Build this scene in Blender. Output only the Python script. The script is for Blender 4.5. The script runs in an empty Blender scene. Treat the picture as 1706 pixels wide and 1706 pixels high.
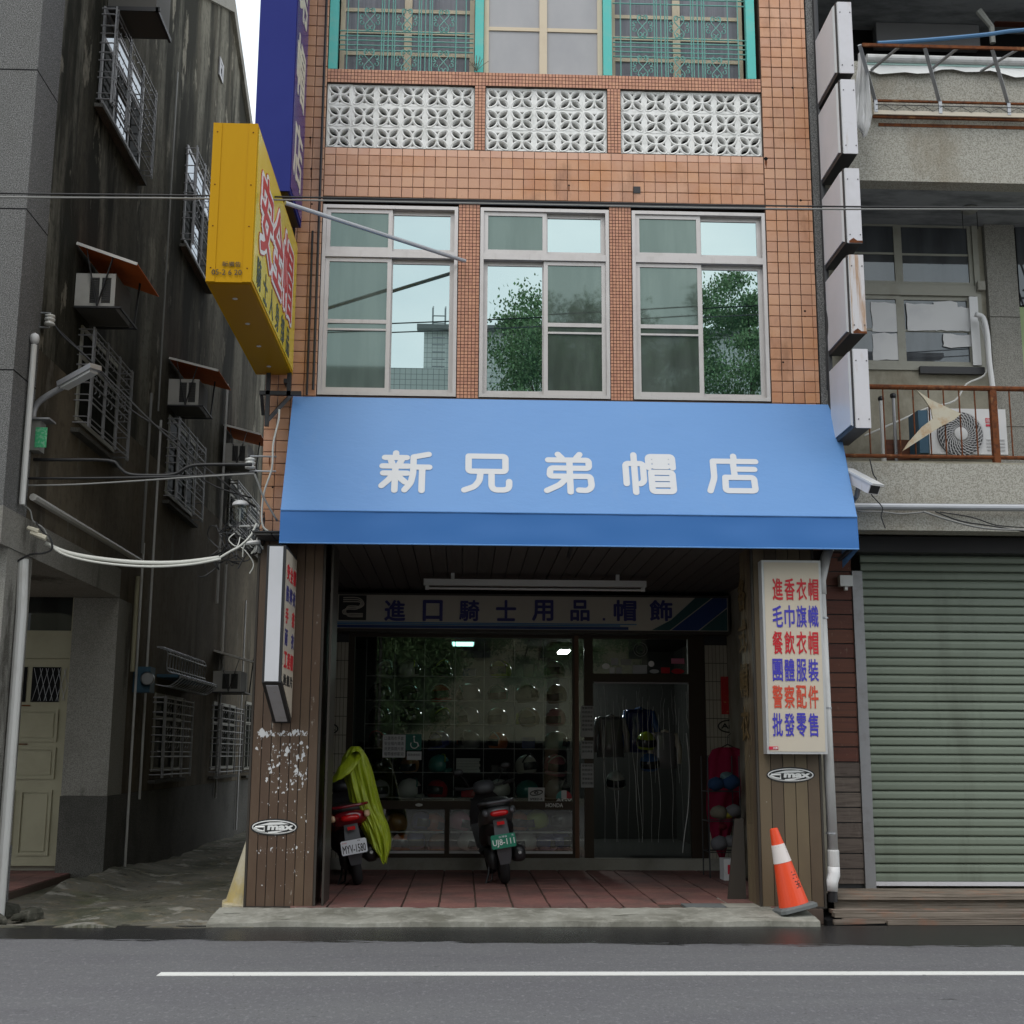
import bpy, math, random
from mathutils import Vector, Matrix, Euler
R = math.radians
random.seed(7)
scene = bpy.context.scene
C = scene.collection
# ---------------------------------------------------------------- camera
F_, PX, PY, CX = 2150.0, 0.18595203, 0.0370655, 853.0
ROLL = 0.00515403
cp, sp, cy_, sy_, cr, sr = math.cos(PX), math.sin(PX), math.cos(PY), math.sin(PY), math.cos(ROLL), math.sin(ROLL)
FW = Vector((sy_*cp, cy_*cp, sp)); _rt = Vector((cy_, -sy_, 0)); _up = _rt.cross(FW)
RT = _rt*cr + _up*sr; UP = -_rt*sr + _up*cr
CAM = Vector((0, 0, 1.45))
cd = bpy.data.cameras.new('camera'); cam = bpy.data.objects.new('camera', cd); C.objects.link(cam)
cd.sensor_width = 36; cd.sensor_fit = 'HORIZONTAL'; cd.lens = 36*F_/1706.0; cd.clip_end = 500; cd.clip_start = .05
m3 = Matrix((RT, UP, -FW)).transposed()
cam.matrix_world = Matrix.Translation(CAM) @ m3.to_4x4()
scene.camera = cam
def ray(x, y): return FW + RT*((x-CX)/F_) - UP*((y-CX)/F_)
def atY(x, y, Y): d = ray(x, y); return CAM + d*(Y/d.y)
def atZ(x, y, Z): d = ray(x, y); return CAM + d*((Z-CAM.z)/d.z)
def atX(x, y, X): d = ray(x, y); return CAM + d*(X/d.x)
# ---------------------------------------------------------------- world, sun, exposure
SUN_EL, SUN_AZ = R(58), R(205)
w = bpy.data.worlds.new('World'); scene.world = w; w.use_nodes = True
nt = w.node_tree; nt.nodes.clear()
out = nt.nodes.new('ShaderNodeOutputWorld')
sky = nt.nodes.new('ShaderNodeTexSky'); sky.sky_type = 'NISHITA'; sky.sun_disc = False
sky.sun_elevation = SUN_EL; sky.sun_rotation = R(160); sky.air_density = 1.0; sky.dust_density = 3.0
b1 = nt.nodes.new('ShaderNodeBackground'); b1.inputs[1].default_value = .10
nt.links.new(sky.outputs[0], b1.inputs[0])
tc = nt.nodes.new('ShaderNodeTexCoord'); mp = nt.nodes.new('ShaderNodeMapping'); mp.inputs['Scale'].default_value = (1, 1, 2.2)
nz = nt.nodes.new('ShaderNodeTexNoise'); nz.inputs['Scale'].default_value = 3.4; nz.inputs['Detail'].default_value = 7; nz.inputs['Roughness'].default_value = .5
rp = nt.nodes.new('ShaderNodeValToRGB')
rp.color_ramp.elements[0].position = .3; rp.color_ramp.elements[0].color = (.62, .70, .76, 1)
rp.color_ramp.elements[1].position = .72; rp.color_ramp.elements[1].color = (1.0, 1.0, 1.0, 1)
b2 = nt.nodes.new('ShaderNodeBackground'); b2.inputs[1].default_value = 1.05
nt.links.new(tc.outputs['Generated'], mp.inputs[0]); nt.links.new(mp.outputs[0], nz.inputs[0]); nt.links.new(nz.outputs[0], rp.inputs[0]); nt.links.new(rp.outputs[0], b2.inputs[0])
ms = nt.nodes.new('ShaderNodeMixShader'); ms.inputs[0].default_value = .85
nt.links.new(b1.outputs[0], ms.inputs[1]); nt.links.new(b2.outputs[0], ms.inputs[2]); nt.links.new(ms.outputs[0], out.inputs[0])
sd = bpy.data.lights.new('sun', 'SUN'); sd.energy = .6; sd.angle = R(25); sd.color = (1, .96, .9)
so = bpy.data.objects.new('sun', sd); C.objects.link(so)
so.rotation_euler = (R(90)-SUN_EL, 0, R(-25))
scene.view_settings.view_transform = 'Standard'; scene.view_settings.look = 'None'
scene.view_settings.gamma = 1; scene.view_settings.use_curve_mapping = False
scene.view_settings.exposure = 0.75
scene.cycles.max_bounces = 6; scene.cycles.diffuse_bounces = 3; scene.cycles.glossy_bounces = 3
scene.cycles.transparent_max_bounces = 10; scene.cycles.caustics_reflective = False; scene.cycles.caustics_refractive = False
try: scene.cycles.use_denoising = True
except Exception: pass
# ---------------------------------------------------------------- materials
def lin(c):
    return tuple(((v/255)/12.92 if v/255 <= .04045 else ((v/255+.055)/1.055)**2.4) for v in c)
MATS = {}
def mat(name, col, rough=.6, metal=0, spec=.5, var=0, layers=(), bump=None, coat=0, emit=0, alpha=1, sheen=0, grid=None):
    """layers: (scale or (sx,sy,sz), lo, hi, colour, amount[, detail])"""
    if rough >= .79 and spec == .5: spec = .12
    m = bpy.data.materials.new(name); m.use_nodes = True; MATS[name] = m
    n = m.node_tree; bs = n.nodes['Principled BSDF']; L = n.links
    bs.inputs['Roughness'].default_value = rough; bs.inputs['Metallic'].default_value = metal
    bs.inputs['Specular IOR Level'].default_value = spec; bs.inputs['Coat Weight'].default_value = coat
    bs.inputs['Alpha'].default_value = alpha; bs.inputs['Sheen Weight'].default_value = sheen
    geo = n.nodes.new('ShaderNodeNewGeometry')
    rgb = n.nodes.new('ShaderNodeRGB'); rgb.outputs[0].default_value = (*col, 1); cur = rgb.outputs[0]
    def noise(sc, det):
        mpn = n.nodes.new('ShaderNodeMapping'); L.new(geo.outputs['Position'], mpn.inputs[0])
        if not isinstance(sc, (tuple, list)): sc = (sc, sc, sc)
        mpn.inputs['Scale'].default_value = sc
        t = n.nodes.new('ShaderNodeTexNoise'); t.inputs['Scale'].default_value = 1; t.inputs['Detail'].default_value = det
        t.inputs['Roughness'].default_value = .66
        L.new(mpn.outputs[0], t.inputs[0]); return t.outputs[0]
    for ly in layers:
        sc, lo, hi, c2, amt = ly[:5]; det = ly[5] if len(ly) > 5 else 4
        mr = n.nodes.new('ShaderNodeMapRange'); mr.inputs[1].default_value = lo; mr.inputs[2].default_value = hi; mr.inputs[3].default_value = 0; mr.inputs[4].default_value = amt
        L.new(noise(sc, det), mr.inputs[0])
        mx = n.nodes.new('ShaderNodeMix'); mx.data_type = 'RGBA'
        L.new(mr.outputs[0], mx.inputs[0]); L.new(cur, mx.inputs[6]); mx.inputs[7].default_value = (*c2, 1); cur = mx.outputs[2]
    if grid:
        p, wd, c2 = grid; sx = n.nodes.new('ShaderNodeSeparateXYZ'); L.new(geo.outputs['Position'], sx.inputs[0]); res = None
        for k in (0, 2):
            d = n.nodes.new('ShaderNodeMath'); d.operation = 'DIVIDE'; L.new(sx.outputs[k], d.inputs[0]); d.inputs[1].default_value = p
            f_ = n.nodes.new('ShaderNodeMath'); f_.operation = 'FRACT'; L.new(d.outputs[0], f_.inputs[0])
            g_ = n.nodes.new('ShaderNodeMath'); g_.operation = 'LESS_THAN'; L.new(f_.outputs[0], g_.inputs[0]); g_.inputs[1].default_value = wd
            if res is None: res = g_.outputs[0]
            else:
                h_ = n.nodes.new('ShaderNodeMath'); h_.operation = 'MAXIMUM'; L.new(res, h_.inputs[0]); L.new(g_.outputs[0], h_.inputs[1]); res = h_.outputs[0]
        mx = n.nodes.new('ShaderNodeMix'); mx.data_type = 'RGBA'; L.new(res, mx.inputs[0]); L.new(cur, mx.inputs[6]); mx.inputs[7].default_value = (*c2, 1); cur = mx.outputs[2]
    if var:
        oi = n.nodes.new('ShaderNodeObjectInfo'); ad = n.nodes.new('ShaderNodeMath'); ad.operation = 'ADD'
        L.new(oi.outputs['Random'], ad.inputs[0]); L.new(geo.outputs['Random Per Island'], ad.inputs[1])
        fr = n.nodes.new('ShaderNodeMath'); fr.operation = 'FRACT'; L.new(ad.outputs[0], fr.inputs[0])
        mr = n.nodes.new('ShaderNodeMapRange'); mr.inputs[3].default_value = 1-var; mr.inputs[4].default_value = 1+var
        L.new(fr.outputs[0], mr.inputs[0])
        hs = n.nodes.new('ShaderNodeHueSaturation'); L.new(mr.outputs[0], hs.inputs['Value']); L.new(cur, hs.inputs['Color'])
        mr2 = n.nodes.new('ShaderNodeMapRange'); mr2.inputs[3].default_value = .5-var*.04; mr2.inputs[4].default_value = .5+var*.04
        L.new(fr.outputs[0], mr2.inputs[0]); L.new(mr2.outputs[0], hs.inputs['Hue']); cur = hs.outputs[0]
    L.new(cur, bs.inputs['Base Color'])
    if emit:
        L.new(cur, bs.inputs['Emission Color']); bs.inputs['Emission Strength'].default_value = emit
    if bump:
        b = n.nodes.new('ShaderNodeBump'); b.inputs['Strength'].default_value = bump[1]; b.inputs['Distance'].default_value = bump[2] if len(bump) > 2 else .01
        L.new(noise(bump[0], 5), b.inputs['Height']); L.new(b.outputs[0], bs.inputs['Normal'])
    return m
def glassmat(name, tint, refl, rough=0.0, trans=(.9, .95, .92), body=None, bodyfac=0, ripple=0, fres=.5):
    """thin pane: mirror reflection over a transparent (or frosted/coloured) body"""
    m = bpy.data.materials.new(name); m.use_nodes = True; MATS[name] = m
    n = m.node_tree; n.nodes.clear(); L = n.links
    o = n.nodes.new('ShaderNodeOutputMaterial'); g = n.nodes.new('ShaderNodeBsdfGlossy'); g.inputs[0].default_value = (*tint, 1); g.inputs['Roughness'].default_value = rough
    t = n.nodes.new('ShaderNodeBsdfTransparent'); t.inputs[0].default_value = (*trans, 1)
    base = t.outputs[0]
    if body:
        d = n.nodes.new('ShaderNodeBsdfDiffuse'); d.inputs[0].default_value = (*body, 1)
        gg = n.nodes.new('ShaderNodeNewGeometry'); mg = n.nodes.new('ShaderNodeMapping'); mg.inputs['Scale'].default_value = (5, 5, .7); L.new(gg.outputs['Position'], mg.inputs[0])
        tg = n.nodes.new('ShaderNodeTexNoise'); tg.inputs['Scale'].default_value = 1; tg.inputs['Detail'].default_value = 3; L.new(mg.outputs[0], tg.inputs[0])
        rg_ = n.nodes.new('ShaderNodeMapRange'); rg_.inputs[1].default_value = .4; rg_.inputs[2].default_value = .6; L.new(tg.outputs[0], rg_.inputs[0])
        xg = n.nodes.new('ShaderNodeMix'); xg.data_type = 'RGBA'; L.new(rg_.outputs[0], xg.inputs[0]); xg.inputs[6].default_value = (*body, 1); xg.inputs[7].default_value = (*[c*.62 for c in body], 1); L.new(xg.outputs[2], d.inputs[0])
        mm = n.nodes.new('ShaderNodeMixShader'); mm.inputs[0].default_value = bodyfac
        L.new(t.outputs[0], mm.inputs[1]); L.new(d.outputs[0], mm.inputs[2]); base = mm.outputs[0]
    fz = n.nodes.new('ShaderNodeLayerWeight'); fz.inputs[0].default_value = .25
    mr = n.nodes.new('ShaderNodeMapRange'); mr.inputs[3].default_value = refl; mr.inputs[4].default_value = min(1, refl+fres)
    L.new(fz.outputs['Fresnel'], mr.inputs[0])
    mx = n.nodes.new('ShaderNodeMixShader'); L.new(mr.outputs[0], mx.inputs[0]); L.new(base, mx.inputs[1]); L.new(g.outputs[0], mx.inputs[2])
    if ripple:
        geo = n.nodes.new('ShaderNodeNewGeometry'); t2 = n.nodes.new('ShaderNodeTexNoise'); t2.inputs['Scale'].default_value = 1.3
        L.new(geo.outputs['Position'], t2.inputs[0]); b = n.nodes.new('ShaderNodeBump'); b.inputs['Strength'].default_value = ripple; b.inputs['Distance'].default_value = .02
        L.new(t2.outputs[0], b.inputs['Height']); L.new(b.outputs[0], g.inputs['Normal'])
    L.new(mx.outputs[0], o.inputs[0]); return m
# ---------------------------------------------------------------- mesh helpers
class MB:
    def __init__(s): s.v = []; s.f = []
    def box(s, x0, x1, y0, y1, z0, z1):
        i = len(s.v); s.v += [(x, y, z) for z in (z0, z1) for y in (y0, y1) for x in (x0, x1)]
        s.f += [tuple(i+k for k in q) for q in ((0, 2, 3, 1), (4, 5, 7, 6), (0, 1, 5, 4), (2, 6, 7, 3), (0, 4, 6, 2), (1, 3, 7, 5))]
        return s
    def hexa(s, p):  # 8 points, bottom ring 0-3, top ring 4-7
        i = len(s.v); s.v += [tuple(q) for q in p]
        s.f += [tuple(i+k for k in q) for q in ((3, 2, 1, 0), (4, 5, 6, 7), (0, 1, 5, 4), (1, 2, 6, 5), (2, 3, 7, 6), (3, 0, 4, 7))]
        return s
    def bar(s, a, b, wd, th, up=(0, 0, 1)):
        a = Vector(a); b = Vector(b); d = (b-a).normalized(); u = Vector(up)
        if abs(d.dot(u)) > .98: u = Vector((0, 1, 0))
        r = d.cross(u).normalized()*wd/2; u = r.cross(d).normalized()*th/2
        return s.hexa([a-r-u, a+r-u, a+r+u, a-r+u, b-r-u, b+r-u, b+r+u, b-r+u])
    def quad(s, *p):
        i = len(s.v); s.v += [tuple(q) for q in p]; s.f.append(tuple(range(i, i+len(p)))); return s
    def tube(s, pts, r, n=6, cap=True, closed=False):
        pts = [Vector(p) for p in pts]; N = len(pts); base = len(s.v)
        rs = r if isinstance(r, (list, tuple)) else [r]*N
        u = None
        for k, p in enumerate(pts):
            if closed: d = pts[(k+1) % N]-pts[k-1]
            else: d = pts[min(k+1, N-1)]-pts[max(k-1, 0)]
            if d.length < 1e-9: d = Vector((0, 0, 1))
            d.normalize()
            if u is None:
                u = d.orthogonal().normalized()
            else:
                u = (u-d*u.dot(d)); u = u.normalized() if u.length > 1e-6 else d.orthogonal().normalized()
            q = d.cross(u)
            for j in range(n):
                a = 2*math.pi*j/n; s.v.append(tuple(p+(u*math.cos(a)+q*math.sin(a))*rs[k]))
        for k in range(N if closed else N-1):
            k2 = (k+1) % N
            for j in range(n):
                a, b = base+k*n+j, base+k*n+(j+1) % n
                s.f.append((a, b, base+k2*n+(j+1) % n, base+k2*n+j))
        if cap and not closed:
            s.f.append(tuple(base+j for j in reversed(range(n)))); s.f.append(tuple(base+(N-1)*n+j for j in range(n)))
        return s
    def loft(s, rings, cap=True, closed_ring=True):
        base = len(s.v); n = len(rings[0])
        for r in rings: s.v += [tuple(p) for p in r]
        for k in range(len(rings)-1):
            for j in range(n if closed_ring else n-1):
                a, b = base+k*n+j, base+k*n+(j+1) % n
                s.f.append((a, b, b+n, a+n))
        if cap and closed_ring:
            s.f.append(tuple(base+j for j in reversed(range(n)))); s.f.append(tuple(base+(len(rings)-1)*n+j for j in range(n)))
        return s
    def prism(s, poly, axis, a, b):
        """2-D polygon extruded along axis 'x','y','z' from a to b; poly coords are the two other axes in order"""
        def P(u, v, t): return {'x': (t, u, v), 'y': (u, t, v), 'z': (u, v, t)}[axis]
        return s.loft([[P(u, v, a) for u, v in poly], [P(u, v, b) for u, v in poly]])
    def ell(s, c, r, n=12, m=8, z0=-1, z1=1):
        rings = []
        for k in range(m+1):
            t = z0+(z1-z0)*k/m; t = max(-.9999, min(.9999, t)); rr = math.sqrt(1-t*t)
            rings.append([(c[0]+r[0]*rr*math.cos(2*math.pi*j/n), c[1]+r[1]*rr*math.sin(2*math.pi*j/n), c[2]+r[2]*t) for j in range(n)])
        return s.loft(rings)
    def lathe(s, prof, c=(0, 0, 0), n=16, axis='z'):
        rings = []
        for r, h in prof:
            ring = []
            for j in range(n):
                a = 2*math.pi*j/n; u, v = r*math.cos(a), r*math.sin(a)
                q = {'z': (u, v, h), 'x': (h, u, v), 'y': (u, h, v)}[axis]
                ring.append((c[0]+q[0], c[1]+q[1], c[2]+q[2]))
            rings.append(ring)
        return s.loft(rings)
    def mesh(s, name, m, smooth=False, origin=(0, 0, 0)):
        me = bpy.data.meshes.new(name); o = Vector(origin)
        me.from_pydata([tuple(Vector(v)-o) for v in s.v], [], s.f)
        me.materials.append(MATS[m] if isinstance(m, str) else m)
        if smooth: me.polygons.foreach_set('use_smooth', [True]*len(me.polygons))
        import bmesh
        bm = bmesh.new(); bm.from_mesh(me); bmesh.ops.recalc_face_normals(bm, faces=bm.faces); bm.to_mesh(me); bm.free()
        me.update(); return me
    def build(s, name, m, parent=None, smooth=False, **tags):
        if parent is None:
            xs, ys, zs = zip(*s.v); org = Vector(((min(xs)+max(xs))/2, (min(ys)+max(ys))/2, min(zs)))
        else: org = wl(parent)
        me = s.mesh(name, m, smooth, org)
        o = bpy.data.objects.new(name, me); C.objects.link(o)
        if parent is None: o.location = org
        else: o.parent = parent
        for k, v in tags.items(): o[k] = v
        return o
def wl(o):
    p = Vector((0, 0, 0))
    while o is not None: p += o.location; o = o.parent
    return p
def thing(name, label, cat, loc=(0, 0, 0), group=None):
    o = bpy.data.objects.new(name, None); C.objects.link(o); o.location = loc; o.empty_display_size = .2
    o['label'] = label; o['category'] = cat
    if group: o['group'] = group
    return o
def tag(o, label, cat, group=None):
    o['label'] = label; o['category'] = cat
    if group: o['group'] = group
    return o
def piece(name, me, pos, parent, rot=None, scale=None):
    o = bpy.data.objects.new(name, me); C.objects.link(o); o.parent = parent
    o.location = Vector(pos)-wl(parent)
    if rot: o.rotation_euler = rot
    if scale: o.scale = scale
    return o
def copy_tree(o, parent=None):
    c = o.copy(); C.objects.link(c); c.parent = parent
    for ch in list(o.children): copy_tree(ch, c)
    return c
_tc = {}
def textmesh(body, off=0.0, shear=0):
    key = (body, off, shear)
    if key in _tc: return _tc[key]
    cu = bpy.data.curves.new('txt', 'FONT'); cu.body = body; cu.size = 1; cu.offset = off; cu.resolution_u = 2; cu.shear = shear; cu.extrude = .5
    o = bpy.data.objects.new('txt', cu); C.objects.link(o)
    dg = bpy.context.evaluated_depsgraph_get(); dg.update()
    me = bpy.data.meshes.new_from_object(o.evaluated_get(dg)); bpy.data.objects.remove(o)
    V = [v.co.copy() for v in me.vertices]; Fc = [tuple(p.vertices) for p in me.polygons]
    bpy.data.meshes.remove(me); _tc[key] = (V, Fc); return _tc[key]
def text(body, org, ux, uy, wdt, hgt, m, parent, off=.02, depth=.004, name='lettering', shear=0, mb=None):
    """glyphs filling a wdt x hgt box whose lower-left corner is org; ux, uy unit directions; off = stroke thickening in em"""
    V, Fc = textmesh(body, 0.0, shear)
    x0 = min(v.x for v in V)-off; x1 = max(v.x for v in V)+off; y0 = min(v.y for v in V)-off; y1 = max(v.y for v in V)+off
    ux = Vector(ux).normalized(); uy = Vector(uy).normalized(); un = ux.cross(uy); org = Vector(org)
    own = mb is None
    if own: mb = MB()
    sh_ = [(0, 0)] if off < .006 else [(off*math.cos(k*math.pi/(3 if off < .05 else 6)+.3), off*math.sin(k*math.pi/(3 if off < .05 else 6)+.3)) for k in range(6 if off < .05 else 12)]
    for i, (dx, dy) in enumerate(sh_):
        b = len(mb.v); dd = depth*(1+.04*i)
        for v in V:
            mb.v.append(tuple(org+ux*((v.x+dx-x0)/(x1-x0)*wdt)+uy*((v.y+dy-y0)/(y1-y0)*hgt)+un*(v.z*dd+dd*.5)))
        mb.f += [tuple(b+q for q in f) for f in Fc]
    if own: return mb.build(name, m, parent)
X_, Z_, Y_ = Vector((1, 0, 0)), Vector((0, 0, 1)), Vector((0, 1, 0))
def catenary(a, b, sag, n=14):
    a = Vector(a); b = Vector(b)
    return [a.lerp(b, t/n)-Z_*sag*4*(t/n)*(1-t/n) for t in range(n+1)]
def smooth_path(pts, n=5):
    P = [Vector(p) for p in pts]; o = []
    for i in range(len(P)-1):
        p0, p1, p2, p3 = P[max(i-1, 0)], P[i], P[i+1], P[min(i+2, len(P)-1)]
        for k in range(n):
            t = k/n; o.append(.5*((2*p1)+(p2-p0)*t+(2*p0-5*p1+4*p2-p3)*t*t+(3*p1-p0-3*p2+p3)*t**3))
    o.append(P[-1]); return o
# ---------------------------------------------------------------- palette
G = (.03, .03, .03)
mat('tile', (.565, .31, .195), rough=.32, var=.07, layers=[((1.2, 1.2, 1.6), .45, .75, (.50, .205, .075), .85, 6), ((3, 3, 1.2), .56, .70, (.26, .12, .06), .6, 7), (60, .62, .75, (.3, .14, .08), .5)], bump=(14, .12))
mat('tile_pale', (.64, .375, .26), rough=.3, var=.06, layers=[((2, 2, 2), .5, .8, (.60, .26, .13), .6), (60, .62, .75, (.4, .2, .12), .4)], bump=(14, .1))
mat('grout', (.095, .064, .05), rough=.9, layers=[(5, .4, .7, (.05, .04, .035), .7)])
mat('mosaic', (.56, .27, .17), rough=.45, var=.10, layers=[(3, .5, .75, (.40, .18, .10), .5)])
mat('breeze', (.82, .82, .80), rough=.7, layers=[(7, .5, .78, (.33, .34, .31), .5), (40, .6, .8, (.45, .46, .42), .4)], bump=(30, .2))
mat('alu', (.57, .54, .525), rough=.38, metal=.35, layers=[(3, .5, .8, (.40, .37, .35), .5), ((20, 20, 2), .55, .8, (.33, .30, .27), .35)])
mat('alu_dark', (.18, .18, .17), rough=.5, metal=.3)
mat('teal_paint', (.085, .50, .45), rough=.5, layers=[(6, .5, .7, (.20, .47, .41), .5), (40, .62, .8, (.12, .3, .26), .5)])
mat('teal_iron', (.13, .34, .30), rough=.5, layers=[(20, .5, .7, (.16, .30, .24), .6)])
mat('cream_paint', (.62, .52, .38), rough=.5, layers=[(3, .5, .8, (.5, .4, .28), .5)])
mat('frosted', (.38, .375, .385), rough=.3, layers=[((1.5, 1.5, 1), .4, .7, (.31, .31, .325), .8)])
mat('curtain', (.27, .27, .30), rough=.8, layers=[((30, 30, .6), .4, .65, (.17, .17, .20), .7)])
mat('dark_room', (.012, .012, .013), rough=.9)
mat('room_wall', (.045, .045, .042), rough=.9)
glassmat('teal_mirror', (.44, .545, .54), .86, body=(.03, .09, .08), bodyfac=1)
glassmat('screen_glass', (.25, .34, .31), .34, rough=.03, body=(.12, .145, .13), bodyfac=1)
glassmat('grey_glass', (.7, .75, .75), .10, body=(.075, .08, .09), bodyfac=1)
glassmat('shop_glass', (.97, .95, .89), .06, trans=(.9, .92, .9))
glassmat('clear_plastic', (.9, .92, .92), .0, trans=(.93, .93, .93), ripple=1.0, fres=.05)
glassmat('dim_glass', (.5, .5, .5), .03, body=(.03, .033, .03), bodyfac=1, fres=.05)
glassmat('sky_glass', (.8, .85, .9), .34, body=(.1, .1, .1), bodyfac=1)
mat('blue_fabric_shaded', (.030, .150, .43), rough=.5)  # same awning blue made deeper: shade of the valance put into the colour
mat('blue_fabric', (.125, .285, .58), rough=.5, spec=.4, layers=[((.8, .8, .8), .4, .7, (.115, .27, .565), .8), ((3, 3, 1.2), .6, .75, (.16, .30, .55), .35)], bump=((1.1, 2, 2.2), .22, .05))  # paler blue: sky-lit sheen of the sloping top put into the colour
mat('blue_under', (.012, .025, .10), rough=.6)
mat('white_letters', (.60, .61, .625), rough=.5)
mat('grey_letters', (.74, .74, .72), rough=.5)
mat('brown_panel', (.105, .066, .042), rough=.45, var=.16, layers=[((3, 3, 1.2), .5, .75, (.15, .105, .07), .6), ((14, 14, 5), .64, .70, (.5, .47, .42), .6, 6)], bump=(8, .08))
mat('brown_panel_plain', (.125, .092, .055), rough=.5, var=.22, layers=[((3, 3, 1.2), .5, .75, (.085, .06, .04), .7), ((26, 26, 22), .70, .74, (.5, .47, .42), .5, 6)])
mat('brown_trim', (.05, .043, .036), rough=.45, metal=.2)
mat('bronze_frame', (.045, .032, .022), rough=.4, metal=.4)
mat('red_brown_frame', (.13, .055, .025), rough=.4)
mat('soffit', (.085, .078, .07), rough=.7, var=.1)
mat('cream_tile', (.40, .37, .30), rough=.35, var=.05, layers=[(2, .4, .7, (.3, .27, .22), .6)])
mat('paver', (.20, .090, .078), rough=.7, var=.12, layers=[((1.6, 1.6, 1), .42, .66, (.10, .062, .055), .85), (25, .5, .75, (.36, .19, .16), .4)], bump=(25, .25))
mat('paver_joint', (.10, .075, .062), rough=.9)
mat('concrete', (.32, .315, .275), rough=.85, layers=[(1.8, .38, .62, (.14, .135, .11), .9, 8), ((3, 14, 3), .6, .66, (.07, .07, .055), .8, 8), (9, .5, .75, (.45, .44, .39), .6), (60, .5, .8, (.2, .2, .17), .4)], bump=(18, .5))
mat('step_concrete', (.32, .31, .27), rough=.85, layers=[(2.5, .45, .7, (.2, .19, .16), .7), (60, .5, .8, (.2, .2, .17), .4)], bump=(30, .3))
mat('alley', (.135, .127, .105), rough=.8, layers=[(1.1, .4, .62, (.05, .055, .035), .8), ((2.6, 3.6, 1), .56, .62, (.27, .26, .23), .8, 9), ((5, 7, 3), .60, .63, (.03, .028, .02), .85, 9), (7, .52, .62, (.17, .14, .09), .5, 6), (1.0, .60, .72, (.10, .115, .045), .5), (50, .55, .8, (.03, .03, .025), .5)], bump=(5, 1.0, .04))
mat('rubble', (.05, .05, .04), rough=.9, layers=[(8, .5, .7, (.2, .19, .16), .6)], bump=(10, .6))
mat('mold_wall', (.085, .077, .058), rough=.9, layers=[((.8, .8, .20), .42, .56, (.014, .014, .009), .93, 8), ((.9, .9, .17), .51, .62, (.19, .18, .145), .85, 9), ((1.9, 1.9, .9), .585, .63, (.26, .24, .19), .75, 9), (9, .5, .7, (.02, .02, .015), .55, 6), ((4, 4, 22), .60, .7, (.02, .018, .012), .4, 4)], bump=(20, .4))
mat('low_wall', (.145, .122, .088), rough=.9, layers=[((1.0, 1.0, .12), .50, .64, (.035, .030, .022), .9, 9), ((2.4, 2.4, .9), .58, .64, (.21, .20, .17), .5, 9), ((.5, .5, .5), .45, .65, (.075, .062, .045), .8, 5), ((2.2, 2.2, 1.1), .66, .69, (.2, .18, .14), .5, 8), (9, .5, .7, (.05, .04, .03), .5, 6)], bump=(20, .4))
mat('granite', (.185, .183, .177), rough=.8, layers=[(95, .40, .60, (.05, .05, .05), .85, 2), (140, .56, .66, (.46, .46, .46), .7, 2), (1.2, .5, .75, (.10, .1, .09), .5)], bump=(90, .5))
mat('granite_light', (.29, .28, .25), rough=.8, layers=[((.9, .9, .30), .55, .61, (.035, .03, .022), .85, 8), (95, .42, .62, (.13, .125, .11), .75, 2), (140, .58, .66, (.5, .5, .47), .5, 2), (1.2, .5, .75, (.16, .15, .13), .5)], bump=(90, .5))
mat('granite_low', (.125, .12, .108), rough=.8, layers=[(95, .42, .62, (.035, .035, .03), .8, 2), (140, .6, .68, (.33, .33, .32), .6, 2), (1.2, .45, .7, (.045, .045, .04), .7)], bump=(90, .5))
mat('washed_stone', (.44, .425, .375), rough=.85, layers=[(85, .42, .62, (.17, .16, .13), .7, 2), (130, .58, .66, (.5, .49, .45), .5, 2), ((1.6, 1.6, .8), .52, .72, (.22, .18, .12), .55), ((4, 4, .5), .62, .8, (.2, .17, .13), .5)], bump=(80, .45))
mat('stained_render', (.33, .31, .25), rough=.9, layers=[((2.5, 2.5, 1.5), .45, .65, (.17, .15, .11), .8, 6), (30, .5, .8, (.2, .19, .15), .4)], bump=(15, .3))
mat('soffit_grey', (.30, .315, .33), rough=.9, layers=[((1.5, 4, 1), .45, .65, (.12, .13, .14), .8, 5)])
mat('white_plastic', (.66, .66, .66), rough=.4, layers=[(4, .5, .8, (.52, .52, .5), .5)])
mat('pale_panel', (.60, .59, .62), rough=.45, layers=[(3, .5, .75, (.50, .49, .50), .6), ((9, 9, 1.4), .60, .72, (.40, .33, .25), .55, 7), ((2, 2, 6), .62, .7, (.44, .42, .40), .5, 6)])
mat('pale_acrylic', (.62, .62, .65), rough=.35, layers=[(1.4, .45, .7, (.54, .55, .56), .6), (40, .66, .8, (.35, .33, .3), .4)])
mat('rusty_panel', (.58, .56, .57), rough=.5, layers=[((16, 16, 1.2), .50, .62, (.36, .19, .07), .8, 5)])
mat('rust', (.17, .06, .025), rough=.85, layers=[(20, .45, .65, (.07, .03, .02), .8), (6, .6, .7, (.35, .2, .1), .5)])
mat('dark_metal', (.04, .04, .042), rough=.5, metal=.4)
mat('grey_metal', (.30, .30, .31), rough=.45, metal=.5, layers=[(6, .5, .75, (.2, .19, .18), .6)])
mat('galv', (.42, .43, .45), rough=.4, metal=.6)
mat('pvc', (.58, .58, .57), rough=.45, layers=[((6, 6, 2), .5, .75, (.28, .27, .25), .6)])
mat('pvc_white', (.62, .62, .60), rough=.4, layers=[((6, 6, 2), .55, .75, (.4, .38, .34), .5)])
mat('yellow_metal', (.50, .265, .001), rough=.55, spec=.15, layers=[((3, 3, 1), .5, .8, (.46, .235, .001), .5)])
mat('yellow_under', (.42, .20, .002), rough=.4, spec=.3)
mat('yellow_face', (.72, .55, .03), rough=.2, layers=[((1.3, 1.3, .9), .45, .7, (.78, .66, .12), .6)])
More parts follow.
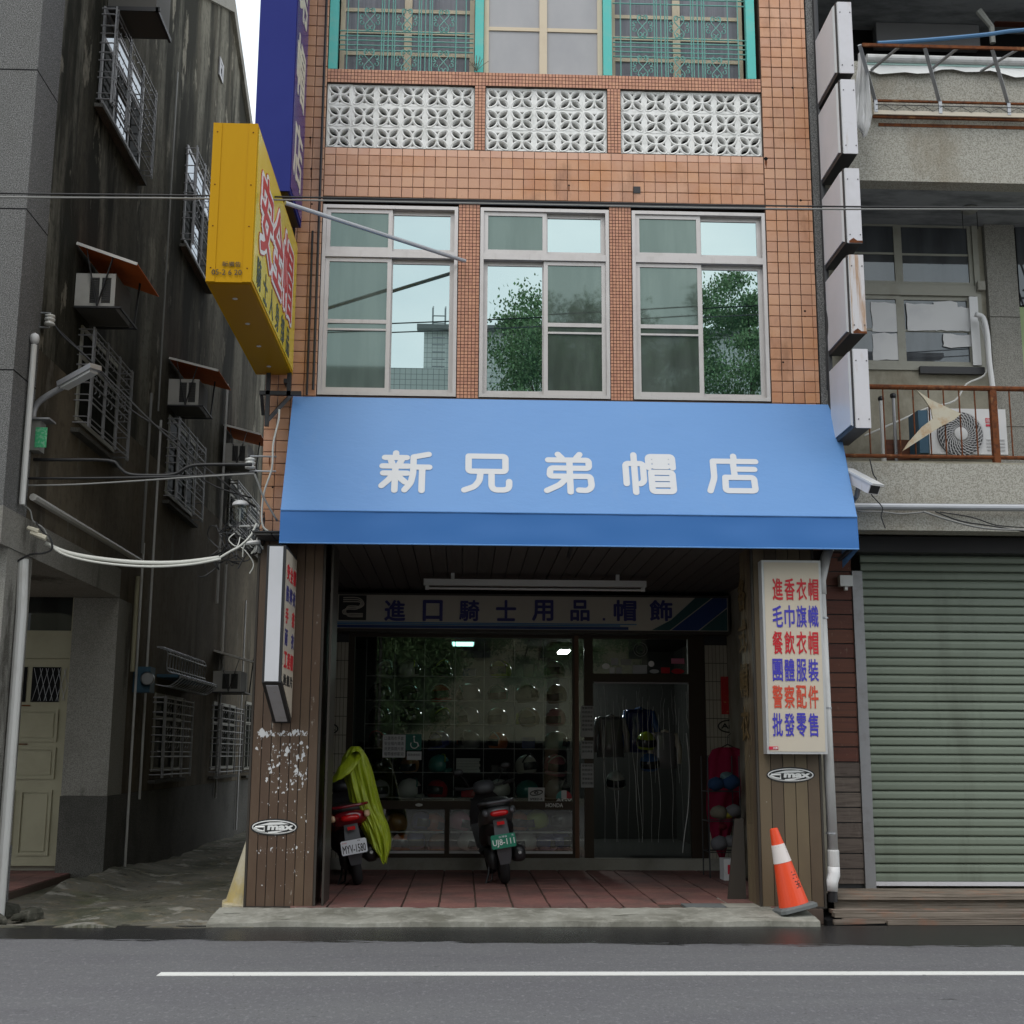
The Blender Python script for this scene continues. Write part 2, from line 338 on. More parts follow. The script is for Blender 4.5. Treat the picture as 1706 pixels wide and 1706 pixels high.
mat('red_ink', (.50, .025, .03), rough=.4); mat('dark_ink', (.05, .07, .06), rough=.4); mat('black_ink', (.02, .02, .02), rough=.5)
mat('white_ink', (.78, .78, .76), rough=.4)
mat('blue_panel', (.016, .024, .17), rough=.6, spec=.15, layers=[(1.2, .45, .7, (.02, .03, .19), .6)])
mat('purple_face', (.032, .022, .20), rough=.25, spec=.3, layers=[((.8, .8, .8), .48, .7, (.085, .035, .2), .7)])
mat('cream_letters', (.66, .62, .50), rough=.4)
mat('lamp_white', (.62, .62, .60), rough=.3)
mat('board_face', (.60, .53, .42), rough=.3, layers=[((1, 1, .9), .4, .7, (.52, .48, .42), .7)])
mat('board_frame', (.60, .60, .60), rough=.35, metal=.4)
mat('red_text', (.52, .018, .03), rough=.4); mat('orange_text', (.58, .07, .035), rough=.4); mat('blue_text', (.06, .05, .42), rough=.4)
mat('navy_text', (.035, .035, .17), rough=.4)
mat('sign_face', (.52, .49, .42), rough=.35, layers=[((1.2, 1.2, 1), .45, .7, (.44, .42, .37), .6)])
mat('sign_blue', (.05, .19, .40), rough=.35); mat('sign_navy', (.02, .05, .18), rough=.35); mat('sign_teal', (.03, .09, .10), rough=.35)
mat('shutter', (.172, .205, .158), rough=.42, metal=.1, layers=[((1, 1, 1), .45, .7, (.18, .215, .165), .7), ((2.2, 2.2, .35), .55, .68, (.105, .12, .09), .55, 7), (30, .66, .74, (.10, .11, .08), .5)])
mat('plank_red', (.115, .036, .020), rough=.7, var=.15, layers=[((2, 2, 30), .45, .7, (.05, .02, .014), .6), ((30, 30, 12), .62, .7, (.25, .18, .13), .5, 6)])
mat('plank_grey', (.14, .115, .10), rough=.8, var=.15, layers=[((3, 3, 40), .45, .7, (.05, .04, .035), .7), ((12, 12, 6), .55, .7, (.2, .17, .15), .5, 6)])
mat('plank_old', (.24, .20, .165), rough=.85, var=.2, layers=[((1.2, 6, 60), .42, .65, (.055, .045, .035), .85, 6), ((3, 3, 3), .55, .7, (.28, .14, .09), .6)], bump=((4, 20, 90), .6))
mat('orange', (.80, .075, .02), rough=.42, layers=[(9, .55, .75, (.62, .06, .03), .5)])
mat('cone_white', (.72, .66, .63), rough=.5, layers=[(20, .6, .7, (.4, .35, .33), .6)])
mat('fan_dark', (.07, .07, .075), rough=.6)
mat('rubber_grey', (.13, .14, .14), rough=.7)
mat('old_cone', (.50, .45, .33), rough=.6, layers=[((3, 3, 2), .5, .68, (.42, .30, .05), .7), (14, .55, .75, (.3, .27, .2), .6)])
mat('door_cream', (.37, .345, .235), rough=.6, layers=[(2, .45, .7, (.29, .27, .18), .6), ((14, 14, 3), .68, .74, (.25, .12, .03), .5)])
mat('orange_sheet', (.80, .17, .03), rough=.6, layers=[((4, 4, 4), .5, .75, (.55, .11, .02), .6)])
mat('grey_cream', (.30, .295, .25), rough=.6, layers=[(4, .5, .7, (.22, .21, .17), .6)])
mat('white_edge', (.70, .68, .64), rough=.6)
mat('ac_body', (.42, .41, .38), rough=.55, layers=[(5, .5, .75, (.28, .27, .24), .6)]); mat('ac_dark', (.09, .085, .075), rough=.7)
mat('louvre', (.05, .05, .05), rough=.6)
mat('green_sticker', (.04, .38, .16), rough=.6, layers=[(40, .5, .6, (.4, .55, .45), .4)])
mat('box_grey', (.21, .21, .19), rough=.5)
mat('meter_blue', (.035, .095, .15), rough=.5)
mat('cable_black', (.015, .015, .016), rough=.5); mat('cable_white', (.60, .60, .55), rough=.5); mat('cable_grey', (.22, .22, .21), rough=.5)
mat('porcelain', (.6, .6, .57), rough=.25)
mat('blue_hose', (.06, .17, .33), rough=.4)
mat('pale_rust', (.50, .45, .34), rough=.6, layers=[(7, .5, .68, (.40, .22, .09), .8), (3, .5, .7, (.52, .50, .42), .5)])
mat('ac_white', (.66, .66, .66), rough=.4); mat('ac_grille', (.5, .5, .5), rough=.4); mat('red_label', (.55, .02, .05), rough=.4)
mat('paper', (.62, .62, .62), rough=.7, layers=[(3, .5, .7, (.5, .5, .52), .5)])
mat('green_paint', (.32, .42, .20), rough=.5)
mat('asphalt', (.140, .140, .144), rough=.8, layers=[((.35, 1.1, 1), .45, .6, (.128, .126, .133), .7, 3), ((.9, 2.5, 1), .42, .7, (.120, .118, .126), .8, 7), (60, .55, .72, (.27, .27, .27), .5, 2), ((30, 14, 1), .56, .7, (.24, .24, .25), .55, 2), (38, .62, .68, (.04, .04, .04), .7, 3), ((2.2, 8, 1), .66, .70, (.05, .05, .05), .8, 7), ((14, 14, 1), .5, .8, (.11, .11, .115), .6, 5)], bump=(120, .5, .006))
mat('road_paint', (.74, .74, .71), rough=.6, layers=[((25, 60, 1), .60, .66, (.22, .22, .22), .75, 7), (60, .62, .75, (.4, .4, .4), .5, 3), (3, .5, .8, (.64, .64, .6), .5)])
mat('tyre', (.018, .018, .02), rough=.7); mat('black_plastic', (.016, .016, .018), rough=.4); mat('grey_plastic', (.085, .087, .095), rough=.4)
mat('scooter_red', (.16, .006, .012), rough=.22, coat=.6); mat('scooter_grey', (.07, .072, .075), rough=.3, coat=.3)
mat('tail_red', (.55, .008, .01), rough=.15); mat('chrome', (.6, .6, .6), rough=.2, metal=.9); mat('amber', (.6, .4, .25), rough=.2)
mat('seat_vinyl', (.015, .015, .016), rough=.5)
mat('plate_white', (.74, .76, .80), rough=.4); mat('plate_green', (.015, .20, .12), rough=.4)
mat('rain_yellow', (.34, .42, .016), rough=.34, layers=[(5, .45, .7, (.25, .33, .012), .7)], bump=((16, 16, 6), .9, .02))
mat('fuchsia', (.21, .010, .038), rough=.8, layers=[((9, 9, 1.5), .45, .65, (.19, .008, .035), .7)])
mat('red_paper', (.42, .012, .015), rough=.6, layers=[(26, .62, .68, (.5, .3, .1), .6)])
mat('plush', (.1, .1, .1), rough=.95)
mat('gold_paint', (.10, .062, .02), rough=.6)
for _k, _c in dict(blue=(.02, .045, .10), mint=(.08, .13, .14), cream=(.14, .13, .10), silver=(.12, .12, .125), lime=(.22, .2, .03), grey=(.12, .12, .13), navy=(.02, .025, .1), red=(.09, .01, .015)).items(): mat('plush_'+_k, _c, rough=.95)
mat('dark_green_leaf', (.15, .25, .10), rough=.55, var=.4); mat('bark', (.1, .075, .05), rough=.9)
mat('white_tile_wall', (.60, .62, .60), rough=.5, grid=(.16, .09, (.22, .24, .25)), layers=[((.7, .7, .7), .4, .7, (.45, .48, .46), .6)])
mat('beige_wall', (.66, .64, .46), rough=.8)
mat('roof_grey', (.2, .2, .2), rough=.8)
mat('lit_tube', (.9, 1, .97), rough=.3, emit=40.0)
mat('lit_teal', (.45, .95, .85), rough=.3, emit=1.7)
mat('notice', (.40, .41, .42), rough=.6); mat('green_sign', (.015, .13, .10), rough=.5)
# ---------------------------------------------------------------- ground
def road_material():
    m = MATS['asphalt']; n = m.node_tree; L = n.links; bs = n.nodes['Principled BSDF']
    geo = n.nodes.new('ShaderNodeNewGeometry'); sx = n.nodes.new('ShaderNodeSeparateXYZ'); L.new(geo.outputs['Position'], sx.inputs[0])
    mp = n.nodes.new('ShaderNodeMapping'); mp.inputs['Scale'].default_value = (2.2, 9, 1); L.new(geo.outputs['Position'], mp.inputs[0])
    t = n.nodes.new('ShaderNodeTexNoise'); t.inputs['Scale'].default_value = 1; t.inputs['Detail'].default_value = 8; t.inputs['Roughness'].default_value = .75; L.new(mp.outputs[0], t.inputs[0])
    a = n.nodes.new('ShaderNodeMath'); a.operation = 'MULTIPLY_ADD'; L.new(t.outputs[0], a.inputs[0]); a.inputs[1].default_value = .75; L.new(sx.outputs[1], a.inputs[2])
    # the wet margin widens gently to the right
    a2 = n.nodes.new('ShaderNodeMath'); a2.operation = 'MULTIPLY_ADD'; L.new(sx.outputs[0], a2.inputs[0]); a2.inputs[1].default_value = .055; L.new(a.outputs[0], a2.inputs[2])
    r = n.nodes.new('ShaderNodeMapRange'); r.inputs[1].default_value = 10.93; r.inputs[2].default_value = 10.98; L.new(a2.outputs[0], r.inputs[0])
    lk = bs.inputs['Base Color'].links[0].from_socket
    mx = n.nodes.new('ShaderNodeMix'); mx.data_type = 'RGBA'; mx.blend_type = 'MULTIPLY'; mx.inputs[7].default_value = (.15, .15, .15, 1)
    L.new(r.outputs[0], mx.inputs[0]); L.new(lk, mx.inputs[6]); L.new(mx.outputs[2], bs.inputs['Base Color'])
    r2 = n.nodes.new('ShaderNodeMapRange'); r2.inputs[3].default_value = .8; r2.inputs[4].default_value = .22; L.new(r.outputs[0], r2.inputs[0]); L.new(r2.outputs[0], bs.inputs['Roughness'])
road_material()
def struct(o): o['kind'] = 'structure'; return o
struct(MB().box(-60, 60, -60, 90, -.30, -.06).build('ground', 'concrete'))
struct(MB().box(-60, 60, -5.5, 11.6, -.059, 0).build('road', 'asphalt'))
struct(MB().box(-60, 60, -9.0, -5.5, -.059, .12).build('pavement', 'concrete'))
struct(MB().box(-2.0, 14, 9.03, 9.165, .001, .005).build('road_marking', 'road_paint'))
def rough_sheet(name, m, outline_y0, x0, x1, y1, zf, nx, ny, thick=.15, edge=None):
    """uneven slab: grid between a wavy front edge and y1, height from zf(x,y)"""
    mb = MB(); top = []
    for j in range(ny+1):
        row = []
        for i in range(nx+1):
            x = x0+(x1-x0)*i/nx; yf = outline_y0(x); y = yf+(y1-yf)*j/ny; row.append((x, y, zf(x, y)))
        top.append(row)
    b = 0
    for row in top: mb.v += row
    for j in range(ny):
        for i in range(nx):
            a = j*(nx+1)+i; mb.f.append((a, a+1, a+nx+2, a+nx+1))
    # front skirt
    k = len(mb.v)
    for p in top[0]: mb.v.append((p[0], p[1]-.012, -.06))
    for i in range(nx): mb.f.append((k+i, k+i+1, i+1, i))
    return mb.build(name, m)
from mathutils import noise as NZ
def nzv(x, y, s=1, z=0): return NZ.noise(Vector((x*s, y*s, z)))
def alley_z(x, y):
    base = .015+.05*nzv(x, y, .9)+.035*nzv(x, y, 2.7, 3)+.012*nzv(x, y, 8, 5)
    if x < -4.15 and 12.2 < y < 15.9: return .02
    if x < -3.6: base += min(.14, (-3.6-x)*.22)*max(0, min(1, (y-11.9)/2))*max(0, min(1, (17.5-y)/1.5))
    base += .03*max(0, 1-abs(y-12.3)/.5)
    return base
struct(rough_sheet('alley_ground', 'alley', lambda x: 11.46+.05*nzv(x, 0, 2.4, 9), -9, -1.75, 42, alley_z, 90, 220))
def curb_z(x, y):
    t = (y-11.5)/.62; f = max(0, min(1, t))
    return .03+.065*f**.6+.008*nzv(x, y, 5)+.006*nzv(x, y, 14)
struct(rough_sheet('kerb', 'concrete', lambda x: 11.50+.045*(x+2)/5+.03*nzv(x, 3, 1.7, 2), -2.15, 3.12, 12.10, curb_z, 110, 8))
struct(MB().box(-1.95, 3.30, 12.09, 15.97, -.05, .082).build('arcade_floor', 'paver_joint'))
af = bpy.data.objects['arcade_floor']
pm = MB().box(-.158, .158, -.158, .158, 0, .016).mesh('paver', 'paver')
for i in range(15):
    for j in range(12):
        x = -1.70+i*.335+random.uniform(-.003, .003); y = 12.27+j*.325
        if x > 3.2 or (i >= 11 and j == 0 and i < 14): continue
        if x < -1.4 and y < 12.5: continue
        piece('paver', pm, (x, y, .0825+random.uniform(0, .003)), af, rot=(random.uniform(-.006, .006), random.uniform(-.006, .006), random.uniform(-.006, .006)))
MB().box(2.05, 2.42, 12.12, 12.40, .083, .101).build('drain_cover', 'rubber_grey', af)
MB().box(2.43, 3.1, 12.12, 12.9, .083, .098).build('concrete_patch', 'step_concrete', af)
# step in front of the shop
st = struct(MB().box(-1.62, 3.16, 15.90, 16.02, .083, .235).build('doorstep', 'step_concrete'))
# ================================================================= TILED SHOP BUILDING
FY = 12.3
tb = thing('tiled_building', 'narrow orange-tiled shop building with white breeze blocks in the middle', 'building', (.78, 12.3, 0))
XL0, XW0, XW1, XR1 = -1.97, -1.47, 3.03, 3.52
wallmb = MB()
wallmb.box(XL0, XW0, FY, 12.72, 3.46, 10.9).box(XW1, XR1, FY, 12.72, 3.30, 10.9)
wallmb.box(XW0, XW1, FY, 12.72, 6.975, 7.53).box(XW0, XW1, FY+.002, 12.4, 8.245, 8.395).box(XW0, XW1, FY, 12.72, 10.3, 10.9)
wallmb.box(XW0, XW1, FY+.002, 12.72, 3.5, 4.905)
wallmb.box(.05, .16, FY+.003, 12.4, 7.531, 8.244).box(1.42, 1.56, FY+.003, 12.4, 7.531, 8.244)
wallmb.box(-.10, .117, FY+.02, 12.6, 4.906, 6.974).box(1.43, 1.655, FY+.02, 12.6, 4.906, 6.974)
wallmb.build('wall', 'grout', tb)
MB().box(XL0+.01, XR1-.01, 12.73, 24, 3.47, 10.9).box(-1.99, -1.63, 12.76, 24, -.05, 3.46).box(3.27, 3.54, 12.74, 24, -.05, 3.46).box(-1.62, 3.26, 20, 20.2, -.05, 3.46).build('side_wall', 'stained_render', tb)
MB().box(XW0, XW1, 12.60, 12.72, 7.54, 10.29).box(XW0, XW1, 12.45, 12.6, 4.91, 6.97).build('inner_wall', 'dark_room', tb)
MB().box(XL0-.05, XR1+.05, 12.2, 24, 10.9, 11.1).build('roof', 'stained_render', tb)
# big tiles ------------------------------------------------------
PT = .1135; TS = .1080
tm = MB(); h = TS/2
# shallow pillow tile: front face slightly chamfered
tm.v = [(-h, 0, -h), (h, 0, -h), (h, 0, h), (-h, 0, h), (-h, -.006, -h), (h, -.006, -h), (h, -.006, h), (-h, -.006, h), (-h+.005, -.0095, -h+.005), (h-.005, -.0095, -h+.005), (h-.005, -.0095, h-.005), (-h+.005, -.0095, h-.005)]
tm.f = [(8, 9, 10, 11), (4, 5, 9, 8), (5, 6, 10, 9), (6, 7, 11, 10), (7, 4, 8, 11), (0, 1, 5, 4), (1, 2, 6, 5), (2, 3, 7, 6), (3, 0, 4, 7)]
tile_me = tm.mesh('tile', 'tile'); tile_pale = tm.mesh('tile', 'tile_pale')
tiles = []
nb = round((XW1-XW0)/PT)
for r in range(5):   # band between the windows and the breeze blocks; the top row is a half-height one
    for k in range(nb):
        x = XW0+(k+.5)*(XW1-XW0)/nb
        if r < 4: tiles.append((x, 6.985+PT*(r+.5)+.004, 1, 1, 0))
        else: tiles.append((x, 6.985+PT*4+.042, 1, .70, 1))
pw = (XR1-XW1)/4.4
for r in range(62):
    z = 3.42+PT*(r+.5)
    if z > 10.85: break
    for k in range(5):
        wk = 1 if k < 4 else .36
        x = XW1+.004+pw*(k+.5) if k < 4 else XW1+pw*4+.022
        tiles.append((x, z, wk*.96, 1, 1 if z > 7.6 else 0))
    if z > 3.5:
        for k in range(4):
            tiles.append((XL0+.062+k*.1245, z, 1.1, 1, 0))
vis = [t for t in tiles if t[1] > 6.9 and t[1] < 7.55 and XW0 < t[0] < XW1]
vis += [t for t in tiles if t[0] > XW1 and 4.86 < t[1] < 9.35][:300-len(vis)]
vs = set(id(t) for t in vis); rest = MB()
for t in tiles:
    x, z, sx, sz, pale = t
    j = (random.uniform(-.001, .001), random.uniform(-.0015, 0), random.uniform(-.001, .001))
    if id(t) in vs:
        piece('tile', tile_pale if pale else tile_me, (x+j[0], FY-.0005+j[1], z+j[2]), tb, scale=(sx, 1, sz))
    else:
        b = len(rest.v); rest.v += [(x+v[0]*sx+j[0], FY-.0005+v[1]+j[1], z+v[2]*sz+j[2]) for v in tm.v]; rest.f += [tuple(b+i for i in f) for f in tm.f]
rest.build('wall_tiles', 'tile', tb, kind='stuff')
# mosaic ------------------------------------------------------
mo = MB()
def mosaic(x0, x1, z0, z1, y, pitch=.0345):
    nx = max(1, round((x1-x0)/pitch)); nz_ = max(1, round((z1-z0)/pitch)); px = (x1-x0)/nx; pz = (z1-z0)/nz_
    for i in range(nx):
        for j in range(nz_):
            a, b, c, d = x0+i*px+.003, x0+(i+1)*px-.003, z0+j*pz+.003, z0+(j+1)*pz-.003
            k = len(mo.v); yy = y-.004-random.uniform(0, .001)
            mo.v += [(a, y, c), (b, y, c), (b, y, d), (a, y, d), (a, yy, c), (b, yy, c), (b, yy, d), (a, yy, d)]
            mo.f += [tuple(k+q for q in f) for f in ((4, 5, 6, 7), (0, 1, 5, 4), (1, 2, 6, 5), (2, 3, 7, 6), (3, 0, 4, 7))]
mosaic(XW0, XW1, 8.245, 8.395, FY+.001)
mosaic(.05, .16, 7.531, 8.244, FY+.002); mosaic(1.42, 1.56, 7.531, 8.244, FY+.002)
mosaic(-.10, .117, 4.906, 6.974, FY+.019); mosaic(1.43, 1.655, 4.906, 6.974, FY+.019)
mo.build('mosaic_tiles', 'mosaic', tb, kind='stuff')
# breeze blocks ------------------------------------------------------
def breeze_mesh():
    cu = bpy.data.curves.new('bb', 'CURVE'); cu.dimensions = '2D'; cu.fill_mode = 'BOTH'; cu.extrude = .04; cu.bevel_depth = .004; cu.bevel_resolution = 0
    def loop(pts):
        s = cu.splines.new('POLY'); s.points.add(len(pts)-1)
        for i, p in enumerate(pts): s.points[i].co = (p[0], p[1], 0, 1)
        s.use_cyclic_u = True
    H = .123
    loop([(-H, -H*.935), (H, -H*.935), (H, H*.935), (-H, H*.935)])
    for q in range(4):   # four pointed petal holes on the diagonals
        a = math.pi/4+q*math.pi/2; ca, sa = math.cos(a), math.sin(a); pts = []
        L0, L1, wd = .016, .140, .029
        for k in range(13):
            t = k/12; u = L0+(L1-L0)*t; vv = wd*math.sin(math.pi*t)**.7
            pts.append((u, vv))
        for k in range(11, 0, -1):
            t = k/12; u = L0+(L1-L0)*t; vv = -wd*math.sin(math.pi*t)**.7; pts.append((u, vv))
        loop([(u*ca-v*sa, (u*sa+v*ca)*.935) for u, v in pts])
    for q in range(4):   # four small triangular holes at the middles of the sides
        a = q*math.pi/2; ca, sa = math.cos(a), math.sin(a)
        tri = [(.056, 0), (.096, .026), (.096, -.026)]
        loop([(u*ca-v*sa, (u*sa+v*ca)*.935) for u, v in tri])
    o = bpy.data.objects.new('bb', cu); C.objects.link(o); dg = bpy.context.evaluated_depsgraph_get(); dg.update()
    me = bpy.data.meshes.new_from_object(o.evaluated_get(dg)); bpy.data.objects.remove(o)
    me.transform(Matrix.Rotation(R(90), 4, 'X'))
    # raised ring cords that cross the face, and a centre boss
    mb = MB(); mb.v = [tuple(v.co) for v in me.vertices]; mb.f = [tuple(p.vertices) for p in me.polygons]
    for q in range(4):
        a = math.pi/4+q*math.pi/2; ca, sa = math.cos(a), math.sin(a); pts = []
        for k in range(17):
            t = 2*math.pi*k/16; u = .078+.070*math.cos(t); v = .038*math.sin(t)
            pts.append(((u*ca-v*sa), -.044, (u*sa+v*ca)*.935))
        mb.tube(pts[:-1], .0065, 5, closed=True)
    mb.lathe([(.001, -.050), (.012, -.048), (.012, -.04)], n=8, axis='y')
    return mb.mesh('breeze_block', 'breeze')
bb = breeze_mesh()
for (x0, x1, n) in ((XW0+.005, .045, 6), (.165, 1.415, 5), (1.565, XW1-.003, 6)):
    for k in range(n):
        for r in range(3):
            piece('breeze_block', bb, (x0+(k+.5)*(x1-x0)/n, FY+.075+random.uniform(-.003, .003), 7.535+.236*(r+.5)), tb, scale=((x1-x0)/n/.2475, 1, 1))
# aluminium windows, first upper floor ------------------------------------------------------
def alu_window(x0, x1, z0, z1, zm, panes, b):
    """panes: (u0,u1,v0,v1,kind,rail) as fractions in the lower/upper halves"""
    W = MB(); y0 = FY-.005; t = .035
    W.box(x0, x1, y0, y0+.10, z1-t, z1); W.box(x0, x1, y0, y0+.10, z0, z0+t)
    W.box(x0, x0+t, y0, y0+.10, z0+t, z1-t); W.box(x1-t, x1, y0, y0+.10, z0+t, z1-t)
    W.box(x0+t, x1-t, y0-.004, y0+.09, zm-.03, zm+.035)
    fr = W.build('window', 'alu', b)
    for (a0, a1, c0, c1, kind, depth, rail) in panes:
        s = MB(); q = .042; yy = FY+depth
        s.box(a0, a0+q, yy, yy+.03, c0, c1).box(a1-q, a1, yy, yy+.03, c0, c1).box(a0+q, a1-q, yy, yy+.03, c0, c0+q*1.1).box(a0+q, a1-q, yy, yy+.03, c1-q, c1)
        if rail: s.box(a0+q, a1-q, yy+.001, yy+.028, rail-.02, rail+.02).box(a0+q, a1-q, yy-.004, yy+.012, rail-.095, rail-.075)
        s.build('sash', 'alu', fr)
        MB().box(a0+q-.004, a1-q+.004, yy+.012, yy+.017, c0+q-.004, c1-q+.004).build('pane', kind, fr)
    return fr
def winset(x0, x1, leftbright):
    zm, z0, z1 = 6.38, 4.915, 6.905; xm = (x0+x1)/2
    k1, k2 = ('teal_mirror', 'screen_glass') if leftbright else ('screen_glass', 'teal_mirror')
    d1, d2 = (.055, .015) if leftbright else (.015, .055)
    r1, r2 = (None, 5.68) if leftbright else (5.68, None)
    alu_window(x0, x1, z0, z1, zm, [
        (x0+.036, xm+.02, zm+.037, z1-.036, 'screen_glass', .016, None), (xm-.01, x1-.036, zm+.037, z1-.036, 'teal_mirror', .055, None),
        (x0+.036, xm+.02, z0+.036, zm-.032, k1, d1, r1), (xm-.01, x1-.036, z0+.036, zm-.032, k2, d2, r2)], tb)
winset(-1.465, -.105, False); winset(.122, 1.425, True); winset(1.66, 3.025, False)
# top floor: teal posts, cream casements, ornamental grilles ------------------------------------------------------
zt0, zt1 = 8.397, 9.96
for x in (-1.42, .09, 1.43, 2.94):
    MB().box(x-.045, x+.045, FY+.0, FY+.08, zt0, zt1).build('window_post', 'teal_paint', tb)
def casement(x0, x1, cols, rows, glass, y=FY+.10):
    f = MB(); t = .05
    f.box(x0, x0+t, y, y+.05, zt0, zt1).box(x1-t, x1, y, y+.05, zt0, zt1).box(x0+t, x1-t, y, y+.05, zt0, zt0+.012)
    for c in cols: f.box(c-.04, c+.04, y-.003, y+.047, zt0+.012, zt1)
    edges = [x0+t]+list(cols)+[x1-t]
    for i in range(len(edges)-1):
        a = edges[i]+(.04 if i else 0); b = edges[i+1]-(.04 if i < len(edges)-2 else 0)
        for r in rows: f.box(a, b, y+.006, y+.044, r-.02, r+.02)
    fr = f.build('window', 'cream_paint', tb)
    for i in range(len(edges)-1):
        a = edges[i]; b = edges[i+1]; zz = [zt0]+list(rows)+[zt1]
        for j in range(len(zz)-1):
            MB().box(a, b, y+.02, y+.025, zz[j]+.002, zz[j+1]-.002).build('pane', glass, fr)
casement(-1.37, .04, (-.66,), (8.68, 8.93, 9.18, 9.5), 'curtain', FY+.17)
casement(1.48, 2.89, (2.185,), (8.68, 8.93, 9.18, 9.5), 'curtain', FY+.17)
casement(.14, 1.38, (.76,), (8.93, 9.45), 'frosted', FY+.05)
def scroll_mesh():
    mb = MB(); r = .0062
    def spiral(cx, cz, r0, a0, turns, sgn):
        return [(cx+r0*(1-.62*t/10)*math.cos(a0+sgn*turns*t/10*2*math.pi), 0, cz+r0*(1-.62*t/10)*math.sin(a0+sgn*turns*t/10*2*math.pi)) for t in range(11)]
    for sx in (-1, 1):
        for sz in (-1, 1):
            mb.tube([(0, 0, 0), (sx*.045, 0, sz*.055)], r, 4)
            mb.tube(spiral(sx*.030, sz*.100, .030, math.pi/2-sx*math.pi/2+math.pi*.5*sx, .95, -sx*sz), r, 4)
            mb.tube(spiral(sx*.078, sz*.040, .028, -sz*math.pi/2, .9, sx*sz), r, 4)
            mb.tube([(sx*.045, 0, sz*.055), (sx*.052, 0, sz*.085), (sx*.03, 0, sz*.13), (0, 0, sz*.112)], r, 4)
        mb.tube([(sx*.075, 0, .008), (sx*.11, 0, 0)], r, 4)
    return mb.mesh('scroll', 'teal_iron')
sc_me = scroll_mesh()
def grille(x0, x1):
    y = FY+.03; g = MB(); ce = [x0+(x1-x0)*f for f in (.21, .5, .79)]
    hs = (8.63, 8.685, 8.74, 8.79, 8.845, 9.24, 9.30, 9.36)
    vs_ = []
    for c in ce: vs_ += [c-.125, c+.125]
    vs_ += [(ce[0]+ce[1])/2, (ce[1]+ce[2])/2, (ce[0]+ce[1])/2-.045, (ce[0]+ce[1])/2+.045, (ce[1]+ce[2])/2-.045, (ce[1]+ce[2])/2+.045, x0+.05, x1-.05]
    for z in hs: g.tube([(x0-.03, y, z), (x1+.03, y, z)], .008, 5)
    for x in vs_: g.tube([(x, y-.008, zt0), (x, y-.008, zt1)], .0065, 5)
    for z in hs[:5]:
        for x in vs_:
            g.ell((x, y-.004, z), (.017, .008, .014), 6, 4)
    gr = g.build('grille', 'teal_iron', tb)
    for z in (8.515, 8.98):
        for c in ce: piece('scroll', sc_me, (c, y-.004, z), gr)
grille(-1.33, 0.0); grille(1.52, 2.86)
# dry twig on the ledge of the left grille
tw = MB()
for k in range(16):
    a = random.uniform(-1.2, 1.2); L = random.uniform(.05, .16)
    tw.tube(smooth_path([(.06, 12.29, 8.40), (.06+math.sin(a)*L*.5, 12.26, 8.43+.02), (.06+math.sin(a)*L, 12.24, 8.40+abs(math.cos(a))*L)], 3), .003, 4)
tag(tw.build('dry_twigs', 'plank_old'), 'small clump of dry twigs lodged at the foot of the teal window post', 'plant')
MB().box(1.68, 1.75, FY-.02, FY-.009, 7.09, 7.16).build('bolt_plate', 'dark_metal', tb)
for hx, hz, hr in ((3.055, 7.50, .028), (3.36, 8.30, .016), (3.40, 7.05, .018), (3.40, 5.86, .016), (3.16, 5.32, .014), (1.02, 7.16, .014), (-1.62, 7.62, .016), (-1.60, 7.28, .016), (-1.58, 6.9, .014), (-1.90, 4.28, .016), (-1.86, 3.98, .014)):
    hr *= .72
    MB().lathe([(hr*.2, -.0125), (hr, -.0115), (hr*.9, -.0095)], c=(hx, FY, hz), n=9, axis='y').build('drill_hole', 'dark_room', tb)
    MB().prism([(hx-hr*.5, hz-.01), (hx-hr*.7, hz-.05), (hx+.002, hz-.11), (hx+hr*.6, hz-.04), (hx+hr*.5, hz-.01)], 'y', FY-.0108, FY-.0098).build('rust_run', 'rust', tb)
# metal drip edge under the tile band
MB().box(XW0, XW1, FY-.012, FY+.05, 6.955, 6.972).build('drip_edge', 'dark_metal', tb)
# ---------------------------------------------------------------- arcade: soffit, posts, party walls
sof = MB().box(-1.96, 3.51, 11.80, 15.95, 3.455, 3.47).build('soffit', 'dark_metal', tb)
sm_ = MB().box(-.075, .075, 0, 4.1, 0, .02).mesh('soffit_board', 'soffit')
for i in range(34): piece('soffit_board', sm_, (-1.86+i*.16, 11.82, 3.432), sof)
def post(x0, x1, label, boards, mname, off):
    p = thing('clad_post', label, 'post', ((x0+x1)/2, 12.3, 0))
    MB().box(x0+.012, x1-.012, 12.165, 12.72, .08, 3.43).build('core', 'dark_metal', p)
    n = boards; wdt = (x1-x0-.03)/n
    bm_ = MB().box(-wdt/2+.0035, wdt/2-.0035, -.014, 0, 0, 3.335).mesh('board', mname)
    for i in range(n): piece('board', bm_, (x0+.015+(i+.5)*wdt, 12.164, .095), p)
    sidex = x1-.010 if off > 0 else x0+.010
    bs_ = MB().box(-.012, 0, -.075, .075, 0, 3.335).mesh('board', mname)
    for i in range(3): piece('board', bs_, ((sidex+.012) if off > 0 else sidex, 12.26+i*.16, .095), p)
    MB().box(x0-.006, x0+.014, 12.145, 12.19, .085, 3.43).box(x1-.014, x1+.006, 12.145, 12.19, .085, 3.43).box(x0, x1, 12.148, 12.163, .083, .10).build('corner_trim', 'brown_trim', p)
    return p
pl = post(-1.945, -1.315, 'brown board-clad arcade post with peeled sticker marks, left of the shop', 7, 'brown_panel', 1)
MB().box(-1.255, -1.235, 12.16, 12.20, .085, 3.43).box(-1.25, -1.24, 12.18, 12.72, .085, 3.43).build('steel_angle', 'brown_trim', pl)
pr_ = post(2.745, 3.345, 'brown board-clad arcade post below the price board, right of the shop', 5, 'brown_panel_plain', -1)
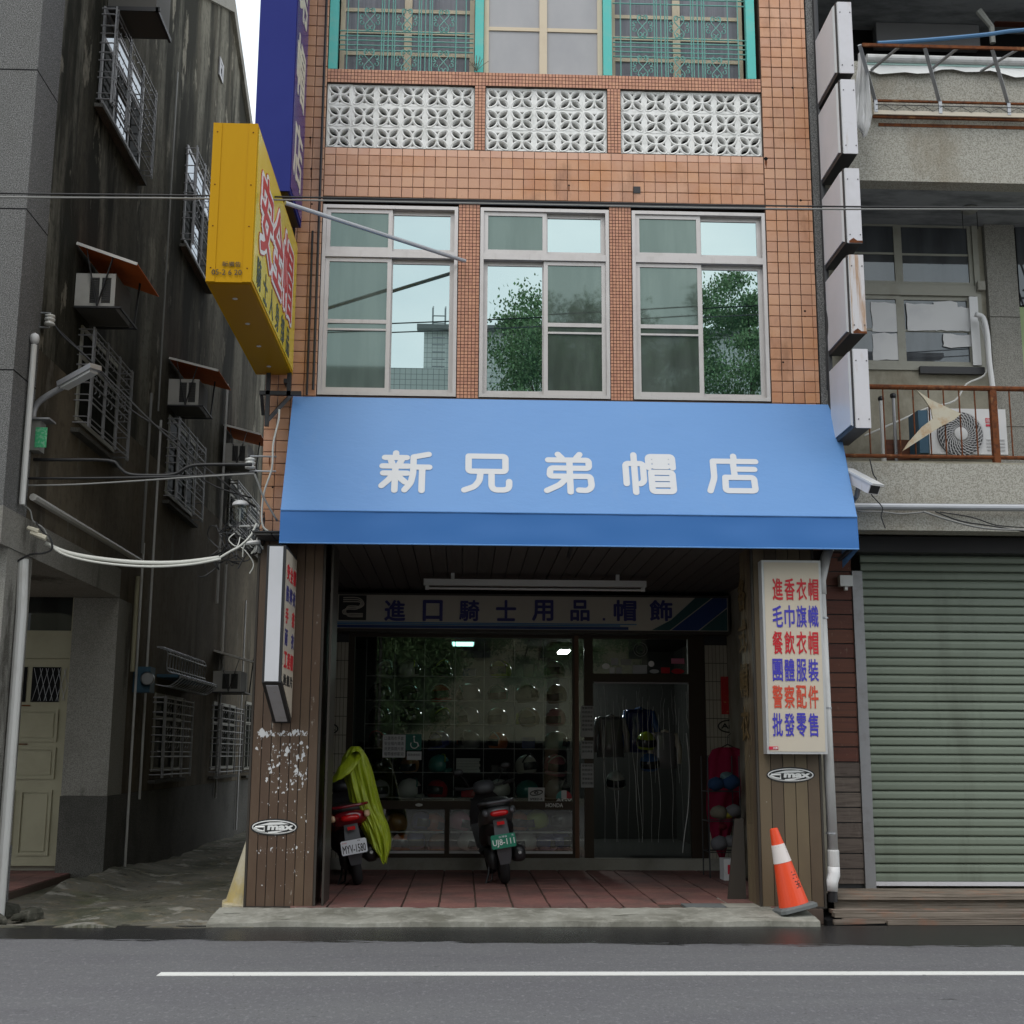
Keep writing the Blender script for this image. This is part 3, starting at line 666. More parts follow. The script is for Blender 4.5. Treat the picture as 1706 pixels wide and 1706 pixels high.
# cream wall tiles either side of the shop front
def tiled_strip(x0, x1, z0, z1, y, nx, ph):
    g = MB().box(x0, x1, y, y+.1, z0, z1).build('tiled_pier', 'dark_metal', tb)
    w_ = (x1-x0)/nx; n = int((z1-z0)/ph); me = MB().box(-w_/2+.003, w_/2-.003, -.008, 0, .004, ph-.004).mesh('wall_tile', 'cream_tile')
    for i in range(nx):
        for j in range(n): piece('wall_tile', me, (x0+(i+.5)*w_, y, z0+j*ph), g)
    return g
tiled_strip(-1.625, -1.405, .10, 2.90, 15.93, 5, .225)
tiled_strip(2.985, 3.265, .10, 3.0, 15.93, 6, .225)
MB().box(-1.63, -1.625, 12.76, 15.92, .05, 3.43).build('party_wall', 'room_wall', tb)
# ---------------------------------------------------------------- shop front
sf = thing('storefront', 'dark glazed shop front with display window, low cabinets and curtained doorway', 'shop front', (.8, 15.95, .235))
fr = MB(); y = 15.94
for (a, b) in ((-1.405, -1.33), (1.345, 1.375), (1.49, 1.60), (2.78, 2.98)): fr.box(a, b, y, y+.08, .236, 2.95)
fr.box(-1.33, 1.345, y+.001, y+.079, .236, .285).box(-1.33, 1.345, y+.001, y+.079, .80, .90).box(-1.33, 2.78, y+.001, y+.079, 2.87, 2.95).box(1.60, 2.78, y+.001, y+.079, 2.34, 2.44)
fr.box(-.20, -.14, y+.002, y+.078, .285, .80).box(-1.33, -1.05, y+.003, y+.02, .285, .80)
fr.build('frame', 'bronze_frame', sf)
MB().box(1.372, 1.422, y-.012, y+.07, .236, 2.90).build('mullion', 'red_brown_frame', sf)
MB().box(-1.33, 1.345, y+.03, y+.036, .90, 2.87).build('display_pane', 'shop_glass', sf)
MB().box(-1.05, -.20, y+.03, y+.036, .31, .80).build('cabinet_pane', 'shop_glass', sf); MB().box(-.14, 1.345, y+.03, y+.036, .31, .80).build('cabinet_pane', 'shop_glass', sf)
MB().box(1.422, 1.49, y+.03, y+.036, .236, 2.87).build('side_pane', 'shop_glass', sf); MB().box(1.60, 2.78, y+.03, y+.036, 2.44, 2.87).build('fanlight_pane', 'shop_glass', sf)
MB().box(-1.04, -.20, y+.0, y+.02, .286, .315).box(-.14, 1.34, y+.0, y+.02, .286, .315).build('sill_strip', 'white_plastic', sf)
# room behind
rm = thing('shop_interior', 'dim helmet shop room seen behind the display window glass', 'room', (.8, 17.5, .2))
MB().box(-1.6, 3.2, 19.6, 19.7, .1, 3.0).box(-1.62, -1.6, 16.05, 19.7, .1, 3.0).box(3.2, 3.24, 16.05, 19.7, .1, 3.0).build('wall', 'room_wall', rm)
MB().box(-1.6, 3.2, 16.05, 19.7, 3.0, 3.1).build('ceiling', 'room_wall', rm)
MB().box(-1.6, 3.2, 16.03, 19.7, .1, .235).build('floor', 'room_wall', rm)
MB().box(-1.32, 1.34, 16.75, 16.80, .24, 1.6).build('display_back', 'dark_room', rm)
# display rack
rk = thing('display_rack', 'grid of thin metal display bays behind the shop window', 'rack', (0, 16.3, .9))
def gx(px): return atY(px, 1200, 16.22).x
cols = [gx(v) for v in (608, 656, 706, 757, 806, 857, 905, 950)]
rows = [2.70, 2.41, 2.11, 1.82, 1.525, 1.235, .93]
for x in cols: MB().box(x-.004, x+.004, 16.215, 16.225, .90, 2.86).build('upright', 'grey_metal', rk)
for z in rows[1:]:
    MB().box(cols[0], cols[-1]+.1, 16.21, 16.60, z-.006, z).build('shelf', 'clear_plastic' if z > 1.0 else 'bronze_frame', rk)
    MB().box(cols[0], cols[-1]+.1, 16.205, 16.212, z-.008, z+.002).build('shelf_edge', 'grey_metal', rk)
# ---------------------------------------------------------------- helmets and goods
def helmet_mesh(style):
    sh = MB(); a, b, c = .115, .138, .125
    n = 16; rings = []
    for k in range(11):
        t = -0.62+1.62*k/10 if k < 10 else .999
        t = min(t, .999); rr = math.sqrt(1-t*t); flare = 1+.06*max(0, -t)
        rings.append([(a*rr*flare*math.cos(2*math.pi*j/n), b*rr*flare*math.sin(2*math.pi*j/n)*(1.0 if math.sin(2*math.pi*j/n) > 0 or style != 'open' else .92), c*t) for j in range(n)])
    sh.loft(rings)
    vi = MB(); rg = []
    for k in range(5):
        z = -.045+.085*k/4; rg.append([((a+.006)*math.cos(math.radians(q))*math.sqrt(1-(z/c)**2), (b+.008)*math.sin(math.radians(q))*math.sqrt(1-(z/c)**2), z) for q in range(200, 341, 14)])
    vi.loft(rg, closed_ring=False)
    st = MB(); pts = []
    for k in range(9):
        q = math.radians(20+140*k/8); pts.append(((a+.003)*math.cos(q)*1.0, -.02-.05*math.sin(q), (c+.003)*math.sin(q)*.98-.005))
    st.tube(pts, .009, 5)
    ch = MB(); pts = [((a+.002)*math.cos(math.radians(q)), (b+.012)*math.sin(math.radians(q)), -.072) for q in range(190, 351, 16)]
    ch.tube(pts, .024, 7)
    return sh, vi, st, ch
HCOL = {'white': (.62, .62, .6), 'black': (.02, .02, .022), 'red': (.42, .02, .03), 'silver': (.35, .35, .36), 'teal': (.05, .28, .26), 'pink': (.5, .16, .24), 'orange': (.55, .14, .03), 'lime': (.38, .5, .04), 'blue': (.05, .13, .35), 'mint': (.32, .5, .45), 'brown': (.35, .18, .07), 'cream': (.55, .5, .4), 'navy': (.03, .04, .18), 'grey': (.2, .2, .21)}
for k_, v_ in HCOL.items(): mat('shell_'+k_, v_, rough=.2, coat=.5)
mat('visor_dark', (.02, .025, .03), rough=.08); mat('visor_green', (.03, .3, .2), rough=.1)
HP = {s: helmet_mesh(s) for s in ('open', 'full')}
HM = {}
def helmet(pos, col, style, label, stripe=None, rz=0, s=1.1, group='helmets on display'):
    t = thing('helmet', label, 'helmet', (0, 0, 0), group)
    sh, vi, st, ch = HP[style]
    def get(key, mb, m):
        k = (key, style, m)
        if k not in HM: HM[k] = mb.mesh(key, m, smooth=True)
        return HM[k]
    for key, mb, m in (('shell', sh, 'shell_'+col), ('visor', vi, 'visor_dark')): piece(key, get(key, mb, m), (0, 0, 0), t)
    if stripe: piece('stripe', get('stripe', st, 'shell_'+stripe), (0, 0, 0), t)
    if style == 'full': piece('chin_guard', get('chin_guard', ch, 'shell_'+col), (0, 0, 0), t)
    t.location = pos; t.rotation_euler = (random.uniform(-.12, .25), random.uniform(-.1, .1), rz*1.7); t.scale = (s, s, s)
    return t
ordn = ['first', 'second', 'third', 'fourth', 'fifth', 'sixth', 'seventh']
rown = {0: 'top', 1: 'second', 2: 'third', 3: 'fourth', 4: 'fifth', 5: 'bottom'}
grid = {  # (row, bay): colour, style, stripe
 (0, 0): ('grey', 'full', 'mint'), (0, 1): ('silver', 'open', 'lime'), (0, 2): ('black', 'full', 'lime'), (0, 4): ('lime', 'open', 'black'), (0, 6): ('white', 'open', None),
 (1, 0): ('black', 'full', 'white'), (1, 1): ('black', 'open', 'grey'), (1, 2): ('red', 'full', 'white'), (1, 3): ('silver', 'open', 'teal'), (1, 4): ('teal', 'open', 'white'), (1, 5): ('grey', 'open', None), (1, 6): ('cream', 'open', None),
 (2, 0): ('black', 'full', 'silver'), (2, 1): ('black', 'full', 'white'), (2, 2): ('black', 'full', 'lime'), (2, 3): ('silver', 'full', 'white'), (2, 4): ('white', 'open', None), (2, 5): ('cream', 'open', 'white'), (2, 6): ('pink', 'open', None),
 (3, 0): ('black', 'open', 'red'), (3, 2): ('navy', 'full', 'grey'), (3, 3): ('grey', 'full', 'silver'), (3, 4): ('orange', 'open', 'white'), (3, 6): ('mint', 'open', None),
 (4, 0): ('black', 'full', 'grey'), (4, 1): ('brown', 'open', None), (4, 2): ('teal', 'full', 'lime'), (4, 5): ('white', 'open', 'black'), (4, 6): ('pink', 'full', 'white'),
 (5, 0): ('silver', 'open', None), (5, 1): ('white', 'full', 'teal'), (5, 2): ('red', 'open', None), (5, 4): ('white', 'full', None), (5, 5): ('teal', 'open', None), (5, 6): ('silver', 'full', 'white')}
for (r, c), (col, sty, stp) in grid.items():
    x = (cols[c]+cols[c+1])/2
    lab = '%s %s helmet%s on the %s display shelf, %s bay from the left' % (col, 'full-face' if sty == 'full' else 'open-face', ' with %s stripe' % stp if stp else '', rown[r], ordn[c])
    helmet((x+random.uniform(-.02, .02), 16.40, rows[r+1]+.08+(.0 if sty == 'open' else .012)), col, sty, lab, stp, rz=random.uniform(-1.2, 1.2), s=random.uniform(1.0, 1.18))
# pile of flat boxes / magazines in the fifth row, fourth bay
for k in range(5):
    o = MB().box(cols[3]+.03, cols[4]-.04-.01*(k % 2), 16.26, 16.52, rows[5]+.002+k*.034, rows[5]+.032+k*.034).build('flat_box', 'paper')
    tag(o, 'flat pale box, %s from the bottom of the pile on the fifth display shelf' % ordn[k], 'box', 'flat boxes piled on the display shelf')
for k, (c, nm) in enumerate((('lime', 'yellow-green'), ('red', 'red'))):
    pass
bxs = [(0, 3, .16, .10, 'shell_navy', 'navy'), (0, 5, .12, .16, 'paper', 'pale'), (1, 0, .07, .13, 'shell_red', 'red'), (1, 5, .06, .15, 'shell_black', 'black'), (2, 1, .06, .12, 'paper', 'pale'), (3, 1, .18, .12, 'shell_brown', 'brown'), (3, 5, .16, .14, 'shell_navy', 'navy'), (3, 3, .06, .10, 'shell_orange', 'orange'), (4, 4, .18, .09, 'shell_black', 'black'), (4, 0, .07, .12, 'paper', 'pale'), (5, 3, .17, .11, 'shell_red', 'red'), (5, 5, .06, .12, 'paper', 'pale'), (2, 5, .05, .14, 'shell_lime', 'yellow-green'), (5, 1, .06, .10, 'shell_blue', 'blue')]
for r, c, wd_, hh_, m, nm in bxs:
    full = (r, c) in grid; x = cols[c]+.03 if full else (cols[c]+cols[c+1])/2-wd_/2; y_ = 16.26 if not full else 16.45
    o = MB().hexa([(x, y_, rows[r+1]+.002), (x+wd_, y_+.02, rows[r+1]+.002), (x+wd_, y_+.12, rows[r+1]+.002), (x, y_+.10, rows[r+1]+.002), (x, y_, rows[r+1]+hh_), (x+wd_, y_+.02, rows[r+1]+hh_), (x+wd_, y_+.12, rows[r+1]+hh_), (x, y_+.10, rows[r+1]+hh_)]).build('goods_box', m)
    tag(o, 'small %s box on the %s display shelf, %s bay from the left' % (nm, rown[r], ordn[c]), 'box', 'small boxes on the display shelves')
# cabinets below the window: bagged caps and helmets
cab = [(-.93, .40, 'cream'), (-.80, .62, 'brown'), (-.72, .38, 'orange'), (-.55, .42, 'navy'), (-.48, .64, 'navy'), (-.33, .62, 'orange'), (-.27, .38, 'brown'),
       (-.02, .64, 'pink'), (.10, .40, 'white'), (.28, .64, 'grey'), (.52, .64, 'cream'), (.70, .64, 'orange'), (.92, .66, 'lime'), (.78, .40, 'white'), (1.05, .40, 'navy'), (1.20, .42, 'navy'), (1.24, .66, 'grey')]
for i, (x, z, c) in enumerate(cab):
    side = 'left' if x < -.17 else 'right'; nn = sum(1 for q in cab[:i] if (q[0] < -.17) == (x < -.17) and (q[1] > .5) == (z > .5))
    helmet((x, 16.15, z), c, 'open', '%s helmet in the %s low cabinet, %s shelf, %s from the left' % (c, side, 'upper' if z > .5 else 'lower', ordn[min(nn, 6)]), rz=random.uniform(-1, 1), group='helmets in the low cabinets')
for a, b in ((-1.04, -.21), (-.13, 1.34)):
    MB().box(a, b, 16.03, 16.35, .525, .535).build('cabinet_shelf', 'clear_plastic', sf); MB().box(a, b, 16.025, 16.032, .52, .54).build('shelf_edge', 'white_plastic', sf)
    MB().box(a, b, 16.36, 16.38, .24, .80).build('cabinet_back', 'room_wall', sf)
# hanging jackets at the left of the window and inside the door
def jacket(pos, m, m2, label, s=1.0):
    t = thing('jacket', label, 'jacket', pos, 'jackets hanging inside the shop')
    b = MB(); rings = []
    for k, (z, w_, d) in enumerate(((0, .20, .07), (-.06, .23, .09), (-.25, .20, .09), (-.45, .21, .09), (-.66, .23, .09))):
        rings.append([(pos[0]+w_*s*math.cos(2*math.pi*j/12), pos[1]+d*s*math.sin(2*math.pi*j/12)*(1+.2*math.sin(3*j)), pos[2]+z*s) for j in range(12)])
    b.loft(rings); b.build('body', m, t, smooth=True)
    for sx in (-1, 1):
        MB().tube([(pos[0]+sx*.19*s, pos[1], pos[2]-.03*s), (pos[0]+sx*.27*s, pos[1]-.01, pos[2]-.3*s), (pos[0]+sx*.27*s, pos[1]-.02, pos[2]-.58*s)], [.06*s, .055*s, .045*s], 8).build('sleeve', m2, t, smooth=True)
    MB().tube([(pos[0]-.06*s, pos[1]-.03, pos[2]), (pos[0], pos[1]-.09*s, pos[2]+.02), (pos[0]+.06*s, pos[1]-.03, pos[2])], .018, 6).build('collar', m2, t)
    return t
jacket((1.95, 17.2, 1.95), 'shell_grey', 'shell_silver', 'grey jacket hanging behind the left half of the strip curtain', .8)
jacket((2.35, 17.3, 2.05), 'shell_navy', 'shell_blue', 'navy jacket hanging behind the right half of the strip curtain', .85)
jacket((2.62, 16.9, 1.75), 'shell_grey', 'shell_cream', 'grey jacket with cream sleeves hanging at the right edge of the doorway', .7)
helmet((1.98, 16.9, 1.12), 'white', 'open', 'white helmet seen low behind the strip curtain', group='helmets behind the curtain')
helmet((2.42, 16.9, 1.35), 'blue', 'open', 'blue helmet seen behind the right of the strip curtain', group='helmets behind the curtain')
helmet((2.38, 16.9, 1.62), 'lime', 'open', 'yellow-green helmet highest behind the strip curtain', group='helmets behind the curtain')
# ceiling lamps inside (lit in the photograph)
def lampbox(px0, px1, py, Zc, ln, label, m, wdt=.25):
    a = atZ(px0, py, Zc); b = atZ(px1, py, Zc)
    t = thing('ceiling_lamp', label, 'lamp', ((a.x+b.x)/2, a.y, Zc), 'lit lamps inside the shop')
    MB().box(a.x-.02, b.x+.02, a.y-.02, a.y+ln+.02, Zc+.004, Zc+.05).build('housing', 'lamp_white', t)
    MB().box(a.x, b.x, a.y, a.y+ln, Zc-.012, Zc+.003).build('diffuser', m, t)
lampbox(754, 789, 1070, 2.96, .5, 'glowing teal-tinted ceiling lamp panel inside the shop', 'lit_teal')
lampbox(934, 950, 1083, 2.9, .55, 'lit white ceiling lamp inside the shop near the brown mullion', 'lit_tube')
# papers on the glass, notices, stickers
def flat(name, px0, py0, px1, py1, Y, m, label, cat, group=None, t=.003):
    a = atY(px0, py0, Y); b = atY(px1, py1, Y)
    root = thing(name, label, cat, ((a.x+b.x)/2, Y, b.z), group)
    MB().box(a.x, b.x, Y-t, Y, b.z, a.z).build('sheet', m, root)
    return root, a.x, b.x, b.z, a.z
GY = 15.965
def papers():
    r_, x0, x1, z0, z1 = flat('notice', 638, 1224, 675, 1262, GY, 'paper', 'white handwritten paper taped inside the window beside the wheelchair sign', 'notice')
    mb = MB()
    for i, s_ in enumerate(('口罩雨衣手套', '安全帽內襯清', '洗更換鏡片皮', '帽帶維修歡迎')): text(s_, (x0+.02, GY-.0035, z1-.065-i*.062), X_, Z_, x1-x0-.04, .045, None, r_, .0, .001, mb=mb)
    mb.build('handwriting', 'black_ink', r_)
    r_, x0, x1, z0, z1 = flat('wheelchair_sign', 676, 1223, 702, 1250, GY, 'green_sign', 'green wheelchair access sign on the shop window', 'sign')
    cx = (x0+x1)/2+.01; cz = (z0+z1)/2; mb = MB()
    mb.tube([(cx+.045*math.cos(R(q)), GY-.006, cz-.028+.045*math.sin(R(q))) for q in range(150, 400, 20)], .006, 5)
    mb.tube([(cx-.005, GY-.006, cz+.045), (cx, GY-.006, cz-.0), (cx+.035, GY-.006, cz-.005), (cx+.055, GY-.006, cz-.05)], .008, 5); mb.ell((cx-.005, GY-.006, cz+.065), (.013, .003, .013), 8, 5)
    mb.build('pictogram', 'white_ink', r_)
    r_, x0, x1, z0, z1 = flat('notice', 678, 1252, 702, 1266, GY, 'paper', 'small white label under the wheelchair sign', 'notice')
    text('服務請按鈴', (x0+.012, GY-.0035, z0+.045), X_, Z_, x1-x0-.024, .03, 'black_ink', r_, .0, .001)
    for i, (y0, y1, nm) in enumerate(((1176, 1228, 'tall dark-framed'), (1234, 1264, 'small grey middle'), (1272, 1312, 'lowest grey'))):
        r_, x0, x1, z0, z1 = flat('notice', 968, y0, 989, y1, 15.925, 'notice', '%s notice stuck beside the shop door' % nm, 'notice', 'notices stuck beside the door')
        mb = MB(); n = max(2, int((z1-z0)/.055))
        for k in range(n): text('營業時間請勿停車歡迎光臨騎士'[k*2 % 10:k*2 % 10+4], (x0+.012, 15.9215, z1-.04-k*.052), X_, Z_, x1-x0-.024, .03, None, r_, .01, .001, mb=mb)
        mb.build('print', 'black_ink', r_)
    r_, x0, x1, z0, z1 = flat('window_sticker', 880, 1312, 907, 1335, GY, 'paper', 'pale oval-logo card at the foot of the shop window', 'sticker')
    mb = MB(); cx = (x0+x1)/2; cz = (z0+z1)/2+.02
    mb.tube([(cx+.075*math.cos(R(q)), GY-.006, cz+.028*math.sin(R(q))+.012*math.cos(R(q))) for q in range(0, 360, 20)], .006, 5, closed=True)
    mb.tube([(cx+.03*math.cos(R(q))*(1-q/900), GY-.006, cz+.014*math.sin(R(q))) for q in range(30, 560, 25)], .005, 5)
    text('SPEED-R', (x0+.02, GY-.0035, z0+.012), X_, Z_, x1-x0-.04, .028, None, r_, .02, .001, mb=mb); mb.build('logo', 'black_ink', r_)
    a = atY(926, 1336, GY); b = atY(953, 1312, GY)
    r_ = thing('window_sticker', 'green, white and red half-round helmet logo sticker at the window corner', 'sticker', (a.x, GY, a.z))
    cx = (a.x+b.x)/2; rr = (b.x-a.x)/2; z0 = a.z+.04
    for i, m in enumerate(('shell_teal', 'paper', 'shell_red')):
        lo, hi = -rr+2*rr*i/3, -rr+2*rr*(i+1)/3; P_ = [(lo, 0)]+[(lo+(hi-lo)*k/6, math.sqrt(max(0, rr*rr-(lo+(hi-lo)*k/6)**2))) for k in range(7)]+[(hi, 0)]
        MB().prism([(cx+u, z0+v) for u, v in P_], 'y', GY-.004, GY-.001).build('stripe', m, r_)
    text('AGV', (a.x, GY-.005, a.z), X_, Z_, b.x-a.x, .042, 'white_ink', r_, .03, .001)
    r_ = thing('badge', 'white maker lettering on the brown frame below the window, right', 'sticker', atY(922, 1341, 15.93)); a = atY(909, 1345, 15.938); b = atY(938, 1338, 15.938)
    text('HONDA', (a.x, 15.9385, a.z), X_, Z_, b.x-a.x, b.z-a.z, 'grey_letters', r_, .02, .002)
    r_ = thing('badge', 'small pale oval badge on the brown frame below the window, left', 'sticker', atY(698, 1341, 15.93)); a = atY(698, 1341, 15.938)
    MB().ell((a.x, 15.938, a.z), (.045, .003, .02), 14, 5).build('oval', 'grey_letters', r_)
papers()
# stickers row above the door
stk = [(1003, 1105, 1016, 1115, 'oval white', 'white_ink'), (1018, 1097, 1030, 1108, 'grey diamond', 'notice'), (1015, 1112, 1024, 1122, 'pale upright', 'paper'), (1026, 1112, 1036, 1122, 'house-shaped', 'notice'), (1034, 1098, 1052, 1108, 'dark winged', 'shell_grey'), (1054, 1108, 1078, 1123, 'large square grey', 'notice'), (1080, 1101, 1090, 1111, 'round white', 'white_ink'), (1082, 1115, 1098, 1122, 'small oval grey', 'notice'), (1101, 1112, 1116, 1122, 'red and black', 'shell_red'), (1118, 1097, 1140, 1106, 'red and white upper right', 'shell_pink'), (1118, 1114, 1140, 1123, 'red oval framed', 'shell_red')]
for (a, b, c, d, nm, m) in stk:
    p = atY(a, b, 15.968); q = atY(c, d, 15.968); o = MB()
    if 'oval' in nm or 'round' in nm: o.lathe([(1, 0), (1, .003)], n=14, axis='y'); o.v = [((p.x+q.x)/2+v[0]*(q.x-p.x)/2, 15.962+v[1], (p.z+q.z)/2+v[2]*(p.z-q.z)/2) for v in o.v]
    else: o.box(p.x, q.x, 15.962, 15.965, q.z, p.z)
    tag(o.build('door_sticker', m), '%s brand sticker on the fanlight above the shop door' % nm, 'sticker', 'stickers above the door')
o = atY(1067, 1082, 15.96); rg = MB().tube([(o.x+.085*math.cos(R(q)), 15.96, o.z+.085*math.sin(R(q))) for q in range(0, 360, 15)], .003, 4, closed=True).tube([(o.x+.055*math.cos(R(q)), 15.96, o.z+.055*math.sin(R(q))) for q in range(0, 360, 20)], .002, 4, closed=True)
tag(rg.build('round_decal', 'cable_grey'), 'faint round emblem decal high on the door fanlight', 'sticker')
# strip curtain
sc = thing('strip_curtain', 'clear plastic strip curtain hanging crumpled in the shop doorway', 'curtain', (2.2, 15.99, 2.37))
MB().tube([(1.62, 16.0, 2.335), (2.78, 16.0, 2.335)], .014, 8).build('rail', 'galv', sc)
for i in range(9):
    x = 1.66+i*.127; mb = MB(); rows_ = []
    for k in range(19):
        z = 2.33-k*(2.33-.27)/18; sw = .035*math.sin(k*.33+i*1.7)*(k/18); row = []
        for j in range(8):
            row.append((x+sw+(.11-.03*(k/18))*(j/7), 16.0+.022*math.sin(j*1.6+i*2+k*.42)+.02*math.sin(k*.8+i), z))
        rows_.append(row)
    mb.loft(rows_, closed_ring=False); mb.build('strip', 'clear_plastic', sc, smooth=True)
for i in range(26):
    x = 1.65+i*.044; mb = MB(); L = random.choice([.5, .8, 1.2, 1.9, 1.9])
    st_ = random.uniform(0, .35)*L; sl_ = random.uniform(-.05, .05); mb.tube([(x+.035*nzv(i*3.1, k*.22)+sl_*(k/12), 15.975+.008*math.sin(k*1.3), 2.32-st_-L*k/12*(1-st_/L)) for k in range(13)], [.0008+.0028*math.sin(math.pi*(k+.5)/13)*random.uniform(.5, 1) for k in range(13)], 4)
    mb.build('glint_streak', 'pvc_white' if i % 3 else 'cable_grey', sc)  # pale tubes drawn as the bright highlights on the crumpled plastic
mb = MB().tube([(2.74+.03*math.sin(k*.4)-.16*max(0, (k-8)/12)**1.2, 15.94, 1.72-1.42*k/12) for k in range(13)], .006, 5)
mb.build('edge_cord', 'pvc_white', sc)
# ================================================================= AWNING
aw = thing('awning', 'bright blue fabric awning with white shop name over the arcade', 'awning', (.98, 12.27, 3.34))
ax0, ax1 = -1.695, 3.665; tY, tZ, fY, fZ, bZ = 12.27, 4.885, 11.735, 3.65, 3.345
def cloth_panel(p00, p10, p01, p11, nu, nv, sagf):
    mb = MB(); p00, p10, p01, p11 = map(Vector, (p00, p10, p01, p11)); nrm = (p10-p00).cross(p01-p00).normalized()
    for j in range(nv+1):
        for i in range(nu+1):
            u, v = i/nu, j/nv; p = p00.lerp(p10, u).lerp(p01.lerp(p11, u), v); mb.v.append(tuple(p+nrm*sagf(u, v)))
    for j in range(nv):
        for i in range(nu):
            a = j*(nu+1)+i; mb.f.append((a, a+1, a+nu+2, a+nu+1))
    return mb
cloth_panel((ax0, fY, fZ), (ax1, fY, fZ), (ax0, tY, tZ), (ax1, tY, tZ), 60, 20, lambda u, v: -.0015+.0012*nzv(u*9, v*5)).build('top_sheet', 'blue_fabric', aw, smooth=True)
cloth_panel((ax0, fY-.015, bZ), (ax1, fY-.015, bZ), (ax0, fY, fZ), (ax1, fY, fZ), 60, 6, lambda u, v: .004*math.sin(u*41)*(1-v)+.005*nzv(u*14, v*2)).build('valance', 'blue_fabric_shaded', aw, smooth=True)
for x, s_ in ((ax0, -1), (ax1, 1)):
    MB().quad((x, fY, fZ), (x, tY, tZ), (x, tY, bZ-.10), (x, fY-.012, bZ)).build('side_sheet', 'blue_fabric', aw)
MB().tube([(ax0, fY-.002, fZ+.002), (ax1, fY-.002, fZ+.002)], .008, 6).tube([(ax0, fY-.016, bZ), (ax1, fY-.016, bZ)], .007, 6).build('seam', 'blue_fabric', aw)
af_ = MB()
for x in (ax0+.03, 1.0, ax1-.03):
    af_.bar((x, fY+.10, fZ-.06), (x, tY, tZ-.16), .03, .03); af_.bar((x, fY+.06, bZ+.02), (x, fY+.06, fZ-.06), .03, .03); af_.bar((x, fY+.06, bZ+.035), (x, tY, bZ-.02), .03, .03)
af_.bar((ax0+.02, fY+.03, bZ+.03), (ax1-.02, fY+.03, bZ+.03), .03, .03)
af_.build('frame', 'dark_metal', aw)
sl = (Vector((0, tY, tZ))-Vector((0, fY, fZ))); SL = sl.length; su = sl.normalized(); sn = Vector((0, -su.z, su.y))
ST = {
 '新': [[(30, 98), (30, 86)], [(8, 86), (52, 86)], [(20, 80), (24, 68)], [(42, 80), (37, 68)], [(4, 64), (56, 64)], [(6, 46), (54, 46)], [(30, 62), (30, 3)], [(27, 44), (18, 30), (4, 14)], [(34, 40), (50, 24)], [(96, 95), (66, 88)], [(66, 88), (66, 46), (62, 22), (50, 4)], [(66, 62), (98, 62)], [(84, 60), (84, 3)]],
 '兄': [[(14, 94), (88, 94), (88, 54), (14, 54), (14, 94)], [(38, 52), (36, 30), (26, 14), (6, 5)], [(60, 52), (60, 14), (66, 6), (88, 6), (95, 12), (95, 28)]],
 '弟': [[(28, 99), (38, 86)], [(72, 99), (63, 86)], [(8, 84), (90, 84), (90, 63), (12, 63), (10, 42), (92, 42), (94, 16), (86, 6), (68, 7)], [(51, 84), (51, 2)], [(46, 40), (30, 20), (4, 5)]],
 '帽': [[(22, 99), (22, 2)], [(5, 24), (5, 76), (39, 76), (39, 30), (32, 24)], [(50, 66), (50, 95), (97, 95), (97, 66)], [(61, 82), (86, 82)], [(61, 69), (86, 69)], [(54, 54), (95, 54), (95, 5), (54, 5), (54, 54)], [(55, 38), (94, 38)], [(55, 22), (94, 22)]],
 '店': [[(56, 99), (56, 86)], [(16, 85), (97, 85)], [(16, 85), (15, 40), (5, 6)], [(54, 84), (54, 44)], [(54, 64), (93, 64)], [(36, 42), (90, 42), (90, 7), (34, 7), (36, 42)]]}
def stroke_char(ch, org, ux, uy, wd, ht, rad, m, parent, depth=.006, name='letter'):
    mb = MB(); ux = Vector(ux).normalized(); uy = Vector(uy).normalized(); un = ux.cross(uy); org = Vector(org)
    for si, st in enumerate(ST[ch]):
        pts = [Vector((p[0]/100*wd, p[1]/100*ht, 0)) for p in st]; q = []
        # round the inner corners
        for i, p in enumerate(pts):
            if 0 < i < len(pts)-1:
                a, b = pts[i-1], pts[i+1]; ra = min(.022, (a-p).length*.4); rb = min(.022, (b-p).length*.4)
                q += [p+(a-p).normalized()*ra, p+((a-p).normalized()*ra+(b-p).normalized()*rb)*.32, p+(b-p).normalized()*rb]
            else: q.append(p)
        # capsule outline as ribbon + discs, flat but with real thickness
        zt = depth+.00014*si
        for i in range(len(q)-1):
            a, b = q[i], q[i+1]; d = (b-a)
            if d.length < 1e-6: continue
            d.normalize(); n = Vector((-d.y, d.x, 0))*rad
            base = len(mb.v); zz = zt+.00001*i
            for p in (a-n, b-n, b+n, a+n): mb.v.append(tuple(org+ux*p.x+uy*p.y+un*zz))
            for p in (a-n, b-n, b+n, a+n): mb.v.append(tuple(org+ux*p.x+uy*p.y))
            mb.f += [(base, base+1, base+2, base+3), (base+4, base+5, base+1, base), (base+6, base+7, base+3, base+2), (base+7, base+4, base, base+3), (base+5, base+6, base+2, base+1)]
        for i, p in enumerate(q):
            base = len(mb.v); zz = zt+.00001*i+.000005; n = 14
            for k in range(n): a = 2*math.pi*k/n; v = p+Vector((math.cos(a), math.sin(a), 0))*rad; mb.v.append(tuple(org+ux*v.x+uy*v.y+un*zz))
            for k in range(n): a = 2*math.pi*k/n; v = p+Vector((math.cos(a), math.sin(a), 0))*rad; mb.v.append(tuple(org+ux*v.x+uy*v.y))
            mb.f.append(tuple(base+k for k in range(n)))
            for k in range(n): mb.f.append((base+n+k, base+n+(k+1) % n, base+(k+1) % n, base+k))
    return mb.build(name, m, parent)
def awp(px, py):  # pixel to point on the awning slope plane
    d = ray(px, py); p0 = Vector((0, tY, tZ)); t = (p0-CAM).dot(sn)/d.dot(sn); return CAM+d*t
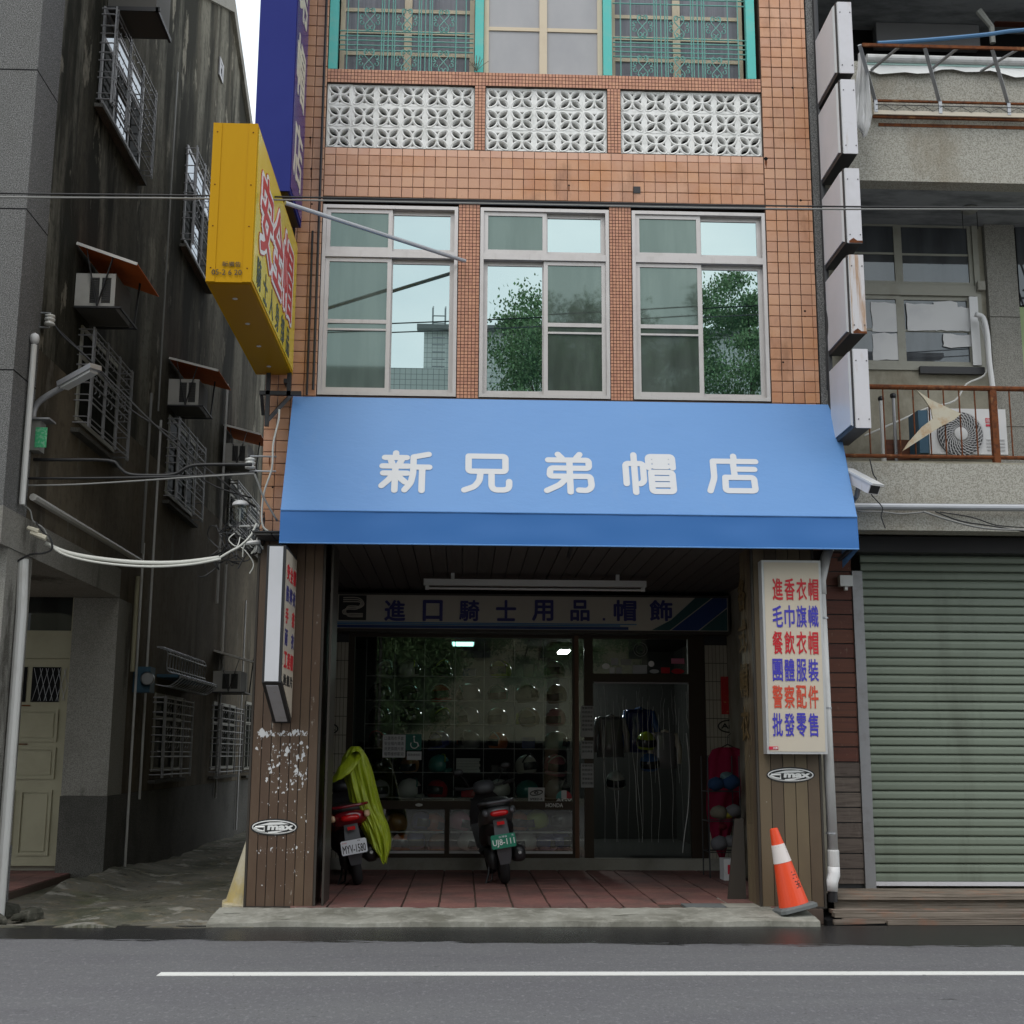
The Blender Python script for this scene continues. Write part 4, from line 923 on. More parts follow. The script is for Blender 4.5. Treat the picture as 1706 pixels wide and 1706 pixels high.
for ch, a, b, yt, yb in (('新', 627, 722, 750, 823), ('兄', 764, 856, 753, 824), ('弟', 904, 992, 753, 825), ('帽', 1037, 1125, 754, 826), ('店', 1176, 1263, 756, 826)):
    p = awp(a, yb); q = awp(b, yt); hh = (q-p).dot(su)
    rad = .0305
    stroke_char(ch, Vector((p.x+rad*.8, p.y, p.z))+su*rad+sn*.0005, X_, su, q.x-p.x-2*rad*.8, hh-2*rad, rad, 'white_letters', aw, .002)
# ================================================================= SIGNS
# long fascia sign above the shop glass
sg = thing('fascia_sign', 'long cream fascia sign with navy characters and blue swoosh above the shop glass', 'sign', (.8, 15.6, 2.905))
SY = 15.6
MB().box(-1.625, 3.245, SY, SY+.30, 2.905, 3.37).build('box', 'brown_trim', sg)
MB().box(-1.60, 3.22, SY-.008, SY-.001, 2.94, 3.345).build('face', 'sign_face', sg)
MB().box(-1.60, 1.9, SY-.013, SY-.009, 2.985, 3.0).box(-1.60, 2.1, SY-.013, SY-.009, 3.005, 3.018).build('stripe', 'sign_blue', sg)
MB().box(-1.60, 2.0, SY-.013, SY-.009, 2.945, 2.98).build('stripe', 'sign_navy', sg)
MB().prism([(2.28, 2.945), (2.50, 2.945), (3.02, 3.343), (2.82, 3.343), (2.52, 3.07)], 'y', SY-.014, SY-.0095).build('swoosh', 'sign_teal', sg)
MB().prism([(2.52, 2.945), (2.85, 2.945), (3.21, 3.23), (3.21, 3.343), (3.04, 3.343)], 'y', SY-.014, SY-.0095).build('swoosh', 'sign_navy', sg)
MB().prism([(2.87, 2.945), (3.21, 2.945), (3.21, 3.215)], 'y', SY-.014, SY-.0095).build('swoosh', 'sign_teal', sg)
MB().bar((2.51, SY-.014, 2.945), (3.03, SY-.014, 3.343), .012, .006).bar((2.86, SY-.014, 2.945), (3.21, SY-.014, 3.223), .012, .006).build('stripe', 'sign_face', sg)
def s6(px, py): return atY(px, py, SY)
for ch, a, b in zip('進口騎士用品帽飾', (640, 704, 765, 826, 886, 950, 1022, 1082), (676, 738, 799, 860, 922, 982, 1060, 1120)):
    p = s6(a, 1035); q = s6(b, 1000)
    text(ch, (p.x, SY-.0145, p.z), X_, Z_, q.x-p.x, q.z-p.z, 'navy_text', sg, .028, .004)
p = s6(1004, 1034); MB().box(p.x, p.x+.03, SY-.013, SY-.0085, p.z, p.z+.03).build('dot', 'navy_text', sg)
p = s6(564, 1033); q = s6(611, 992)
MB().box(p.x, q.x, SY-.012, SY-.0085, p.z, q.z).build('emblem_ground', 'black_ink', sg)
e = MB(); W_, H_ = q.x-p.x, q.z-p.z
for r_ in (.028, .002, -.024):
    path = [(.18, .80+r_/H_*.9), (.70, .80+r_/H_*.9), (.86, .72), (.86-abs(r_)*0, .62), (.70, .56-r_/H_*.9*0)]
for k, off in enumerate((.10, .0, -.10)):
    pts = [(.15, .82+off*.8), (.68, .82+off*.8), (.84+off*.5, .70+off*.2), (.80+off*.6, .56), (.62, .50-off*.6), (.34, .50-off*.6), (.20-off*.5, .38), (.24-off*.5, .24), (.40, .20+off*.6), (.88, .20+off*.6)]
    e.tube(smooth_path([(p.x+u*W_, SY-.0125, p.z+v*H_) for u, v in pts], 4), .0075, 5)
e.build('emblem', 'sign_face', sg)
# tube light on the soffit
tl = thing('tube_light', 'long unlit fluorescent batten under the arcade ceiling', 'lamp', (1.0, 14.2, 3.35))
a = atY(706, 964, 14.2); b = atY(1077, 968, 14.2)
MB().box(a.x+.3, a.x+.34, 14.21, 14.25, a.z, 3.43).box(b.x-.34, b.x-.3, 14.21, 14.25, a.z, 3.43).build('hanger', 'lamp_white', tl); MB().box(a.x, b.x, 14.2, 14.27, a.z-.07, a.z).build('batten', 'lamp_white', tl)
MB().tube([(a.x+.06, 14.20, a.z-.105), (b.x-.05, 14.20, a.z-.105)], .013, 8).build('tube', 'lamp_white', tl); MB().box(a.x+.02, a.x+.06, 14.18, 14.24, a.z-.12, a.z-.07).box(b.x-.06, b.x-.02, 14.18, 14.24, a.z-.12, a.z-.07).build('socket', 'lamp_white', tl)
# price board on the right post
bd = thing('price_board', 'cream light-box board with six rows of red and blue characters on the right post', 'sign', (3.1, 12.0, 1.47))
bx0, bx1, bz0, bz1, BY = 2.81, 3.375, 1.47, 3.275, 12.0
MB().box(bx0, bx1, BY, BY+.145, bz0, bz1).build('frame', 'board_frame', bd)
MB().box(bx0+.022, bx1-.022, BY-.004, BY-.0005, bz0+.022, bz1-.022).build('face', 'board_face', bd)
for row, m, yt, yb in (('進香衣帽', 'red_text', 964, 1000), ('毛巾旗幟', 'blue_text', 1009, 1045), ('餐飲衣帽', 'red_text', 1052, 1090), ('團體服裝', 'blue_text', 1098, 1135), ('警察配件', 'orange_text', 1142, 1180), ('批發零售', 'blue_text', 1188, 1227)):
    a = atY(1286, yb, BY); b = atY(1362, yt, BY); wch = (b.x-a.x)/4
    for i, ch in enumerate(row): text(ch, (a.x+i*wch+.008+.003*i, BY-.0065, a.z), X_, Z_, wch-.014, b.z-a.z, m, bd, .017, .002)
a = atY(1281, 1249, BY); MB().box(a.x, a.x+.085, BY-.008, BY-.0045, a.z, a.z+.03).build('maker_tag', 'red_label', bd)
text('大將', (a.x+.035, BY-.0095, a.z+.004), X_, Z_, .045, .022, 'white_ink', bd, .02, .001)
# oval stickers on both posts
def oval(px0, px1, py0, py1, Y, label):
    a = atY(px0, py1, Y); b = atY(px1, py0, Y); cx, cz = (a.x+b.x)/2, (a.z+b.z)/2; rx, rz = (b.x-a.x)/2, (b.z-a.z)/2
    t = thing('oval_sticker', label, 'sticker', (cx, Y, cz), 'oval brand stickers on the posts')
    def El(r1, r2, y0, y1, m, nm):
        MB().prism([(cx+r1*math.cos(2*math.pi*k/28), cz+r2*math.sin(2*math.pi*k/28)+.012*r1*math.cos(2*math.pi*k/28)) for k in range(28)], 'y', y0, y1).build(nm, m, t)
    El(rx, rz, Y-.002, Y, 'black_ink', 'ground')
    MB().tube([(cx+(rx-.018)*math.cos(2*math.pi*k/28), Y-.002, cz+(rz-.018)*math.sin(2*math.pi*k/28)) for k in range(28)], .006, 4, closed=True).build('rim', 'white_ink', t)
    MB().prism([(cx-rx*.72, cz+rz*.18), (cx+rx*.62, cz+rz*.36), (cx+rx*.3, cz+rz*.58), (cx-rx*.2, cz+rz*.55)], 'y', Y-.006, Y-.0025).prism([(cx-rx*.25, cz-rz*.55), (cx+rx*.55, cz-rz*.30), (cx+rx*.1, cz-rz*.66), (cx-rx*.25, cz-rz*.72)], 'y', Y-.0062, Y-.0025).build('flash', 'white_ink', t)
    text('max', (cx-rx*.30, Y-.006, cz-rz*.36), X_, Vector((.12, 0, 1)), rx*1.08, rz*.58, 'white_ink', t, .05, .003)
    g = MB(); g.tube([(cx-rx*.80, Y-.004, cz+rz*.02), (cx-rx*.42, Y-.004, cz+rz*.04), (cx-rx*.42, Y-.004, cz-rz*.48), (cx-rx*.62, Y-.004, cz-rz*.42), (cx-rx*.86, Y-.004, cz-rz*.12)], .010, 5); g.build('initial', 'white_ink', t)
oval(417, 497, 1364, 1392, 12.147, 'black and white oval brand sticker low on the left brown post')
oval(1277, 1357, 1278, 1304, 12.147, 'black and white oval brand sticker just under the price board')
pk_ = MB(); rndp = random.Random(4)
for (xa, xb, ya, yb_, n_, sz) in ((428, 512, 1218, 1226, 110, .016), (444, 512, 1238, 1300, 120, .013), (452, 505, 1300, 1322, 26, .018), (425, 515, 1412, 1422, 26, .012), (430, 512, 1330, 1480, 60, .006), (428, 436, 1228, 1250, 6, .02)):
    for k in range(n_):
        p = atY(rndp.uniform(xa, xb), rndp.uniform(ya, yb_), 12.148); m_ = rndp.randint(6, 11); sk = min(.03, sz*.38*rndp.expovariate(1)+.0015); a0 = rndp.uniform(0, 6)
        pk_.prism([(p.x+sk*rndp.uniform(.25, 1.1)*math.cos(a0+2*math.pi*j/m_), p.z+sk*rndp.uniform(.3, 1.6)*math.sin(a0+2*math.pi*j/m_)) for j in range(m_)], 'y', 12.1495-rndp.uniform(0, .0008), 12.1515)
pk_.build('peeled_paper', 'paper', pl, kind='stuff')
# left narrow light box with slanting foot
def P(x, y, z): return Vector((x, y, z))
lb = thing('light_box_sign', 'narrow light-box sign with dark frame and slanted foot in front of the left post', 'sign', (-1.86, 11.8, 1.8))
a = atY(464, 1137, 11.36); xR = a.x+.02; xl = atY(440, 1137, 11.36).x-.02; z0f = a.z; zt_ = atY(452, 908, 11.36).z; y0b, y1b = 11.36, 12.13; z0r = z0f-.33
def slab(x0, x1, y0, y1, zt, zf, zr, mb=None):
    mb = mb or MB(); f = lambda y: zf+(zr-zf)*(y-y0b)/(y1b-y0b)
    return mb.hexa([(x0, y0, f(y0)+(zf-z0f)*0), (x1, y0, f(y0)), (x1, y1, f(y1)), (x0, y1, f(y1)), (x0, y0, zt), (x1, y0, zt), (x1, y1, zt), (x0, y1, zt)])
slab(xl, xR, y0b, y1b, zt_, z0f, z0r).build('box', 'dark_metal', lb)
MB().box(xl+.022, xR-.022, y0b-.008, y0b-.001, z0f+.01, zt_-.012).build('front_panel', 'pale_acrylic', lb)
MB().hexa([(xl+.03, y0b+.05, z0f-.028), (xR-.03, y0b+.05, z0f-.028), (xR-.03, y1b-.04, z0r+.012), (xl+.03, y1b-.04, z0r+.012), (xl+.03, y0b+.05, z0f-.01), (xR-.03, y0b+.05, z0f-.01), (xR-.03, y1b-.04, z0r+.03), (xl+.03, y1b-.04, z0r+.03)]).build('under_panel', 'pale_panel', lb)
MB().hexa([(xR+.001, y0b+.04, z0f+.02), (xR+.006, y0b+.04, z0f+.02), (xR+.006, y1b-.03, z0r+.05), (xR+.001, y1b-.03, z0r+.05), (xR+.001, y0b+.04, zt_-.03), (xR+.006, y0b+.04, zt_-.03), (xR+.006, y1b-.03, zt_-.03), (xR+.001, y1b-.03, zt_-.03)]).build('side_panel', 'board_face', lb)
rws = [('安全帽', 'red_text'), ('防摔衣', 'navy_text'), ('手　套', 'red_text'), ('雨　衣', 'navy_text'), ('工程帽', 'red_text'), ('換鏡片', 'black_ink')]
for i, (s_, m) in enumerate(rws):
    hch = .145 if i < 5 else .10; zz = zt_-.29-i*.195+(0 if i < 5 else .04)
    for k, ch in enumerate(s_):
        if ch != '　': text(ch, (xR+.0065, y0b+.09+k*.215, zz), Y_, Z_, .175, hch, m, lb, .03, .003)
# yellow projecting sign
ys = thing('projecting_sign', 'big yellow projecting box sign with red outlined characters, lit-dot underside', 'sign', (-1.87, 10.9, 5.085))
yx0, yx1, yy0, yy1, yz0, yz1 = -2.055, -1.70, 9.70, 12.22, 5.085, 6.43
MB().box(yx0, yx1, yy0, yy1, yz0, yz1).build('box', 'yellow_metal', ys)
for x in (yx0+.035, yx1-.035):
    MB().box(x-.035, x+.035, yy0-.006, yy0-.001, yz0+.002, yz1-.002).build('edge_strip', 'yellow_metal', ys)
rv = MB().lathe([(.006, -.006), (.004, -.010), (.001, -.011)], n=8, axis='y').mesh('rivet', 'rust')
for x in (yx0+.035, yx1-.035):
    for z in (5.2, 5.55, 5.9, 6.35): piece('rivet', rv, (x, yy0-.001, z), ys)
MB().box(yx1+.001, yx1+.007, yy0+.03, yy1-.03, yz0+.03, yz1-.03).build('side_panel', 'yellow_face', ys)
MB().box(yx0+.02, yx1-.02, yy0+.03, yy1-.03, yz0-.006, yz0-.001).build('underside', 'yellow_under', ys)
for k in range(4): MB().lathe([(.022, -.012), (.018, -.0065)], c=(yx0+.17, yy0+.35+k*.62, yz0), n=10).build('downlight', 'lamp_white', ys)
def stext(s_, yA, yB, zA, zB, gap, m, off, xx, pf=0, par=ys):
    n = len(s_); w_ = (yB-yA)/n
    for i, ch in enumerate(s_): text(ch, (xx, yA+i*w_+gap/2-pf, zA-pf), Y_, Z_, w_-gap+2*pf, zB-zA+2*pf, m, par, off, .003)
stext('安全帽', yy0+.22, yy1-.32, 5.48, 6.20, .02, 'red_ink', .085, yx1+.0075, .045)
stext('安全帽', yy0+.22, yy1-.32, 5.48, 6.20, .02, 'white_ink', .075, yx1+.0115, .036)
stext('安全帽', yy0+.22, yy1-.32, 5.48, 6.20, .06, 'red_ink', .012, yx1+.0155)
stext('騎士人身部品', yy0+.12, yy1-.30, 5.14, 5.40, .14, 'dark_ink', .012, yx1+.0075)
t_ = MB(); text('新廣告', (yx0+.125, yy0-.0105, yz0+.125), X_, Z_, .145, .042, None, ys, .0, .002, mb=t_); text('05-2 6 20', (yx0+.045, yy0-.0105, yz0+.055), X_, Z_, .235, .045, None, ys, .0, .002, mb=t_)
t_.build('lettering', 'black_ink', ys)
for z in (5.0, 5.6): MB().bar((-1.75, yy1-.1, z), (-1.75, 12.3, z), .04, .04).build('arm', 'dark_metal', ys)
yb = MB()
yb.bar((-2.0, 12.15, 4.88), (-1.6, 12.15, 4.88), .04, .04).bar((-1.92, 12.15, 4.55), (-1.92, 12.15, 5.09), .04, .04).bar((-1.72, 12.15, 4.86), (-1.72, 12.15, 5.09), .04, .04).bar((-1.92, 12.15, 4.6), (-1.72, 12.29, 4.9), .035, .035).bar((-1.98, 12.15, 4.86), (-1.98, 12.29, 4.70), .03, .03)
yb.build('bracket', 'dark_metal', ys)
# brace pole from sign to facade
bp = MB().tube([atY(475, 338, 10.9), atY(775, 435, 12.26)], .020, 10); pole_a = atY(775, 435, 12.26)
bpo = bp.build('brace_pole', 'galv'); tag(bpo, 'pale metal brace pole running from the signs to the tiles between the upper windows', 'pole')
# blue vertical sign
bs = thing('projecting_sign', 'tall navy blue projecting box sign with cream characters behind the yellow sign', 'sign', (-1.6, 11.8, 6.6))
bX1 = atY(482.5, 318, 11.30).x; bX0 = atY(425, 203, 11.30).x; bz = atY(482.5, 318, 11.30).z; by0, by1 = 11.30, 12.16
MB().box(bX0, bX1, by0, by1, bz, 11.4).build('box', 'blue_panel', bs)
MB().box(bX1+.001, bX1+.006, by0+.03, by1-.02, bz+.05, 11.38).build('side_panel', 'purple_face', bs)
MB().box(bX0+.02, bX1-.02, by0+.02, by1-.02, bz-.004, bz-.0005).build('underside', 'black_plastic', bs)
for i, ch in enumerate('新兄弟帽店'): 
    zc = bz+.24+(4-i)*.86
    text(ch, (bX1+.0065, by0+.12, zc), Y_, Z_, .58, .64, 'cream_letters', bs, .02, .003)
for z in (6.4, 7.3, 8.3, 9.2): MB().bar((bX1-.08, by1, z), (bX1-.08, 12.3, z), .04, .04).bar((bX1-.08, 12.24, z-.35), (bX1-.08, 12.24, z+.4), .025, .025).build('bracket', 'dark_metal', bs)
MB().tube([(-1.50, 12.25, 4.95), (-1.50, 12.25, 9.9)], .014, 6).build('conduit', 'dark_metal', bs); MB().tube([(-1.56, 12.26, 4.9), (-1.56, 12.26, 6.6)], .012, 6).build('conduit', 'dark_metal', bs)
# five blank projecting light boxes at the right
wx0, wx1 = atY(1395, 118, 11.52).x, atY(1425, 118, 11.52).x
specs = [(4, 122, 'pale_panel', 'topmost blank projecting light box beside the balcony house'), (133, 256, 'pale_panel', 'second blank light box from the top, torn plastic hanging next to it'), (281, 405, 'pale_panel', 'middle one of the five blank light boxes, rusty at its bottom corner'), (425, 556, 'rusty_panel', 'fourth blank light box with a long orange rust streak down its front'), (582, 713, 'pale_panel', 'lowest blank projecting light box, just above the awning corner')]
for (y0, y1, m, lab) in specs:
    xs = 1410+ (y0-4)*.05; zt2 = atY(xs, y0, 11.52).z; zb2 = atY(xs, y1, 11.52).z
    t = thing('projecting_light_box', lab, 'sign', ((wx0+wx1)/2, 11.9, zb2), 'five blank projecting light boxes')
    MB().box(wx0+.012, wx1-.012, 11.53, 12.24, zb2+.006, zt2).build('box', 'dark_metal', t)
    MB().box(wx0+.03, wx1-.012, 11.515, 11.528, zb2, zt2+.002).build('front_panel', m, t)
    MB().box(wx0, wx0+.011, 11.60, 12.22, zb2+.05, zt2-.01).build('side_panel', 'pale_acrylic', t)
    MB().hexa([(wx0, 11.60, zb2+.05), (wx0+.012, 11.60, zb2+.05), (wx0+.030, 11.516, zb2), (wx0+.028, 11.516, zb2), (wx0, 11.60, zt2-.01), (wx0+.012, 11.60, zt2-.01), (wx0+.030, 11.516, zt2), (wx0+.028, 11.516, zt2)]).build('chamfer', 'white_plastic', t)
    MB().box(wx1-.011, wx1, 11.60, 12.22, zb2+.03, zt2-.03).build('side_panel', 'pale_acrylic', t)
    sc_ = MB()
    for (dx, dz) in ((.05, .06), (.05, -.08), (.15, .06), (.15, -.08)): sc_.lathe([(.006, 11.510), (.006, 11.516)], c=(wx0+dx, 0, (zt2 if dz < 0 else zb2)+dz*1.4), n=6, axis='y')
    sc_.build('screws', 'dark_metal', t)
    if m == 'rusty_panel' or 'middle' in lab:
        MB().box(wx0+.04, wx1-.012, 11.508, 11.514, zb2, zb2+.022).prism([(wx0+.04, zb2+.02), (wx0+.08, zb2+.05), (wx0+.12, zb2+.018)], 'y', 11.509, 11.5145).build('rust_patch', 'rust', t)
MB_ = MB().tube([(wx0+.02, 12.27, 3.9), (wx0+.03, 12.27, 10.5)], .03, 8); tag(MB_.build('sign_mast', 'dark_metal'), 'dark steel mast carrying the five blank light boxes', 'pole')
# ================================================================= SCOOTERS
def ring(y, cx, cz, hw, hh, n=16, p=2.6):
    o = []
    for j in range(n):
        a = 2*math.pi*j/n; c, s_ = math.cos(a), math.sin(a)
        o.append((cx+hw*math.copysign(abs(c)**(2/p), c), y, cz+hh*math.copysign(abs(s_)**(2/p), s_)))
    return o
def scooter(label, body, accent, plate_m, ptxt, ptm, seat_h, wf=1.0, name='scooter'):
    t = thing(name, label, 'scooter')
    def wheel(y, nm, steer=0):
        w_ = MB(); prof = []
        R0, r0 = .178, .055
        rings = []
        for k in range(28):
            a = 2*math.pi*k/28; rings.append([((r0*1.0)*math.cos(2*math.pi*j/10), y+(R0+r0*math.sin(2*math.pi*j/10))*math.cos(a), .233+(R0+r0*math.sin(2*math.pi*j/10))*math.sin(a)) for j in range(10)])
        rings.append(rings[0]); w_.loft(rings, cap=False); wo = w_.build(nm, 'tyre', t, smooth=True)
        rim = MB().lathe([(.132, -.035), (.12, -.02), (.05, -.03), (.05, .03), (.12, .02), (.132, .035)], c=(0, y, .233), n=18, axis='x')
        for k in range(5): a = k*2*math.pi/5; rim.bar((0, y, .233), (0, y+.13*math.cos(a), .233+.13*math.sin(a)), .04, .03, up=(1, 0, 0))
        rim.build('rim', 'grey_metal', wo)
    wheel(0, 'rear_wheel'); wheel(1.24, 'front_wheel')
    def rw(y, cx, cz, hw, hh, n=16): return ring(y, cx, cz, hw*wf, hh*(1+(wf-1)*.35), n)
    # tail and side body
    bd_ = MB().loft([rw(-.42, 0, seat_h-.07, .05, .03), rw(-.39, 0, seat_h-.075, .115, .055), rw(-.28, 0, seat_h-.10, .150, .085), rw(-.05, 0, seat_h-.13, .165, .115), rw(.20, 0, seat_h-.20, .165, .16), rw(.42, 0, seat_h-.30, .14, .15), rw(.55, 0, seat_h-.40, .12, .10)])
    bd_.build('tail_body', body, t, smooth=True)
    MB().loft([rw(-.22, 0, seat_h-.20, .10, .06), rw(-.05, 0, seat_h-.26, .155, .11), rw(.22, 0, seat_h-.33, .17, .14), rw(.5, 0, seat_h-.40, .15, .10)]).build('lower_body', 'black_plastic', t, smooth=True)
    MB().loft([rw(-.36, 0, seat_h+.0, .06, .02), rw(-.30, 0, seat_h+.01, .135, .045), rw(-.05, 0, seat_h+.02, .150, .055), rw(.20, 0, seat_h-.02, .145, .055), rw(.42, 0, seat_h-.05, .10, .045), rw(.52, 0, seat_h-.07, .05, .02)]).build('seat', 'seat_vinyl', t, smooth=True)
    gr = MB(); gr.tube(smooth_path([(-.145*wf, -.02, seat_h+.005), (-.165*wf, -.25, seat_h+.03), (-.11*wf, -.41, seat_h+.035), (0, -.44, seat_h+.035), (.11*wf, -.41, seat_h+.035), (.165*wf, -.25, seat_h+.03), (.145*wf, -.02, seat_h+.005)], 4), .016, 8); gr.build('grab_rail', accent, t, smooth=True)
    # tail light cluster
    MB().loft([ring(-.455, 0, seat_h-.085, .075, .018), ring(-.44, 0, seat_h-.085, .095, .030), ring(-.40, 0, seat_h-.08, .10, .036)]).build('tail_light', 'tail_red', t, smooth=True)
    for sx in (-1, 1):
        MB().loft([ring(-.425, sx*.125*wf, seat_h-.075, .015, .018, 10), ring(-.405, sx*.13*wf, seat_h-.07, .028, .034, 10), ring(-.34, sx*.145*wf, seat_h-.065, .025, .034, 10)]).build('indicator', 'amber' if body == 'scooter_red' else 'grey_plastic', t, smooth=True)
        MB().tube([(sx*.10, -.10, seat_h-.16), (sx*.09, -.02, .30)], .018, 8).tube([(sx*.10, -.08, seat_h-.18+.0), (sx*.098, -.05, .44)], .034, 10).build('shock_absorber', 'dark_metal', t)
    # mudguard, plate
    MB().loft([[(-.07, -.36, seat_h-.15), (.07, -.36, seat_h-.15), (.07, -.34, seat_h-.15), (-.07, -.34, seat_h-.15)], [(-.085, -.40, .46), (.085, -.40, .46), (.085, -.385, .46), (-.085, -.385, .46)], [(-.075, -.37, .34), (.075, -.37, .34), (.075, -.355, .34), (-.075, -.355, .34)], [(-.055, -.33, .235), (.055, -.33, .235), (.055, -.318, .235), (-.055, -.318, .235)]]).build('mudguard', 'grey_plastic', t, smooth=False)
    MB().box(-.04, .04, -.43, -.40, seat_h-.205, seat_h-.17).build('reflector', 'tail_red', t)
    pz = seat_h-.375; pl_ = MB(); pw, ph = .132, .072
    pl_.prism([(-pw, -ph+.012), (-pw+.012, -ph), (pw-.012, -ph), (pw, -ph+.012), (pw, ph-.012), (pw-.012, ph), (-pw+.012, ph), (-pw, ph-.012)], 'y', -.442, -.436)
    pl_.v = [(v[0], v[1], v[2]+pz) for v in pl_.v]; po = pl_.build('number_plate', plate_m, t)
    text(ptxt, (-.118, -.4425, pz-.058), X_, Z_, .236, .082, ptm, po, .012, .0015)
    if plate_m == 'plate_white': text('台灣省', (-.12, -.4425, pz+.042), X_, Z_, .05, .014, 'orange_text', po, .0, .001); text('電動', (.04, -.4425, pz+.05), X_, Z_, .03, .012, 'black_ink', po, 0, .001)
    else: text('台灣省', (-.045, -.4425, pz+.036), X_, Z_, .09, .022, 'plate_white', po, .0, .001); text('輕', (.095, -.4425, pz+.04), X_, Z_, .02, .02, 'plate_white', po, 0, .001)
    # engine, exhaust, stand
    MB().loft([ring(-.10, -.10, .26, .04, .09), ring(.1, -.11, .28, .05, .10), ring(.42, -.10, .30, .045, .085)]).build('engine_case', 'dark_metal', t, smooth=True)
    MB().loft([ring(-.30, .165, .32, .045, .055), ring(-.26, .17, .32, .068, .09), ring(.02, .17, .31, .072, .10), ring(.22, .14, .28, .045, .06)]).build('exhaust', 'black_plastic', t, smooth=True)
    MB().lathe([(.017, -.32), (.017, -.295)], c=(.17, 0, .33), n=10, axis='y').build('exhaust_tip', 'chrome', t)
    MB().tube([(-.12, .12, .28), (-.16, .08, .12), (-.22, .02, .012)], .011, 6).tube([(-.08, .20, .22), (-.13, .12, .05), (-.19, .10, .03)], .010, 6).build('stand', 'dark_metal', t)
    # floor, leg shield, steering
    MB().loft([ring(.50, 0, .33, .13, .06), ring(.70, 0, .29, .16, .035), ring(.92, 0, .31, .16, .04)]).build('floorboard', 'black_plastic', t, smooth=True)
    MB().loft([[(x_, y_, z_) for x_, y_, z_ in r_] for r_ in [[(-.17, .90, .34), (.17, .90, .34), (.14, 1.02, .34), (-.14, 1.02, .34)], [(-.21, .94, .62), (.21, .94, .62), (.14, 1.10, .62), (-.14, 1.10, .62)], [(-.17, .88, .88), (.17, .88, .88), (.10, 1.02, .88), (-.10, 1.02, .88)], [(-.08, .84, .98), (.08, .84, .98), (.06, .92, .98), (-.06, .92, .98)]]]).build('leg_shield', 'black_plastic', t, smooth=False)
    MB().loft([ring(.76, 0, 1.00, .06, .04), ring(.82, 0, 1.02, .13, .075), ring(.92, 0, 1.02, .12, .08), ring(1.0, 0, 1.0, .07, .05)]).build('handlebar_cowl', accent if accent != 'scooter_red' else 'black_plastic', t, smooth=True)
    MB().tube([(-.34, .74, 1.05), (-.22, .80, 1.03), (0, .84, 1.02), (.22, .80, 1.03), (.34, .74, 1.05)], .014, 8).build('handlebar', 'dark_metal', t)
    for sx in (-1, 1):
        MB().tube([(sx*.225, .80, 1.03), (sx*.35, .735, 1.052)], .021, 10).build('grip', 'seat_vinyl', t)
        MB().tube([(sx*.17, .82, 1.05), (sx*.22, .80, 1.15), (sx*.25, .78, 1.19)], .006, 6).build('mirror_stalk', 'dark_metal', t)
        MB().ell((sx*.28, .78, 1.23), (.062, .018, .042), 12, 6).build('mirror', 'black_plastic', t, smooth=True)
        MB().tube([(sx*.20, .84, 1.035), (sx*.30, .84, 1.03), (sx*.34, .80, 1.03)], .006, 5).build('lever', 'galv', t)
    MB().tube([(0, .95, .95), (0, 1.18, .40)], .03, 8).tube([(.07, 1.2, .45), (.075, 1.24, .233)], .02, 8).tube([(-.07, 1.2, .45), (-.075, 1.24, .233)], .02, 8).build('fork', 'dark_metal', t)
    MB().loft([ring(1.02, 0, .44, .05, .05), ring(1.18, 0, .51, .075, .04), ring(1.36, 0, .46, .06, .04), ring(1.46, 0, .36, .04, .04)]).build('front_mudguard', body, t, smooth=True)
    return t
s1 = scooter('red scooter with a white number plate, half covered by the yellow-green raincoat', 'scooter_red', 'scooter_red', 'plate_white', 'MYV-1580', 'black_ink', .80, 1.35)
s2 = scooter('dark grey scooter with a green number plate, parked before the middle of the window', 'scooter_grey', 'grey_plastic', 'plate_green', 'UJ8-111', 'white_ink', .86, 1.12)
for sct, px, py, lean, yaw, sc_f in ((s1, 597, 1474, -10, 7, 1.0), (s2, 842, 1472, -9, 5, .98)):
    g = atZ(px, py, .1)
    sct.location = (g.x, g.y, .099); sct.rotation_euler = (0, R(lean), R(yaw)); sct.scale = (sc_f,)*3
